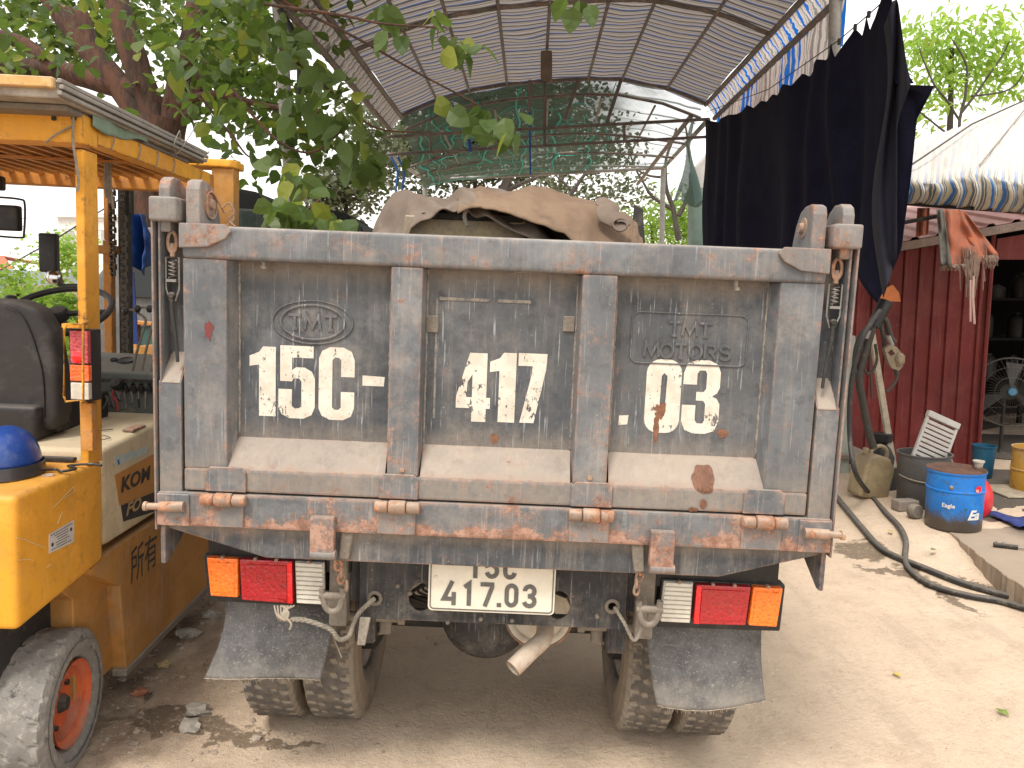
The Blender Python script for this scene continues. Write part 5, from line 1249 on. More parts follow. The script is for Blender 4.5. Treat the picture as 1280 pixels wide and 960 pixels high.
# sagging branches and ties over the right part of the net
m_twig = simple('grey_twig', (.075, .062, .052), .9, .3, 12, .5)
# navy curtain
m_cur = simple('navy_cloth', (.012, .012, .026), .95, .35, 5, .3, .01, spec=.1)
ctop = [(883, 149), (896, 153), (909, 144), (920, 143), (934, 131), (941, 135), (949, 126), (957, 127), (965, 118), (973, 119), (980, 105), (990, 107), (999, 92), (1005, 96), (1024, 74), (1034, 75), (1049, 54), (1054, 72), (1062, 52), (1069, 36), (1076, 45), (1086, 20), (1094, 38), (1103, 22), (1113, -4), (1122, -6), (1128, 40), (1136, 95), (1140, 104)]
cbot = [(883, 330), (960, 345), (1060, 372), (1070, 366), (1078, 352), (1087, 345), (1097, 362), (1105, 379), (1112, 352), (1121, 312), (1126, 230), (1129, 150), (1140, 108)]
Pf = W(883, 150, 1, 9.2)
NRM = Vector((VPD.y, -VPD.x, 0)).normalized()
def onwall(u, v, off=0.0):
    d = ray(u, v); o = Vector((0, 0, CZ)); t_ = (Pf + NRM * off - o).dot(NRM) / d.dot(NRM); return o + d * t_
def cur(u, v):
    s = u ** .72; uu = lerp(883, 1140, s); vt, vb = interp(ctop, uu), interp(cbot, uu); vv = lerp(vt, vb, v)
    p = onwall(uu, vv)
    amp = .045 + .02 * s
    f = amp * .8 * sin(p.y * 9 + 2.4 * sin(p.y * 2.3) + .6 * sin(p.z * 1.7)) * (.45 + .55 * v) + .11 * MN.noise(Vector((p.y * 1.2, p.z * .7, 3)))
    if uu > 1100: f += .09 * (uu - 1100) / 40 * sin(v * 5)
    return p + NRM * -f
curtain = thing('navy_curtain', 'dark navy cloth curtain hung from clips along the right side of the bay', 'curtain', (Pf.x, 7, 0))
o = sheet('curtain_cloth', lambda u, v: cur(u, v) - Vector((Pf.x, 7, 0)), 260, 40, m_cur, curtain, .003)
def lap(u, v):
    uu = lerp(1100, 1138, u * (1 - .25 * v)) ; vt = interp(ctop, uu) + 5; vb = lerp(372, 300, u) if v > .9 else lerp(370, 310, u)
    s_ = lerp(vt, vb, v); wob_ = 10 * sin(v * 6.2 + .5) * (1 - u); e = 1138 if s_ < 105 else max(1121, 1138 - (s_ - 105) * .35)
    uu = min(uu, e) + (wob_ if u < .5 else 0)
    return onwall(uu, s_, -.07 - .03 * sin(u * 9)) - Vector((Pf.x, 7, 0))
sheet('turned_edge', lap, 20, 50, simple('navy_cloth_inner', (.016, .016, .028), .95, .3, 5), curtain, .003)
MB().tube([onwall(u, v, -.02) - Vector((Pf.x, 7, 0)) for u, v in ((883, 140), (960, 112), (1049, 50), (1086, 18), (1130, -22))], .004, 5).build('hanging_wire', m_dark, curtain)
for u, v in ((1049, 52), (1069, 34), (1086, 18), (1120, -6)):
    q = MB(); c = onwall(u, v, -.03) - Vector((Pf.x, 7, 0)); q.box(c.x - .01, c.x + .01, c.y - .008, c.y + .008, c.z - .02, c.z + .02); q.build('clip', m_dark, curtain, .003, 1)
# black hose strap hanging at the left post
q = MB(); q.tube(spline([W(350, 12, 1, 5.3), W(366, 40, 1, 5.3), W(374, 65, 1, 5.3), W(375, 128, 1, 5.3)], 8), .022, 8); q.build('black_strap', m_black, None, smooth=True, label='thick black rubber strap hanging beside the left canopy post', cat='strap')

# ================================================================= TREES
def leafmat(name, a, b_, c_=None, tr=.35):
    t = NT(name); rp = t.n('NewGeometry', out=8); col = t.mix(rp, a, b_)
    if c_: col = t.mix(t.rng(t.n('Math', {0: t.ma('MULTIPLY', rp, 17.3)}, operation='FRACT'), .86, .93), col, c_)
    t.set(col=col, rough=.45, spec=.35)
    tl_ = t.t.nodes.new('ShaderNodeBsdfTranslucent'); t.t.links.new(t.mix(.5, col, (a[0] * 2.2, a[1] * 2.4, a[2])), tl_.inputs[0])
    ms = t.t.nodes.new('ShaderNodeMixShader'); ms.inputs[0].default_value = tr
    t.t.links.new(t.bs.outputs[0], ms.inputs[1]); t.t.links.new(tl_.outputs[0], ms.inputs[2]); t.t.links.new(ms.outputs[0], t.out.inputs[0])
    return t.m
class Leaves:
    def __init__(s): s.v = []; s.f = []
    def leaf(s, p, L, w, r, droop=.5, wide=None):
        """pointed leaf folded along its midrib"""
        d = Vector((r.gauss(0, 1), r.gauss(0, 1), r.gauss(-droop, .55))).normalized()
        n = Vector((r.gauss(0, .6), r.gauss(0, .6), 1)); sd = d.cross(n)
        if sd.length < .05: sd = Vector((1, 0, 0))
        sd.normalize(); n = sd.cross(d).normalized(); k = len(s.v)
        up = n * w * r.uniform(.1, .35); bend = r.uniform(.05, .22)
        M = [p, p + d * L * .22, p + d * L * .5 - n * L * .03, p + d * L * .78 - n * L * bend * .5, p + d * L - n * L * bend]
        A = [M[i] + sd * w * k_ + up * (k_ > .6) for i, k_ in ((1, .88), (2, 1.0), (3, .55))]; B = [M[i] - sd * w * k_ + up * (k_ > .6) for i, k_ in ((1, .88), (2, 1.0), (3, .55))]
        s.v += M + A + B
        s.f += [(k, k + 5, k + 1), (k + 1, k + 5, k + 6, k + 2), (k + 2, k + 6, k + 7, k + 3), (k + 3, k + 7, k + 4), (k, k + 1, k + 8), (k + 1, k + 2, k + 9, k + 8), (k + 2, k + 3, k + 10, k + 9), (k + 3, k + 4, k + 10)]
    def simple(s, p, L, w, r, droop=.2):
        d = Vector((r.gauss(0, 1), r.gauss(0, 1), r.gauss(-droop, .6))).normalized(); sd = d.cross(Vector((r.gauss(0, 1), r.gauss(0, 1), r.gauss(0, 1)))).normalized(); k = len(s.v)
        s.v += [p, p + d * L * .5 + sd * w, p + d * L, p + d * L * .5 - sd * w]; s.f += [(k, k + 1, k + 2, k + 3)]
    def cloud(s, c, rad, n, L, w, r, fn='leaf', clump=9, spread=.35, droop=.5):
        c = Vector(c); k = 0
        while k < n:
            q = Vector((r.gauss(0, .5), r.gauss(0, .5), r.gauss(0, .5)))
            if q.length > 1.15: continue
            o = c + Vector((q.x * rad[0], q.y * rad[1], q.z * rad[2]))
            for _ in range(clump):
                p = o + Vector((r.gauss(0, 1), r.gauss(0, 1), r.gauss(0, .8))) * L * spread * 3
                sc_ = r.uniform(.6, 1.15)
                getattr(s, fn)(p, L * sc_, w * sc_, r, droop); k += 1
    def build(s, nm, mat, parent=None, **kw):
        me = bpy.data.meshes.new(nm); me.from_pydata(s.v, [], s.f); me.update(); return link(nm, me, mat, parent, **kw)
t = NT('red_bark'); P_ = t.co(); bk = t.noise(1, 7, .7, t.map(P_, (14, 14, 3)))
m_bark = t.set(col=t.mix(t.rng(bk, .35, .65), (.125, .055, .032), (.042, .026, .020)), rough=.9, normal=t.bump(bk, 1, .03))
m_leafA = leafmat('broad_leaf', (.088, .132, .032), (.038, .074, .018), (.22, .24, .035), .42)
def limb(mb, P_, r0, r1, n=10, wob=.02):
    pts = spline([Vector(p) for p in P_], 7); N_ = len(pts)
    pts = [p + Vector((MN.noise(p * 2), MN.noise(p * 2 + Vector((5, 0, 0))), 0)) * wob for p in pts]
    mb.tube(pts, [lerp(r0, r1, (i / (N_ - 1))) * (1 + .10 * MN.noise(pts[i] * 5)) for i in range(N_)], n)
r = random.Random(3)
YT = 7.2
def wt(u, v, Y=YT): return W(u, v, 1, Y)
tree = thing('broadleaf_tree', 'large leafy tree with reddish trunks rising behind the forklift', 'tree', (wt(190, 260).x, YT, gz(-3, YT)))
def LC(p): return p - tree.location
base = Vector((wt(188, 300).x, YT, 0.0))
q = MB(); limb(q, [LC(Vector((base.x + .1, YT, -.05))), LC(wt(186, 300)), LC(wt(196, 220)), LC(wt(205, 150))], .24, .21, 14); q.build('trunk', m_bark, tree, smooth=True)
for P_, r0, r1 in (([(200, 190), (165, 130), (110, 60), (60, -10), (30, -60)], .125, .085), ([(205, 175), (180, 110), (160, 50), (140, -20), (135, -70)], .13, .09), ([(212, 180), (225, 100), (240, 40), (250, -40)], .115, .075), ([(205, 160), (150, 100), (118, 60), (100, 10)], .09, .06),
                   ([(190, 120), (120, 100), (50, 85), (-40, 80)], .12, .06), ([(225, 130), (270, 118), (330, 132), (400, 140)], .035, .015), ([(232, 150), (262, 80), (300, 30), (340, -10)], .06, .03), ([(60, 80), (30, 55), (-20, 40)], .07, .05)):
    q = MB(); limb(q, [LC(wt(u, v, YT + (.0 if r0 > .05 else -1.2))) for u, v in P_], r0, r1, 12); q.build('limb', m_bark, tree, smooth=True)
Lv = Leaves()
for (u, v, Y, ru, rv, n) in ((30, 20, 8.6, 70, 60, 420), (-30, 40, 7.5, 60, 60, 200), (110, 10, 9.0, 80, 50, 460), (200, 20, 9.0, 80, 70, 460), (270, 55, 7.6, 70, 70, 420), (300, 15, 6.4, 60, 45, 330), (310, 105, 6.6, 48, 55, 330), (265, 120, 7.8, 45, 45, 240), (372, 130, 7.0, 30, 50, 110), (90, 60, 8.6, 90, 35, 320), (20, 75, 6.9, 40, 18, 90),
                         (345, 60, 5.0, 35, 50, 110), (400, 0, 5.6, 40, 16, 40), (235, 70, 5.6, 40, 30, 50), (225, 95, 5.2, 35, 18, 26), (335, 150, 5.0, 38, 26, 60), (385, 195, 5.2, 42, 22, 60), (330, 185, 5.4, 28, 20, 32), (450, 200, 5.6, 26, 14, 16), (185, 45, 7.0, 20, 40, 30), (20, 10, 5.5, 60, 40, 110), (120, -30, 6, 160, 30, 160), (320, -40, 5, 160, 35, 160)):
    c = W(u, v, 1, Y); k_ = Y / 950; Lv.cloud(LC(c), (ru * k_, .7, rv * k_), n, .115, .042, r, clump=7, spread=.42)
c = W(232, 88, 1, 4.6); Lv.cloud(LC(c), (.12, .15, .08), 12, .15, .05, r, clump=4)
Lv.build('crown', m_leafA, tree)
# hanging foreground sprays in front of the bay
br = MB(); P_ = [W(300, -30, 1, 3.6), W(370, 10, 1, 3.8), W(450, 50, 1, 3.9), W(530, 95, 1, 4.0), W(600, 132, 1, 4.0)]
limb(br, [LC(p) for p in P_], .009, .004, 6, .006)
limb(br, [LC(W(u, v, 1, 3.7)) for u, v in ((330, 5), (430, 20), (480, 30), (560, 35))], .008, .004, 6, .006)
limb(br, [LC(W(u, v, 1, 4.4)) for u, v in ((350, 60), (420, 120), (470, 160), (540, 165))], .008, .004, 6, .006)
limb(br, [LC(W(u, v, 1, 4.6)) for u, v in ((290, 110), (340, 170), (390, 190), (440, 150))], .010, .005, 6, .006)
limb(br, [LC(W(u, v, 1, 5.5)) for u, v in ((250, 120), (290, 170), (310, 195), (330, 200))], .010, .005, 6, .006)
limb(br, [LC(W(u, v, 1, 3.4)) for u, v in ((400, 250), (385, 262), (375, 275), (360, 285))], .006, .004, 6, .003)
br.build('twigs', m_bark, tree, smooth=True, kind='stuff')
Lv = Leaves()
def spray(pts, Y, L, w, n, jit=8):
    for k_ in range(n):
        i = r.random() * (len(pts) - 1); a = int(i); f = i - a; u = lerp(pts[a][0], pts[a + 1][0], f) + r.gauss(0, jit); v = lerp(pts[a][1], pts[a + 1][1], f) + r.gauss(0, jit * .7)
        Lv.leaf(LC(W(u, v, 1, Y + r.gauss(0, .12))), L * r.uniform(.7, 1.15), w * r.uniform(.8, 1.2), r, 1.0)
spray([(455, 5), (490, 15)], 3.9, .13, .045, 11, 10); spray([(540, 15), (556, 60), (590, 62)], 3.7, .13, .045, 20, 9); spray([(480, 35), (500, 50)], 3.9, .11, .04, 6)
spray([(555, 135), (620, 150), (635, 170)], 3.8, .13, .045, 22, 11); spray([(400, 80), (430, 110), (450, 140)], 4.2, .12, .045, 18, 10)
spray([(335, 40), (380, 60), (400, 90)], 4.4, .14, .05, 24, 12); spray([(380, 130), (420, 150), (460, 200), (470, 210)], 4.6, .15, .052, 34, 12)
spray([(340, 262), (375, 262), (410, 268), (445, 282)], 3.35, .125, .046, 30, 8); spray([(330, 200), (360, 215), (380, 240)], 4.0, .14, .05, 20, 9)
spray([(705, 0), (740, 2)], 3.6, .12, .045, 5, 6)
Lv.build('leaf_sprays', leafmat('near_leaf', (.12, .17, .05), (.065, .11, .035), (.26, .28, .04), .42), tree)

def bush(name, lab, blobs, L, w, mat, seed, trunk=None, cat='tree', fn='simple', clump=14, droop=.2, group=None, tm=None):
    rr_ = random.Random(seed); c0 = W(blobs[0][0], blobs[0][1], 1, blobs[0][2]); loc = Vector((c0.x, blobs[0][2], gz(c0.x, blobs[0][2])))
    o = thing(name, lab, cat, loc, group=group); lv = Leaves()
    for (u, v, Y, ru, rv, n) in blobs:
        c = W(u, v, 1, Y) - loc; k_ = Y / 950; lv.cloud(c, (ru * k_, min(ru, rv) * k_, rv * k_), n, L, w, rr_, fn, clump, .5, droop)
    lv.build('crown', mat, o); q = MB()
    for P_, r0, r1 in (trunk or []): limb(q, [W(u, v, 1, Y) - loc for u, v, Y in P_], r0, r1, 7, .05)
    c = W(blobs[0][0], blobs[0][1], 1, blobs[0][2]) - loc; limb(q, [Vector((0, 0, 0)), Vector((.1, 0, c.z * .5)), c], .10, .04, 8)
    q.build('trunk', tm or m_twig, o, smooth=True); return o
m_lf_dark = leafmat('dark_fine_leaf', (.045, .062, .030), (.085, .095, .055), None, .25)
m_lf_grey = leafmat('grey_green_leaf', (.085, .10, .055), (.15, .16, .10), None, .25)
m_lf_bri = leafmat('bright_leaf', (.20, .30, .05), (.12, .21, .04), None, .45)
m_lf_lime = leafmat('lime_leaf', (.26, .38, .09), (.18, .28, .06), (.40, .42, .10), .5)
bush('tree', 'grey green fine leaved tree left of the load, between canopy post and tarpaulin', [(430, 235, 15, 50, 34, 1500), (470, 190, 15.5, 40, 45, 1100), (400, 250, 15, 30, 22, 500), (455, 150, 16, 30, 40, 500)], .15, .045, m_lf_grey, 5)
bush('tree', 'dark tall tree seen through the green shade net', [(590, 150, 19, 75, 75, 4200), (540, 190, 18, 60, 50, 2400), (690, 150, 20, 60, 70, 3000), (620, 215, 19, 90, 20, 800), (745, 190, 21, 50, 40, 900), (650, 110, 20, 90, 30, 1000)], .17, .055, m_lf_dark, 6,
     [([(625, 260, 18), (632, 235, 18), (640, 215, 18)], .14, .10), ([(600, 262, 18), (640, 235, 18), (690, 215, 18)], .08, .04), ([(690, 270, 18), (700, 235, 18), (712, 190, 18)], .07, .04)])
bush('tree', 'sparse tree with bare branches beyond the netted bay post', [(735, 245, 17, 55, 16, 500), (690, 240, 17, 45, 12, 350), (780, 235, 17, 30, 16, 200)], .14, .04, m_lf_grey, 16,
     [([(850, 300, 15), (840, 260, 15), (830, 215, 15), (845, 160, 15)], .06, .02), ([(840, 262, 15), (815, 245, 15), (800, 225, 15), (785, 190, 15)], .04, .015), ([(848, 270, 15), (858, 245, 15), (866, 215, 15), (855, 150, 15)], .05, .015),
      ([(828, 222, 15), (800, 215, 15), (760, 175, 15)], .03, .01), ([(700, 290, 15), (715, 240, 15), (742, 200, 15), (770, 150, 15)], .05, .02), ([(742, 200, 15), (735, 150, 15)], .03, .01), ([(715, 240, 15), (690, 215, 15)], .03, .01)])
bush('bush', 'bright green bamboo like bush behind the pale steel post', [(815, 280, 20, 26, 26, 900), (850, 275, 19, 26, 28, 1000), (870, 290, 19, 20, 22, 500)], .22, .03, m_lf_bri, 8, cat='bush')
bush('papaya_tree', 'thin light green tree standing against the white sky right of the curtain', [(1190, 60, 14, 55, 14, 330), (1160, 45, 14, 35, 14, 220), (1250, 40, 14, 40, 16, 260), (1200, 100, 14, 60, 16, 300), (1150, 130, 14, 30, 18, 240), (1265, 90, 14, 40, 22, 260), (1225, 70, 14, 40, 10, 180), (1270, 140, 14, 30, 30, 150)], .19, .035, m_lf_lime, 9,
     [([(1185, 240, 13.5), (1200, 150, 13.5), (1210, 90, 13.5), (1190, 50, 13.5)], .035, .012), ([(1203, 140, 13.5), (1240, 90, 13.5), (1260, 50, 13.5)], .025, .01), ([(1200, 150, 13.5), (1165, 100, 13.5), (1150, 60, 13.5)], .022, .009), ([(1195, 175, 13.5), (1150, 140, 13.5), (1135, 120, 13.5)], .02, .008), ([(1215, 120, 13.5), (1265, 110, 13.5), (1290, 70, 13.5)], .02, .008)], fn='leaf', clump=8, droop=.6)
for i, (bl_, lab) in enumerate((([(70, 325, 13, 30, 30, 700), (85, 310, 13, 15, 20, 300)], 'light green tree seen between forklift mirror and guard post'), ([(50, 385, 9, 45, 22, 700), (85, 400, 9, 30, 30, 500)], 'yellow green garden shrub seen through the steering wheel'), ([(20, 360, 11, 24, 26, 500)], 'green shrub before the blue grey house wall, left picture edge'), ([(70, 440, 8, 50, 20, 500)], 'low green plants behind the forklift seat back'))):
    bush('shrub', lab, bl_, .10, .03, m_lf_bri if i != 0 else m_lf_lime, 20 + i, cat='shrub')

# ================================================================= far left: houses, wires, parked trucks, blue sheet
hs = thing('house', 'distant house with orange red roof and pale blue wall', 'house', (W(20, 350, 1, 26).x, 26, 0))
a = W(-30, 330, 1, 26); b_ = W(36, 345, 1, 26); zt = W(20, 338, 1, 26).z; zr2 = W(14, 320, 1, 26).z
MB().box(a.x - hs.location.x, b_.x - hs.location.x, -1.5, 3, 0, zt).build('wall', simple('pale_blue_wall', (.42, .50, .58), .9, .15, 3), hs)
q = MB(); X0, X1 = a.x - hs.location.x, b_.x - hs.location.x; q.prism([(X0, -1.8, zt - .02), (X1 + .6, -1.8, zt - .02), (X1 - .9, 0, zr2), (X0, 0, zr2)], (0, .15, 0)); q.prism([(X0, 0, zr2), (X1 - .9, 0, zr2), (X1 + .6, 3.2, zt)], (0, .1, .02)); q.build('roof', simple('orange_roof', (.60, .15, .08), .8, .2, 5), hs)
MB().box(X1, X1 + .9, -1.2, 2, 0, zt - .5).build('annexe_wall', simple('sand_wall', (.55, .42, .27), .9), hs)
for k_ in range(2): MB().box(X1 + .15 + k_ * .4, X1 + .42 + k_ * .4, -1.24, -1.2, zt - 1.3, zt - .7).build('window', m_dark, hs)
hb = thing('apartment_building', 'hazy white flat roofed building far behind the forklift mirror', 'building', (W(95, 300, 1, 60).x, 60, 0))
m_haz = simple('hazy_white_wall', (.72, .70, .66), .95, .06, 1)
z_ = W(95, 272, 1, 60).z; q = MB(); q.box(-1.3, 4, 0, 6, 0, z_); q.build('wall', m_haz, hb); MB().box(-1.5, 4.2, -.3, 6.2, z_, z_ + .25).build('parapet', m_haz, hb)
for i in range(3):
    for j in range(4): MB().box(-.8 + i * 1.4, -.1 + i * 1.4, -.06, .0, z_ - 2.2 - j * 2.6, z_ - 1.0 - j * 2.6).build('window', simple('window_grey', (.45, .45, .44)) if i + j == 0 else bpy.data.materials['window_grey'], hb)
wires = [((0, 246, 118, 262)), ((0, 262, 118, 266)), ((0, 270, 118, 280)), ((0, 284, 118, 282)), ((0, 305, 118, 300))]
for i, (u0, v0, u1, v1) in enumerate(wires):
    a, b_ = W(u0 - 150, v0 - 6, 1, 30), W(u1 + 190, v1 + 6, 1, 30); P_ = [a.lerp(b_, k_ / 12) - Vector((0, 0, .35 * sin(pi * k_ / 12))) for k_ in range(13)]
    MB().tube([p - a for p in P_], .012, 4).build('utility_wire', simple('far_wire', (.40, .38, .36)) if i == 0 else bpy.data.materials['far_wire'], None, label=('topmost', 'second from the top', 'middle', 'second lowest', 'lowest')[i] + ' of the thin grey overhead wires seen left of the forklift post', cat='wire', group='overhead wires at far left').location = a
a, b_ = W(0, 336, 1, 12), W(125, 262, 1, 12); d = b_ - a
MB().tube([Vector((0, 0, 0)) - d * .4, d * .5 - Vector((0, 0, .05)), d * 1.6], .012, 5).build('utility_wire', m_dark, None, label='dark slanting cable running up behind the tall black mirror', cat='wire').location = a
# dark parked truck beyond, roof and canopy seen over the gate
pt = thing('parked_truck', 'dark green parked truck with black canopy roof beyond the tailgate', 'truck', (-1.75, 6.0, 0))
m_jet = simple('matt_black_canvas', (.012, .012, .012), .9, .3, 6)
m_dgreen = wpaint('dark_green_paint', (.012, .022, .020), (.018, .028, .025), rusts=.1, dusts=.08, edges=.2); m_glass = simple('dark_glass', (.02, .025, .025), .1, .2, 5, 0)
def pl(u, v, Y): return W(u, v, 1, Y) - pt.location
q = MB(); P_ = [pl(u, v, 6.0) for u, v in ((262, 300), (262, 232), (292, 234), (318, 239), (332, 248), (340, 262), (340, 300))]; q.prism(P_, (0, 1.6, 0)); q.build('black_canopy', m_jet, pt, .03, 2)
q = MB(); P_ = [pl(u, v, 5.9) for u, v in ((200, 420), (200, 258), (300, 260), (380, 264), (430, 268), (440, 273), (452, 284), (460, 300), (460, 420))]; q.prism(P_, (0, 2.6, 0)); q.build('cab', m_dgreen, pt, .04, 3)
q = MB(); P_ = [pl(u, v, 5.88) for u, v in ((205, 285), (430, 290), (440, 340), (205, 340))]; q.prism(P_, (0, .03, 0)); q.build('rear_window', m_glass, pt)
q = MB(); P_ = [pl(u, v, 5.87) for u, v in ((396, 262), (420, 262), (437, 268), (438, 280), (402, 282))]; q.prism(P_, (0, .8, 0)); q.build('roof_hump', m_jet, pt, .03, 2)
for s in (-.6, .35):
    q = MB(); q.lathe([(0, -.1), (.3, -.1), (.38, -.06), (.38, .1), (0, .1)], (s, 1.2, .38), (1, 0, 0), 24); q.build('wheel', m_dark, pt, smooth=True)
pc_ = thing('parked_cab', 'grey cab with slanted windscreen glimpsed between forklift mast and truck', 'truck', (-2.6, 5.4, 0))
def p2(u, v, Y): return W(u, v, 1, Y) - pc_.location
q = MB(); q.prism([p2(u, v, 5.4) for u, v in ((120, 620), (120, 345), (165, 290), (180, 284), (230, 284), (230, 620))], (0, 1.4, 0)); q.build('cab_body', wpaint('grey_cab_paint', (.10, .105, .105), (.14, .14, .14), rusts=.1, edges=.3), pc_, .03, 2)
q = MB(); q.prism([p2(u, v, 5.37) for u, v in ((166, 312), (183, 300), (200, 300), (200, 372), (160, 372))], (0, .02, 0)); q.build('windscreen', m_glass, pc_, .004, 1)
q = MB(); q.prism([p2(u, v, 5.36) for u, v in ((163, 296), (180, 289), (200, 289), (200, 293), (182, 293), (167, 299))], (0, .03, 0)); q.build('windscreen_trim', m_spring, pc_)
oc = thing('orange_machine', 'orange painted machine frame with teal panel behind the control levers', 'machine', (-2.0, 4.3, 0))
def p3(u, v, Y): return W(u, v, 1, Y) - oc.location
q = MB(); q.prism([p3(u, v, 4.3) for u, v in ((160, 400), (200, 404), (200, 408), (170, 406), (172, 446), (167, 446), (166, 406), (160, 404))], (0, .06, 0)); q.build('frame', m_guardrust, oc, .004, 1)
q = MB(); q.prism([p3(u, v, 4.32) for u, v in ((175, 408), (205, 408), (205, 446), (175, 446))], (0, .1, 0)); q.build('teal_panel', simple('teal_panel', (.05, .12, .11), .6), oc, .005, 1)
q = MB(); q.prism([p3(u, v, 4.25) for u, v in ((158, 440), (175, 432), (205, 430), (205, 700), (165, 700), (160, 450))], (0, .4, 0)); q.build('cover', m_yel2, oc, .01, 2)
def bsheet(u, v):
    a = lerp(161, lerp(182, 191, min(1, v * 2)), u); vv = lerp(268, 345 - 40 * abs(u - .55), v); p = W(a, vv, 1, 4.0); p.y += .05 * sin(u * 11 + v * 3) + .03 * MN.noise(Vector((u * 4, v * 4, 0))); return p - Vector((-2, 4, 1.5))
o = sheet('blue_sheet', bsheet, 26, 26, simple('blue_plastic', (.012, .055, .22), .5, .5, 4, .4, .01), None, .003, label='dark blue plastic sheet hanging between the forklift mast and truck', cat='plastic sheet'); o.location = (-2, 4, 1.5)
q = MB(); c = W(164, 345, 1, 4.05); q.prism([(-.012, 0, -.36), (.016, 0, -.36), (.012, 0, .02), (-.012, 0, .02)], (0, .01, 0)); o = q.build('blue_strap', simple('blue_plastic_strap', (.012, .04, .2), .5), None, label='narrow blue strip hanging straight down beneath the blue sheet', cat='strap'); o.location = c
# pale pillar left of the curtain
pw = thing('painted_pillar', 'pillar painted white above and pale green below beside the curtain', 'pillar', W(874, 300, 1, 11))
x0 = W(866, 250, 1, 11).x - pw.location.x; x1 = W(893, 250, 1, 11).x - pw.location.x; zs = W(874, 236, 1, 11).z - pw.location.z; zt = W(874, 203, 1, 11).z - pw.location.z
q = MB(); q.hexa([(x0, 0, -2.4), (x1, 0, -2.4), (x1, .3, -2.4), (x0, .3, -2.4), (x0, 0, zs), (x1, 0, zs), (x1, .3, zs), (x0, .3, zs)]); q.build('green_lower', simple('faded_green_paint', (.24, .33, .28), .8, .2, 8), pw, .01, 1)
q = MB(); q.hexa([(x0, .002, zs + .002), (x1, .002, zs + .002), (x1, .3, zs + .002), (x0, .3, zs + .002), (x0, .002, zt - .1), (x1, .002, zt + .25), (x1, .3, zt + .25), (x0, .3, zt - .1)]); q.build('white_upper', simple('off_white_paint', (.55, .52, .49), .8, .15, 8), pw, .01, 1)

# ================================================================= RIGHT: shed, slab, awning
A_, C_ = Vector((3.80, 5.35, 0)), Vector((3.97, 6.39, 0)); dW = Vector((-1, .10, 0)).normalized(); nW = Vector((.10, 1, 0)).normalized()
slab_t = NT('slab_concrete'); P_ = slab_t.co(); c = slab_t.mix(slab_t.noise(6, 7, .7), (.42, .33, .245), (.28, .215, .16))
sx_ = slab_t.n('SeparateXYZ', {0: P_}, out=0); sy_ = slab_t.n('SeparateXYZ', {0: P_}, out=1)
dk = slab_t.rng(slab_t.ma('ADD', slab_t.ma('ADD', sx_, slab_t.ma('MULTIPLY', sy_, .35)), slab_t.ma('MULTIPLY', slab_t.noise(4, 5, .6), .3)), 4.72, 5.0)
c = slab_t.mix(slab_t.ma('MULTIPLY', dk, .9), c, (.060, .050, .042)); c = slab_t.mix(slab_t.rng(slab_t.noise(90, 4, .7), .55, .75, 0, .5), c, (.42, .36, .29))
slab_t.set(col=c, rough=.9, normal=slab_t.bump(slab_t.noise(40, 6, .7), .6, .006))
b = bmesh.new(); Ps = [(2.42, 2.3), (2.56, 3.66), (2.61, 4.0), (2.66, 4.3), (2.70, 4.5), (2.78, 4.9), (3.1, 5.2), (3.6, 5.9), (3.95, 6.4), (4.28, 9.8), (9.5, 9.8), (9.5, 2.3)]
Ps2 = []
for (x0, y0_), (x1, y1_) in zip(Ps[:8], Ps[1:9]):
    for k_ in range(14):
        f = k_ / 14; x, y = lerp(x0, x1, f), lerp(y0_, y1_, f); Ps2.append((x + .012 * MN.noise(Vector((x * 9, y * 9, 0))) + .012 * MN.noise(Vector((x * 40, y * 40, 0))), y))
Ps2 += Ps[8:]
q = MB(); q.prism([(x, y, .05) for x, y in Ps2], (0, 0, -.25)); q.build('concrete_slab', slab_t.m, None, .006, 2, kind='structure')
shed = thing('tin_shed', 'red corrugated tin shed with low pink roof and dark open front', 'shed', C_)
def S(p): return Vector(p) - C_
m_redtin = wpaint('red_tin', (.165, .022, .019), (.12, .018, .017), rusts=.10, dusts=.28, rust=(.11, .05, .035), dust=(.24, .10, .08), edges=0, scr=.35, streak=.4, scale=.6, pale=(.30, .12, .10))
def corr(P0, d, L, z0, z1, nrm, mat, name, per=.20, dep=.022):
    b = bmesh.new(); n = int(L / per * 6); prof = [0, 1, 1, .0, 0, 0]; xs = []
    k_ = 0
    while True:
        base_ = k_ * per
        if base_ > L: break
        for off, h in ((0, 0), (.28, 0), (.36, 1), (.56, 1), (.64, 0)):
            x = base_ + off * per
            if x <= L: xs.append((x, h))
        xs.append((min(L, base_ + .80 * per), .12)); k_ += 1
    top = []; bot = []
    for x, h in xs:
        p = P0 + d * x + nrm * (h * dep); bot.append(b.verts.new((p.x, p.y, z0))); top.append(b.verts.new((p.x, p.y, z1 + .006 * MN.noise(Vector((x * 3, 0, 0))))))
    for i in range(len(xs) - 1): b.faces.new((bot[i], bot[i + 1], top[i + 1], top[i]))
    me = bpy.data.meshes.new(name); b.to_mesh(me); b.free(); return link(name, me, mat, shed)
corr(Vector((0, 0, 0)), dW, 1.12, -.1, 1.93, -nW, m_redtin, 'corrugated_wall', per=.122, dep=.018)
q = MB(); q.tube([Vector((0, 0, 0)) - nW * .03, Vector((0, 0, 2.0)) - nW * .03], .018, 6); q.build('door_jamb', m_redtin, shed)
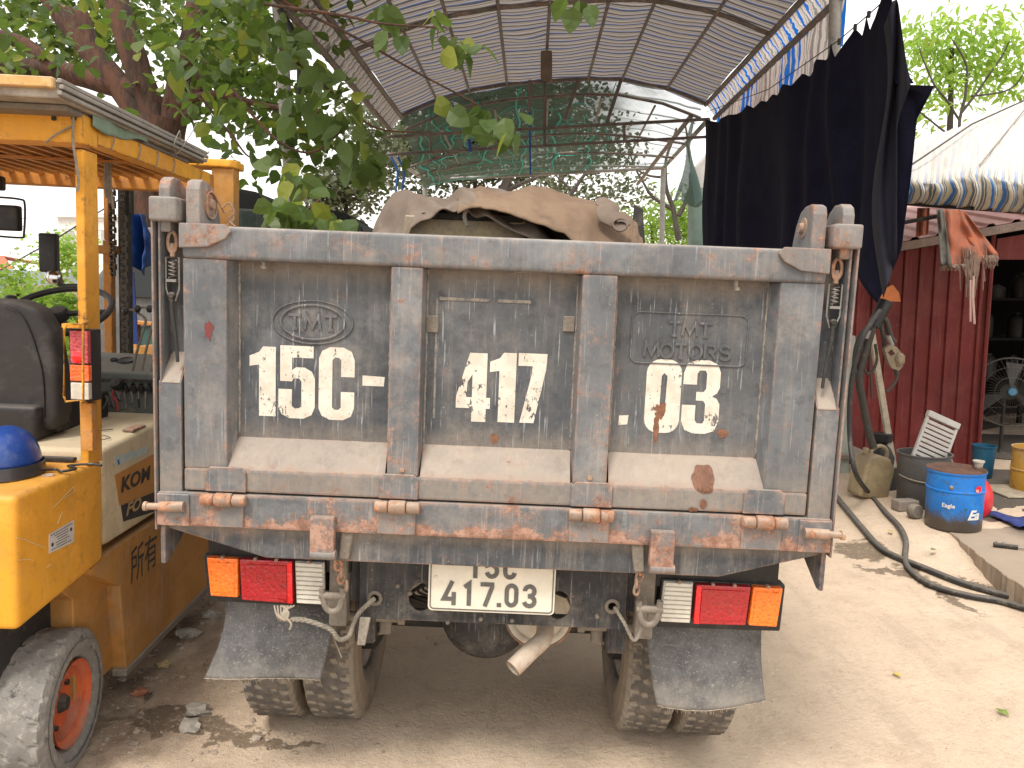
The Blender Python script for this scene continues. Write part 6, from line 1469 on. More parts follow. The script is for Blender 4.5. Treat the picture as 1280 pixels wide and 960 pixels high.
# interior enclosure: rear, far and near walls, ceiling
m_gloomw = simple('gloom_panel', (.010, .009, .009), .95)  # near-black colour stands in for the shade inside the shed
MB().box(-1.0, 5.6, 3.6, 3.66, -.1, 2.9).build('rear_wall', m_gloomw, shed)
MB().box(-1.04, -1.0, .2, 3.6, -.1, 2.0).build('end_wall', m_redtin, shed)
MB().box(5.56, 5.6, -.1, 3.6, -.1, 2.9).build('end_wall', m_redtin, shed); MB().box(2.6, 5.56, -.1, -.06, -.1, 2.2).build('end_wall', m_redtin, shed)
m_pink = wpaint('faded_pink_roof', (.52, .22, .21), (.58, .30, .28), rusts=.1, dusts=.35, rust=(.22, .08, .06), edges=0, scr=.2, streak=.3, dust=(.5, .38, .33))
# roof: low slope rising away from the front wall
fa, fb = W(1100, 309.5, 1, 6.15) - C_, W(1330, 269.5, 1, 6.15) - C_; fd = (fb - fa) / (fb.x - fa.x)
def fr_(x, y=0, z=0): p = fa + fd * (x - fa.x); return Vector((p.x, p.y + y, p.z + z))
def roofc():
    b = bmesh.new(); rows = []
    for j in range(4):
        row = []
        for k_ in range(34):
            for off, h in ((0, 0), (.4, 0), (.5, 1), (.7, 1), (.8, 0)): row.append(b.verts.new(fr_(-1.08 + (k_ + off) * .2, j * 1.3, .02 + j * 1.3 * .20 + h * .02)))
        rows.append(row)
    for A, B in zip(rows, rows[1:]):
        for i in range(len(A) - 1): b.faces.new((A[i], A[i + 1], B[i + 1], B[i]))
    me = bpy.data.meshes.new('roof'); b.to_mesh(me); b.free(); o = link('roof', me, m_pink, shed); md = o.modifiers.new('t', 'SOLIDIFY'); md.thickness = .004
roofc()
q = MB(); q.hexa([fr_(-1.05, .02, -.06), fr_(5.6, .02, -.06), fr_(5.6, 3.8, .68), fr_(-1.05, 3.8, .68), fr_(-1.05, .02, -.03), fr_(5.6, .02, -.03), fr_(5.6, 3.8, .71), fr_(-1.05, 3.8, .71)]); q.build('ceiling', m_gloomw, shed)
q = MB(); q.hexa([fr_(-1.1, -.03, -.055), fr_(5.7, -.03, -.055), fr_(5.7, .0, -.055), fr_(-1.1, .0, -.055), fr_(-1.1, -.03, .012), fr_(5.7, -.03, .012), fr_(5.7, .0, .012), fr_(-1.1, .0, .012)])
q.build('fascia', wpaint('brown_fascia', (.15, .10, .085), (.21, .15, .125), rusts=.4, dusts=.4, edges=.3), shed, .004, 1)
q = MB(); q.hexa([(0.02, -.04, 1.80), (5.5, -.04, 1.80), (5.5, -.01, 1.80), (0.02, -.01, 1.80), fr_(.02, .19, -.10), fr_(5.5, .19, -.10), fr_(5.5, .22, -.10), fr_(.02, .22, -.10)]); q.build('door_header', m_redtin, shed)
for k_ in range(2):
    q = MB(); p = fr_(-.75 + k_ * 1.62, .3, .05); q.tube([p, p + Vector((0, 0, .55))], .035, 8); q.build('roof_prop', m_rusty if k_ else m_dark, shed)
# things inside
m_shelf = simple('gloom_shelf', (.014, .012, .011), .8)  # shelf colour darkened to carry the shed's interior shade
m_gloom = simple('gloom_wall', (.010, .009, .009), .95)  # spare near-black, again interior shade put into the colour
sh = thing('storage_shelf', 'dark shelf crowded with jugs and tins inside the shed', 'shelf', (4.9, 7.6, .05))
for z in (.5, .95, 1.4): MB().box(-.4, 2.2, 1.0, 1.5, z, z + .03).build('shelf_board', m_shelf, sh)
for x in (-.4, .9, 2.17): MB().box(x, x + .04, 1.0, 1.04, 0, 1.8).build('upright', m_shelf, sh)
jm = [simple('jug%d' % i, c_, .6) for i, c_ in enumerate(((.055, .045, .033), (.035, .03, .026), (.06, .056, .05), (.018, .02, .028), (.05, .018, .012)))]  # jug colours dimmed, the shade of the shed is in them
k0 = 0
for z in (.53, .98, 1.43):
    for i in range(5):
        x = -.3 + i * .30 + r.uniform(-.04, .04); hgt = r.uniform(.12, .30); rad_ = r.uniform(.05, .10)
        q = MB(); q.lathe([(0, 0), (rad_, 0), (rad_ * 1.02, hgt * .7), (rad_ * .6, hgt * .88), (rad_ * .35, hgt * .92), (rad_ * .35, hgt), (0, hgt)], (0, 0, 0), (0, 0, 1), 14)
        o = q.build('jug', jm[(i * 3 + k0) % 5], None, smooth=True, label=('leftmost', 'second', 'third', 'fourth', 'fifth')[i] + ' shade-darkened jug from the left on the ' + {.53: 'lowest', .98: 'middle', 1.43: 'top'}[z] + ' board of the dark shelf', cat='jug', group='jugs and tins on the dark shelf'); o.location = (4.9 + x, 8.75, .05 + z); k0 += 1
fc = W(1263, 490, 1, 6.75)
fan = thing('standing_fan', 'round dusty industrial fan with pale blue hub in the shed opening', 'fan', (fc.x, 6.75, .05))
m_fan = simple('fan_wire', (.075, .068, .058), .5, .3, 20, .1); m_blade = simple('fan_blade', (.05, .045, .04), .6, .3, 8, .1)
cz_ = fc.z - .05; RF = .305; axf = Vector((-.45, -1, .12)).normalized(); e1 = axf.cross(Vector((0, 0, 1))).normalized(); e2 = axf.cross(e1)
def fp(a_, rr_, d=0): return Vector((0, 0, cz_)) + (e1 * cos(a_) + e2 * sin(a_)) * rr_ + axf * d
q = MB(); q.tube([fp(2 * pi * i / 40, RF) for i in range(40)], .008, 6, closed=True); q.build('guard_ring', m_fan, fan, smooth=True)
q = MB()
for rr_, d in ((.22, .05), (.13, .07)): q.tube([fp(2 * pi * i / 30, rr_, d) for i in range(30)], .0025, 4, closed=True)
for k_ in range(44): a_ = 2 * pi * k_ / 44; q.tube([fp(a_, .04, .08), fp(a_ + .1, .18, .065), fp(a_ + .16, RF, 0)], .0018, 3)
q.build('guard_wires', m_fan, fan, kind='stuff')
for k_ in range(3):
    a_ = 2 * pi * k_ / 3 + .5; q = MB(); q.hexa([fp(a_ - .25, .04, .0), fp(a_ + .25, .04, .03), fp(a_ + .25, .04, .034), fp(a_ - .25, .04, .004), fp(a_ - .35, .27, -.02), fp(a_ + .22, .27, .04), fp(a_ + .22, .27, .044), fp(a_ - .35, .27, -.016)]); q.build('blade', m_blade, fan, .002, 1)
q = MB(); q.lathe([(0, .10), (.03, .098), (.038, .085), (.038, .06), (0, .06)], Vector((0, 0, cz_)), axf, 20); q.build('hub', simple('pale_blue_hub', (.06, .18, .28), .4), fan, smooth=True)
q = MB(); q.tube([Vector((0, .08, 0)), Vector((0, .08, cz_)), Vector((0, .0, cz_))], .016, 8); q.lathe([(0, .03), (.05, .03), (.2, .01), (.2, 0), (0, 0)], (0, .08, 0), (0, 0, 1), 24); q.lathe([(0, -.14), (.06, -.13), (.07, -.05), (0, -.02)], Vector((0, 0, cz_)), axf, 16); q.build('stand', m_dark, fan, smooth=True)
def pail(name, lab, cat, loc, rad_, h, mat, taper=.97, bail=False, n=36, open_=True, band=()):
    o = thing(name, lab, cat, loc); prof = [(0, 0), (rad_ * taper - .006, 0), (rad_ * taper, .006)]
    for z in band: f = lerp(taper, 1, z); prof += [(rad_ * f, h * z - .007), (rad_ * f + .006, h * z - .003), (rad_ * f + .006, h * z + .003), (rad_ * f, h * z + .007)]
    prof += [(rad_, h - .012), (rad_ + .006, h - .010), (rad_ + .007, h), (rad_ + .001, h + .001)]
    if open_: prof += [(rad_ - .004, h - .002), (rad_ * taper - .004, .01), (0, .01)]
    q = MB(); q.lathe(prof, (0, 0, 0), (0, 0, 1), n); q.build('body', mat, o, smooth=True); return o
# blue oil pail
dp = W(1198, 668, 2, .05); dl = Vector((dp.x + .062, dp.y + .17, .052)); RB, HB = .163, .368
t = NT('blue_pail_paint'); P_ = t.co(); z = t.n('SeparateXYZ', {0: P_}, out=2); nn = t.noise(8, 6, .7)
c = t.mix(t.rng(t.noise(4, 4), .4, .6), (.010, .165, .56), (.02, .22, .66)); c = t.mix(t.rng(t.noise(25, 6, .7), .56, .66), c, (.04, .10, .16))
c = t.mix(t.rng(t.ma('ADD', z, t.ma('MULTIPLY', nn, .22)), .25, .165), c, (.075, .062, .052)); c = t.mix(t.rng(t.noise(50, 5, .7), .64, .70, 0, .7), c, (.30, .24, .19))
m_blue = t.set(col=c, rough=.4, normal=t.bump(nn, .2, .004))
dr = pail('oil_pail', 'blue steel oil pail with rusty lid standing on the slab corner', 'pail', dl, RB, HB, m_blue, .975, open_=False, band=(.68,))
q = MB(); q.lathe([(0, -.012), (RB * .9, -.016), (RB * .97, -.002), (RB * 1.03, .004), (RB * 1.035, -.004)], (0, 0, HB + .002), (0, 0, 1), 36); q.build('lid', simple('rusty_lid', (.16, .075, .045), .85, .5, 12, .5, col2=(.08, .05, .04)), dr, smooth=True)
def wrap(u, v, rr_=RB * .992 + .0028):
    """picture point on the pail front -> angle and height"""
    d = ray(u, v); o = Vector((0, 0, CZ)) - dl; aa = d.x ** 2 + d.y ** 2; bb = 2 * (o.x * d.x + o.y * d.y); cc = o.x ** 2 + o.y ** 2 - rr_ ** 2; ds = bb * bb - 4 * aa * cc
    t_ = (-bb - math.sqrt(max(0, ds))) / (2 * aa); p = o + d * t_; return math.atan2(p.x, -p.y), p.z
def wtext(body, u, v, size, mat, nm, shear=0, bold=0, k_=1.0, rr_=RB * .992 + .003):
    a0_, z0_ = wrap(u, v); return text(nm, body, size, lambda x, y, d: Vector((rr_ * sin(a0_ + x * k_ / rr_), -rr_ * cos(a0_ + x * k_ / rr_), z0_ + y)), mat, dr, shear, bold)
m_wt = simple('pail_white_print', (.72, .70, .64), .5, .2, 40)
wtext('Eagle', 1177, 633, .036, m_wt, 'small_print', 0, .0008); wtext('Ea', 1209, 650, .082, m_wt, 'large_print', .35, .003)
a0_, z0_ = wrap(1223, 612); contours('red_roundel', [arc(0, 0, .022, .022, 0, 350, 27)], lambda x, y, d: Vector(((RB + .0045) * sin(a0_ + x / RB), -(RB + .0045) * cos(a0_ + x / RB), z0_ + y)), m_redh, dr)
wtext('GL', 1219, 615, .020, m_wt, 'roundel_print', 0, .0006, rr_=RB + .0052)
a0_, z0_ = wrap(1189, 610); q = MB(); q.lathe([(0, .006), (.010, .005), (.014, 0)], (RB * sin(a0_), -RB * cos(a0_), z0_), (sin(a0_), -cos(a0_), 0), 14); q.build('bail_ear', m_spring, dr, smooth=True)
cu = W(1220, 592, 1, dl.y + .06); cupo = pail('plastic_cup', 'small off white cup standing on the rusty lid of the blue pail', 'cup', (cu.x, dl.y + .04, dl.z + HB - .008), .027, .052, simple('cup_white', (.55, .50, .42), .6), .8)
# grey bucket with cracked grille
m_gb = simple('grey_bucket', (.105, .10, .095), .7, .25, 9, .2, dust=(.2, .17, .14), dustk=.3)
gl = px(1152, 640); gl = Vector((gl.x + .10, gl.y + .19, gl.z)); gb = pail('bucket', 'dark grey plastic bucket holding an upturned pale louvred panel', 'bucket', gl, .170, .37, m_gb, .93)
q = MB(); q.tube([Vector(((.173 * sin(a_)), -.173 * cos(a_), .22 - .03 * cos(a_ * 1.0))) for a_ in [-1.5 + 3 * i / 20 for i in range(21)]], .006, 5); q.tube([Vector((.08, -.185, .36)), Vector((.14, -.19, .22)), Vector((.17, -.18, .08))], .006, 5); q.build('bail_wire', m_rope, gb, smooth=True)
m_gr = simple('pale_grille_plastic', (.42, .40, .37), .7, .2, 14, .2, dust=(.35, .28, .2))
gp = thing('louvred_panel', 'pale grey slotted plastic panel sticking up out of the grey bucket', 'panel', gl + Vector((.02, .0, .30)), (R(-12), R(24), 0))
for x in (-.12, .105): MB().box(x, x + .02, -.012, .012, -.15, .30).build('side_rail', m_gr, gp, .003, 1)
MB().box(-.12, .125, -.02, .02, .30, .345).build('top_rail', m_gr, gp, .006, 2)
for k_ in range(13): MB().box(-.10, .105, -.010, .010, -.15 + k_ * .034, -.15 + k_ * .034 + .025).build('slat', m_gr, gp, .002, 1)
# jerrycan
jl = px(1086, 627); jc = thing('jerrycan', 'yellowed plastic jerrycan leaning against the red shed wall', 'jerrycan', Vector((jl.x + .05, jl.y + .14, jl.z + .0)), (0, R(10), R(12)))
jc.scale = (.85, .85, .88)
m_jer = simple('yellowed_plastic', (.40, .32, .18), .5, .3, 6, .2, col2=(.24, .18, .11), dust=(.3, .22, .15), dustk=.5)
q = MB(); q.prism([(-.14, -.10, 0), (.14, -.10, 0), (.145, -.10, .26), (.09, -.10, .35), (-.05, -.10, .37), (-.13, -.10, .34), (-.145, -.10, .2)], (0, .20, 0)); q.build('body', m_jer, jc, .035, 4, True)
q = MB(); q.tube(spline([Vector((.11, 0, .31)), Vector((.10, 0, .40)), Vector((.03, 0, .435)), Vector((-.04, 0, .40)), Vector((-.05, 0, .35))], 6), .018, 10); q.build('handle', m_jer, jc, smooth=True)
q = MB(); q.lathe([(.022, 0), (.024, .05), (.02, .055), (.012, .04)], (-.10, 0, .35), (-.15, 0, 1), 16); q.build('spout', m_jer, jc, smooth=True)
# second smaller can behind it
jd = thing('black_can', 'black bottle neck and cap showing behind the jerrycan', 'bottle', jc.location + Vector((.20, .22, 0)))
q = MB(); q.lathe([(0, 0), (.09, 0), (.095, .25), (.06, .34), (.045, .36), (.07, .37), (.075, .43), (0, .44)], (0, 0, 0), (0, 0, 1), 20); q.build('can_body', m_black, jd, smooth=True)
# wooden pole with a shovel blade
sb = W(1112, 628, 1, 5.55); st_ = W(1089, 412, 1, 5.75); pb = W(1117, 588, 1, 5.6)
sv = thing('shovel', 'shovel with pale squared wooden handle leaning upright by the red wall', 'shovel', sb)
d = (st_ - pb); ax_ = d.normalized(); sdv = Vector((1, .2, 0)); sdv = (sdv - ax_ * sdv.dot(ax_)).normalized(); fw = ax_.cross(sdv)
def hx(p, q_, w0, w1, t_): return [p - sb - sdv * w0 - fw * t_, p - sb + sdv * w0 - fw * t_, p - sb + sdv * w0 + fw * t_, p - sb - sdv * w0 + fw * t_, q_ - sb - sdv * w1 - fw * t_, q_ - sb + sdv * w1 - fw * t_, q_ - sb + sdv * w1 + fw * t_, q_ - sb - sdv * w1 + fw * t_]
m_wood = simple('bleached_wood', (.42, .36, .27), .85, .3, 10, .5, col2=(.28, .23, .17))
q = MB(); q.hexa(hx(pb, st_, .026, .022, .014)); q.build('handle', m_wood, sv, .003, 1)
def blade(u, v):
    w_ = .085 * (1 - .25 * max(0, v - .75) * 4 * abs(u - .5) * 2); p = lerp(-.5, .5, u) * 2 * w_; z = lerp(.26, .0, v); return Vector((.0, .04, 0)) + Vector((p, .03 * (u - .5) ** 2 * 4 - .02, z - (.0 if v < 1 else .0) + .05 * (u - .5) ** 2 * 4 * (v > .8)))
sheet('shovel_blade', blade, 10, 12, m_dark, sv, .004)
# bricks and lump
bks = [((1098, 615), (.045, .03, .03), 'lower grey brick bat beside the jerrycan', m_stone), ((1096, 604), (.05, .03, .022), 'reddish brick bat on top of the grey one', simple('pink_brick', (.42, .24, .18), .9)), ((1131, 637), (.075, .045, .035), 'broken brick lying in front of the grey bucket', simple('grey_brick', (.30, .25, .21), .9))]
for (uv_, s_, lab, mt) in bks:
    p = px(*uv_); q = MB(); q.box(-s_[0], s_[0], -s_[1], s_[1], 0, s_[2] * 2); o = q.build('brick', mt, None, .008, 2, label=lab, cat='brick'); o.location = p + Vector((0, 0, 0 if 'top' not in lab else .0)); o.rotation_euler = (0, 0, rnd.uniform(-.5, .3))
    if 'top' in lab: p0 = px(1098, 615); o.location = p0 + Vector((-.02, .01, .062)); o.scale = (.9, .9, .9)
p = px(1143, 648); q = MB(); q.lathe([(0, -.03), (.04, -.03), (.048, -.02), (.048, .02), (.04, .03), (0, .03)], (0, 0, .048), (.3, -1, .1), 20); o = q.build('rubber_bush', m_caked, None, smooth=True, label='short round dusty disc on edge beside the broken brick', cat='disc'); o.location = p
# low bench and clutter behind the truck corner
bn = thing('work_bench', 'low grey bench with junk under it behind the truck corner', 'bench', W(1062, 600, 1, 6.3))
MB().box(-.35, .10, -.2, .3, .22, .26).build('bench_top', m_caked, bn, .005, 1)
for x in (-.3, .02): MB().box(x, x + .05, -.15, -.1, -.02, .22).build('leg', m_dark, bn)
gp_ = W(1058, 570, 1, 6.2); q = MB(); q.box(-.05, .04, -.04, .04, -.5, 1.0); o = q.build('pale_post', simple('pale_green_grey', (.36, .38, .33), .8), None, .008, 1, label='pale grey green post standing just behind the truck side plate', cat='post'); o.location = gp_ + Vector((-.03, 0, 0))
# hoses
m_hose = simple('black_rubber_hose', (.030, .030, .031), .55, .3, 25, .3, dust=(.23, .195, .16), dustk=.5)
def hose(pts, rr_, lab, nm='rubber_hose', z=.0, mat=None):
    P_ = [px(u, v) for u, v in pts]; P_ = [p + Vector((0, 0, rr_ + z)) for p in P_]; o = P_[0].copy(); q = MB(); q.tube([p - o for p in spline(P_, 10)], rr_, 12); ob = q.build(nm, mat or m_hose, None, smooth=True, label=lab, cat='hose'); ob.location = o; return ob
hose([(1030, 605), (1052, 632), (1075, 660), (1100, 688), (1125, 702), (1155, 714), (1200, 732), (1240, 744), (1290, 757)], .0185, 'thick black hose snaking across the ground from behind the truck corner')
# the second hose comes down off the wall hook, then runs over the ground
P_ = [W(1100, 388, 1, 5.2), W(1088, 405, 1, 5.15), W(1075, 430, 1, 5.1), W(1064, 480, 1, 5.1), W(1062, 540, 1, 5.1), W(1069, 590, 1, 5.0)] + [px(u, v) + Vector((0, 0, .020)) for u, v in ((1088, 622), (1108, 645), (1124, 662), (1132, 680), (1131, 698), (1134, 712), (1150, 728), (1175, 740), (1215, 750), (1250, 756), (1290, 768))]
o_ = P_[0].copy(); q = MB(); q.tube([p - o_ for p in spline(P_, 10)], .0165, 12); ob = q.build('rubber_hose', m_hose, None, smooth=True, label='long dusty hose hanging from the curtain tip down across the ground', cat='hose'); ob.location = o_
hb_ = thing('hose_bundle', 'bundle of greasy looped hoses hanging in front of the red tin wall', 'hose', W(1102, 385, 1, 5.3))
def hbp(u, v, Y=5.3): return W(u, v, 1, Y) - hb_.location
m_gh = simple('greasy_hose', (.05, .043, .036), .6, .4, 25, .3, dust=(.2, .16, .12), dustk=.4)
for P2, rr_ in (([(1106, 378), (1098, 396), (1090, 412), (1082, 440), (1074, 470), (1078, 500), (1086, 540), (1092, 560)], .028), ([(1104, 384), (1088, 405), (1073, 425), (1068, 460), (1078, 470)], .018), ([(1100, 395), (1108, 402), (1113, 420), (1118, 428)], .020), ([(1100, 400), (1104, 420), (1106, 438), (1110, 442)], .016),
                ([(1078, 425), (1078, 450), (1083, 466), (1090, 465), (1096, 450), (1094, 430)], .010), ([(1088, 410), (1087, 450), (1089, 480), (1090, 498)], .008)):
    q = MB(); q.tube(spline([hbp(u, v) for u, v in P2], 7), rr_, 8); q.build('hose_loop', m_gh, hb_, smooth=True)
q = MB(); q.tube(spline([hbp(1108, 376), hbp(1100, 392), hbp(1092, 408)], 4), .045, 10); q.build('wrapped_tape', m_black, hb_, smooth=True)
q = MB(); q.tube([hbp(1086, 413, 5.24), hbp(1082, 423, 5.24)], .018, 10); q.build('hose_clamp', m_spring, hb_, smooth=True)
nz_ = thing('fuel_nozzle', 'dusty hooked fuel nozzle hanging on the hoses before the red wall', 'nozzle', W(1116, 446, 1, 5.25))
def np_(u, v): return W(u, v, 1, 5.25) - nz_.location
C2 = [[(p.x, p.z) for p in [np_(u, v) for u, v in ((1104, 436), (1112, 430), (1120, 434), (1128, 445), (1127, 458), (1122, 463), (1113, 460), (1108, 450))]], [(p.x, p.z) for p in [np_(u, v) for u, v in ((1108, 440), (1113, 436), (1117, 442), (1112, 446))]]]
m_noz = simple('tan_cast_metal', (.26, .20, .13), .7, .4, 20, .4, dust=(.35, .26, .18))
contours('guard_casting', C2, lambda x, y, d: Vector((x, d, y)), m_noz, nz_, .04)
q = MB(); q.blob(np_(1123, 449) + Vector((0, -.02, 0)), (.036, .03, .05), .15, 2, 4); q.build('valve_body', m_noz, nz_, smooth=True)
q = MB(); q.tube(spline([np_(1120, 460), np_(1121, 472), np_(1116, 482), np_(1109, 490)], 5), [.018] * 4 + [.012] * 12, 8); q.build('spout', m_gh, nz_, smooth=True)
q = MB(); q.tube([np_(1110, 420), np_(1115, 432)], .018, 8); q.build('coupling', m_spring, nz_, smooth=True)
oz = thing('orange_sign', 'small orange triangular board behind the curtain tip', 'board', W(1108, 376, 1, 6.2))
q = MB(); q.prism([(W(u, v, 1, 6.2) - oz.location) for u, v in ((1095, 376), (1104, 362), (1116, 356), (1124, 366), (1126, 377))], (0, .02, 0)); q.build('board', simple('orange_board', (.62, .20, .06), .7), oz)
# striped awning sheet on the shed front
def aw(u, v):
    U = lerp(1118, 1330, u)
    low = (W(U, lerp(251, 266, min(1, u / .75)), 1, lerp(5.5, 5.05, u))); mid = W(U, 224 + 10 * max(0, u - .4) + 4 * sin(u * 9), 1, lerp(5.42, 4.95, u)); top = W(U, lerp(196, 126, min(1.2, u / .77) ** .85), 1, lerp(7.4, 7.0, u))
    if v < .2: f = v / .2; p = low.lerp(mid, f); p.y -= .05 * sin(pi * f) + .035 * sin(u * 60) * (1 - f * .5); p.z += .008 * sin(u * 47) * (1 - f)
    else: f = (v - .2) / .8; p = mid.lerp(top, f); p.z += .16 * sin(pi * min(1, f)) * .6 + .02 * MN.noise(Vector((u * 7, f * 5, 0))) + .012 * MN.noise(Vector((u * 25, f * 9, 0)))
    return p
t = NT('awning_stripe'); uv = t.n('UVMap', uv_map='UVMap'); u_ = t.n('SeparateXYZ', {0: uv}, out=0); v_ = t.n('SeparateXYZ', {0: uv}, out=1)
s_ = t.ma('ADD', t.ma('MULTIPLY', u_, 26.0), t.ma('MULTIPLY', t.n('TexNoise', {'Vector': uv, 'Scale': 6.0, 'Detail': 2.0}), 1.2)); s_ = t.ma('SUBTRACT', s_, t.ma('MULTIPLY', v_, 2.0))
fr = t.n('Math', {0: s_}, operation='FRACT'); fr2 = t.n('Math', {0: t.ma('MULTIPLY', s_, .5)}, operation='FRACT')
st1 = t.mix(t.rng(fr, .44, .50), (.50, .46, .37), (.11, .125, .14)); st1 = t.mix(t.ma('MULTIPLY', t.rng(fr, .72, .75), t.rng(fr, .86, .83)), st1, (.55, .50, .42)); st1 = t.mix(t.ma('MULTIPLY', t.rng(fr2, .22, .25), t.rng(fr2, .42, .39)), st1, (.03, .15, .42))
bleach = t.rng(t.ma('ADD', v_, t.ma('MULTIPLY', t.noise(2.5, 5, .6), .12)), .20, .34, 0, .74)
c = t.mix(bleach, st1, (.58, .54, .49)); c = t.mix(t.rng(t.noise(5, 6, .7), .5, .8, 0, .4), c, (.42, .37, .31))
t.set(col=c, rough=.7, normal=t.bump(t.noise(9, 6, .65), .8, .02)); m_aw = t.m
awn = thing('awning_sheet', 'sun bleached blue striped tarpaulin stretched over the shed front', 'awning')
sheet('striped_sheet', aw, 160, 50, m_aw, awn, .003)
MB().tube([W(1110, 252, 1, 5.6), W(1330, 268, 1, 5.1)], .018, 8).build('front_pole', m_dark, awn, smooth=True)
MB().tube([aw(.02, .2) + Vector((0, 0, .03)), aw(.45, .62) + Vector((0, 0, .05)), aw(.82, .92) + Vector((0, 0, .04))], .007, 5).build('tie_rope', m_dark, awn)
MB().tube([aw(.5, .25) + Vector((0, 0, .02)), aw(.8, .8) + Vector((0, 0, .04))], .005, 5).build('tie_rope', m_rope, awn)
MB().tube([W(1110, 282, 1, 5.6), W(1200, 265, 1, 5.4)], .016, 6).build('side_pole', m_dark, awn)
MB().tube([Vector((W(1330, 268, 1, 5.1).x, 5.1, .05)), W(1330, 268, 1, 5.1)], .025, 8).build('pole_leg', m_dark, awn)
# frayed rag hung from the awning pole
rg = thing('frayed_rag', 'orange and grey frayed sack hanging from the awning pole', 'rag', W(1190, 262, 1, 5.25))
m_ro = simple('faded_orange_weave', (.42, .13, .065), .95, .4, 14, .5, col2=(.24, .11, .08)); m_rgy = simple('grey_weave', (.15, .145, .13), .95, .4, 20, .5)
def rgf(u, v, U0, U1, V0, V1, sk=0, Y=5.25):
    f = v ** 1.1; U = lerp(lerp(U0[0], U0[1], u), lerp(U1[0], U1[1], u), f); V = lerp(V0, lerp(V1[0], V1[1], u), f); p = W(U, V, 1, Y + .014 * sin(u * 9 + v * 4) + .05 * MN.noise(Vector((u * 2.2, v * 2.5, U0[0])))); return p - rg.location
sheet('orange_cloth', lambda u, v: rgf(u, v, (1176, 1200), (1186, 1232), 262, (334, 326)), 24, 20, m_ro, rg, .004)
sheet('grey_cloth', lambda u, v: rgf(u, v, (1171, 1179), (1176, 1190), 262, (330, 334), Y=5.22), 10, 16, m_rgy, rg, .004)
sheet('orange_cloth', lambda u, v: rgf(u, v, (1192, 1206), (1226, 1248), 264, (330, 318), Y=5.28), 12, 16, m_ro, rg, .004)
q = MB(); rr2 = random.Random(12)
for k_ in range(170):
    g_ = rr2.random()
    if g_ < .35: U, V, l_ = rr2.uniform(1176, 1206), 330, rr2.uniform(4, 9)
    elif g_ < .8: U, V, l_ = rr2.gauss(1215, 6), rr2.uniform(308, 335), rr2.uniform(15, 45)
    else: U, V, l_ = rr2.uniform(1228, 1247), 319, rr2.uniform(4, 18)
    dx = (1214 - U) * .5 if 1200 < U < 1228 else 0
    q.tube([W(U, V, 1, 5.24) - rg.location, W(U + dx * .6 + rr2.gauss(0, .8), V + l_ * .6, 1, 5.235 + rr2.gauss(0, .01)) - rg.location, W(U + dx + rr2.gauss(0, 1), V + l_, 1, 5.24) - rg.location], .0035, 3)
q.build('frayed_threads', simple('rag_thread', (.27, .19, .15), .95), rg, kind='stuff')
q = MB(); q.tube([W(1217, 345, 1, 5.2) - rg.location, W(1216, 370, 1, 5.2) - rg.location, W(1218, 405, 1, 5.2) - rg.location], .008, 5); q.tube([W(1213, 350, 1, 5.2) - rg.location, W(1213, 402, 1, 5.2) - rg.location], .007, 5); q.build('hanging_cord', simple('pink_cord', (.45, .30, .26), .9), rg)
r2_ = thing('rag', 'short reddish rag hanging behind the frayed sack near the curtain', 'rag', W(1153, 262, 1, 5.6))
sheet('cloth', lambda u, v: W(lerp(1147, 1162, u) - v * 2, lerp(260, 296 - 3 * u, v), 1, 5.6 + .03 * sin(u * 9)) - r2_.location, 10, 10, m_ro, r2_, .005)
# on the shed floor
yc = W(1275, 620, 2, .05); pail('yellow_can', 'worn yellow tin can standing inside the shed beside the fan', 'can', (yc.x + .20, yc.y + .15, .052), .155, .33, wpaint('can_yellow', (.50, .27, .03), (.42, .23, .04), rusts=.5, dusts=.4), 1.0, band=(.5,))
bc = W(1246, 606, 2, .05); pail('blue_tub', 'dull blue plastic tub in shade behind the blue oil pail', 'tub', (bc.x + .04, bc.y + .25, .052), .085, .26, simple('dull_blue', (.012, .095, .17), .6), .8)
rb = W(1238, 670, 2, .05); q = MB(); q.lathe([(0, .06), (.05, .055), (.12, .02), (.155, .0), (.16, -.004)], (0, 0, 0), (.35, -1, .25), 30)
o = q.build('red_basin', simple('red_plastic', (.68, .03, .04), .4, .15, 8), None, smooth=True, label='bright red plastic basin standing on edge behind the blue pail', cat='basin'); o.location = (3.07, 4.88, .05 + .135); o.scale = (.86, .86, .86); md = o.modifiers.new('t', 'SOLIDIFY'); md.thickness = .004
tl_ = thing('grinder_tool', 'small black and steel hand tool lying on the slab near the red basin', 'tool', W(1262, 683, 2, .065)); tl_.rotation_euler = (0, 0, R(-25))
q = MB(); q.tube([Vector((-.08, 0, 0)), Vector((.04, 0, 0))], .014, 8); q.build('grip', m_dark, tl_, smooth=True); q = MB(); q.tube([Vector((.04, 0, 0)), Vector((.12, 0, -.004))], .006, 6); q.build('shaft', m_spring, tl_, smooth=True); q = MB(); q.lathe([(0, .01), (.008, .008), (.01, 0)], (-.03, 0, .012), (0, 0, 1), 8); q.lathe([(0, .01), (.008, .008), (.01, 0)], (-.065, 0, .012), (0, 0, 1), 8); q.build('button', m_spring, tl_)
tg = thing('wooden_sheet', 'pale splintered plywood scrap under the yellow can', 'plywood', (yc.x + .08, yc.y - .02, .055)); MB().box(-.22, .4, -.06, .3, 0, .012).build('sheet', m_wood, tg, .002, 1)
bcz = W(1272, 652, 2, .06); o = sheet('blue_cloth', lambda u, v: Vector((lerp(-.10, .25, u), lerp(-.16, .16, v) - .15 * u, .012 + .012 * sin(u * 12) + .01 * MN.noise(Vector((u * 5, v * 5, 0))))), 20, 14, simple('blue_white_cloth', (.02, .035, .16), .9, .4, 30, .3, col2=(.05, .07, .22)), None, .003, label='crumpled navy blue cloth on the shed floor at the right edge', cat='cloth'); o.location = bcz
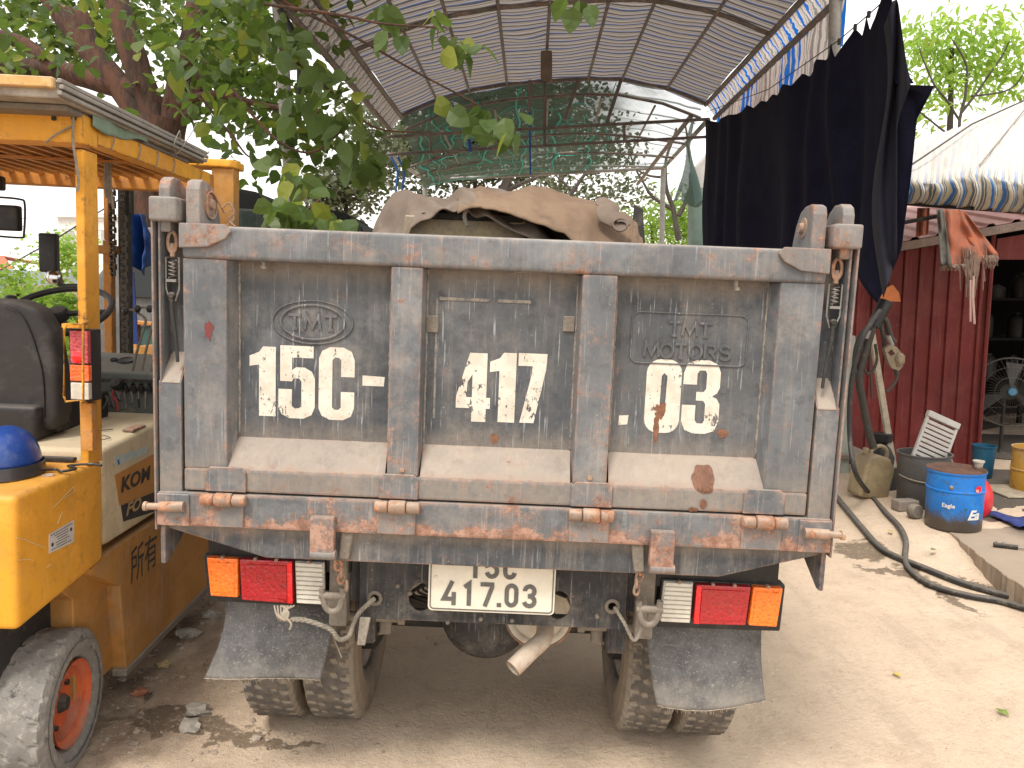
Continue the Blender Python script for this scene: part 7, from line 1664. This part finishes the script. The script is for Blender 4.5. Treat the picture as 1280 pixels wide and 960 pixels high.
# fallen leaves
for i, (u, v, cc, lab) in enumerate(((1115, 668, (.55, .42, .16), 'dry yellow leaf on the concrete between the two hoses'), (1169, 688, (.20, .22, .08), 'greenish leaf lying below the blue pail'), (1116, 842, (.60, .45, .10), 'tiny yellow leaf alone on the pale ground right of the truck'), (1262, 898, (.20, .26, .05), 'green leaf at the lower right corner of the ground'), (180, 878, (.12, .08, .05), 'dark twig end by the forklift wheel'))):
    L_ = Leaves(); rr3 = random.Random(i + 4); L_.v += [Vector((0, 0, .004)), Vector((.02, .012, .008)), Vector((.045, .002, .006)), Vector((.02, -.01, .012))]; L_.f += [(0, 1, 3), (1, 2, 3)]
    o = L_.build('fallen_leaf', simple('fallen%d' % i, cc, .7), None, label=lab, cat='leaf'); o.location = px(u, v) + Vector((0, 0, .006)); o.rotation_euler = (0, 0, rr3.uniform(0, 6)); o.scale = (1.2, 1.5, 1)

# ---------------------------------------------------------------- loose pieces built together become parts of their own
for o in [o for o in list(SC.objects) if o.type == 'MESH' and o.name.split('.')[0] in ('weld_bead', 'wiring', 'lens_screw', 'welded_bar', 'beam_hole', 'chassis_bolt', 'differential_bolt', 'button', 'wheel_nuts', 'lens_ribs', 'roof_edge_trim', 'leaf_spring')]:
    b = bmesh.new(); b.from_mesh(o.data); todo = set(b.verts); isl = []
    while todo:
        st_ = [todo.pop()]; cur_ = set(st_)
        while st_:
            v = st_.pop()
            for e in v.link_edges:
                w_ = e.other_vert(v)
                if w_ not in cur_: cur_.add(w_); st_.append(w_); todo.discard(w_)
        isl.append(cur_)
    nm = {'wheel_nuts': 'wheel_nut', 'lens_ribs': 'lens_rib', 'leaf_spring': 'spring_leaf', 'wiring': 'wire', 'roof_edge_trim': 'edge_trim'}.get(o.name.split('.')[0], o.name.split('.')[0])
    for cur_ in isl:
        idx = {v: i for i, v in enumerate(cur_)}; me = bpy.data.meshes.new(nm)
        me.from_pydata([v.co.copy() for v in cur_], [], [[idx[v] for v in f.verts] for f in b.faces if f.verts[0] in cur_]); me.update()
        if o.data.polygons[0].use_smooth: me.shade_smooth()
        me.materials.append(o.data.materials[0]); n_ = bpy.data.objects.new(nm, me); COL.objects.link(n_); n_.parent = o.parent; n_.location = o.location; n_.rotation_euler = o.rotation_euler
    b.free(); bpy.data.objects.remove(o)
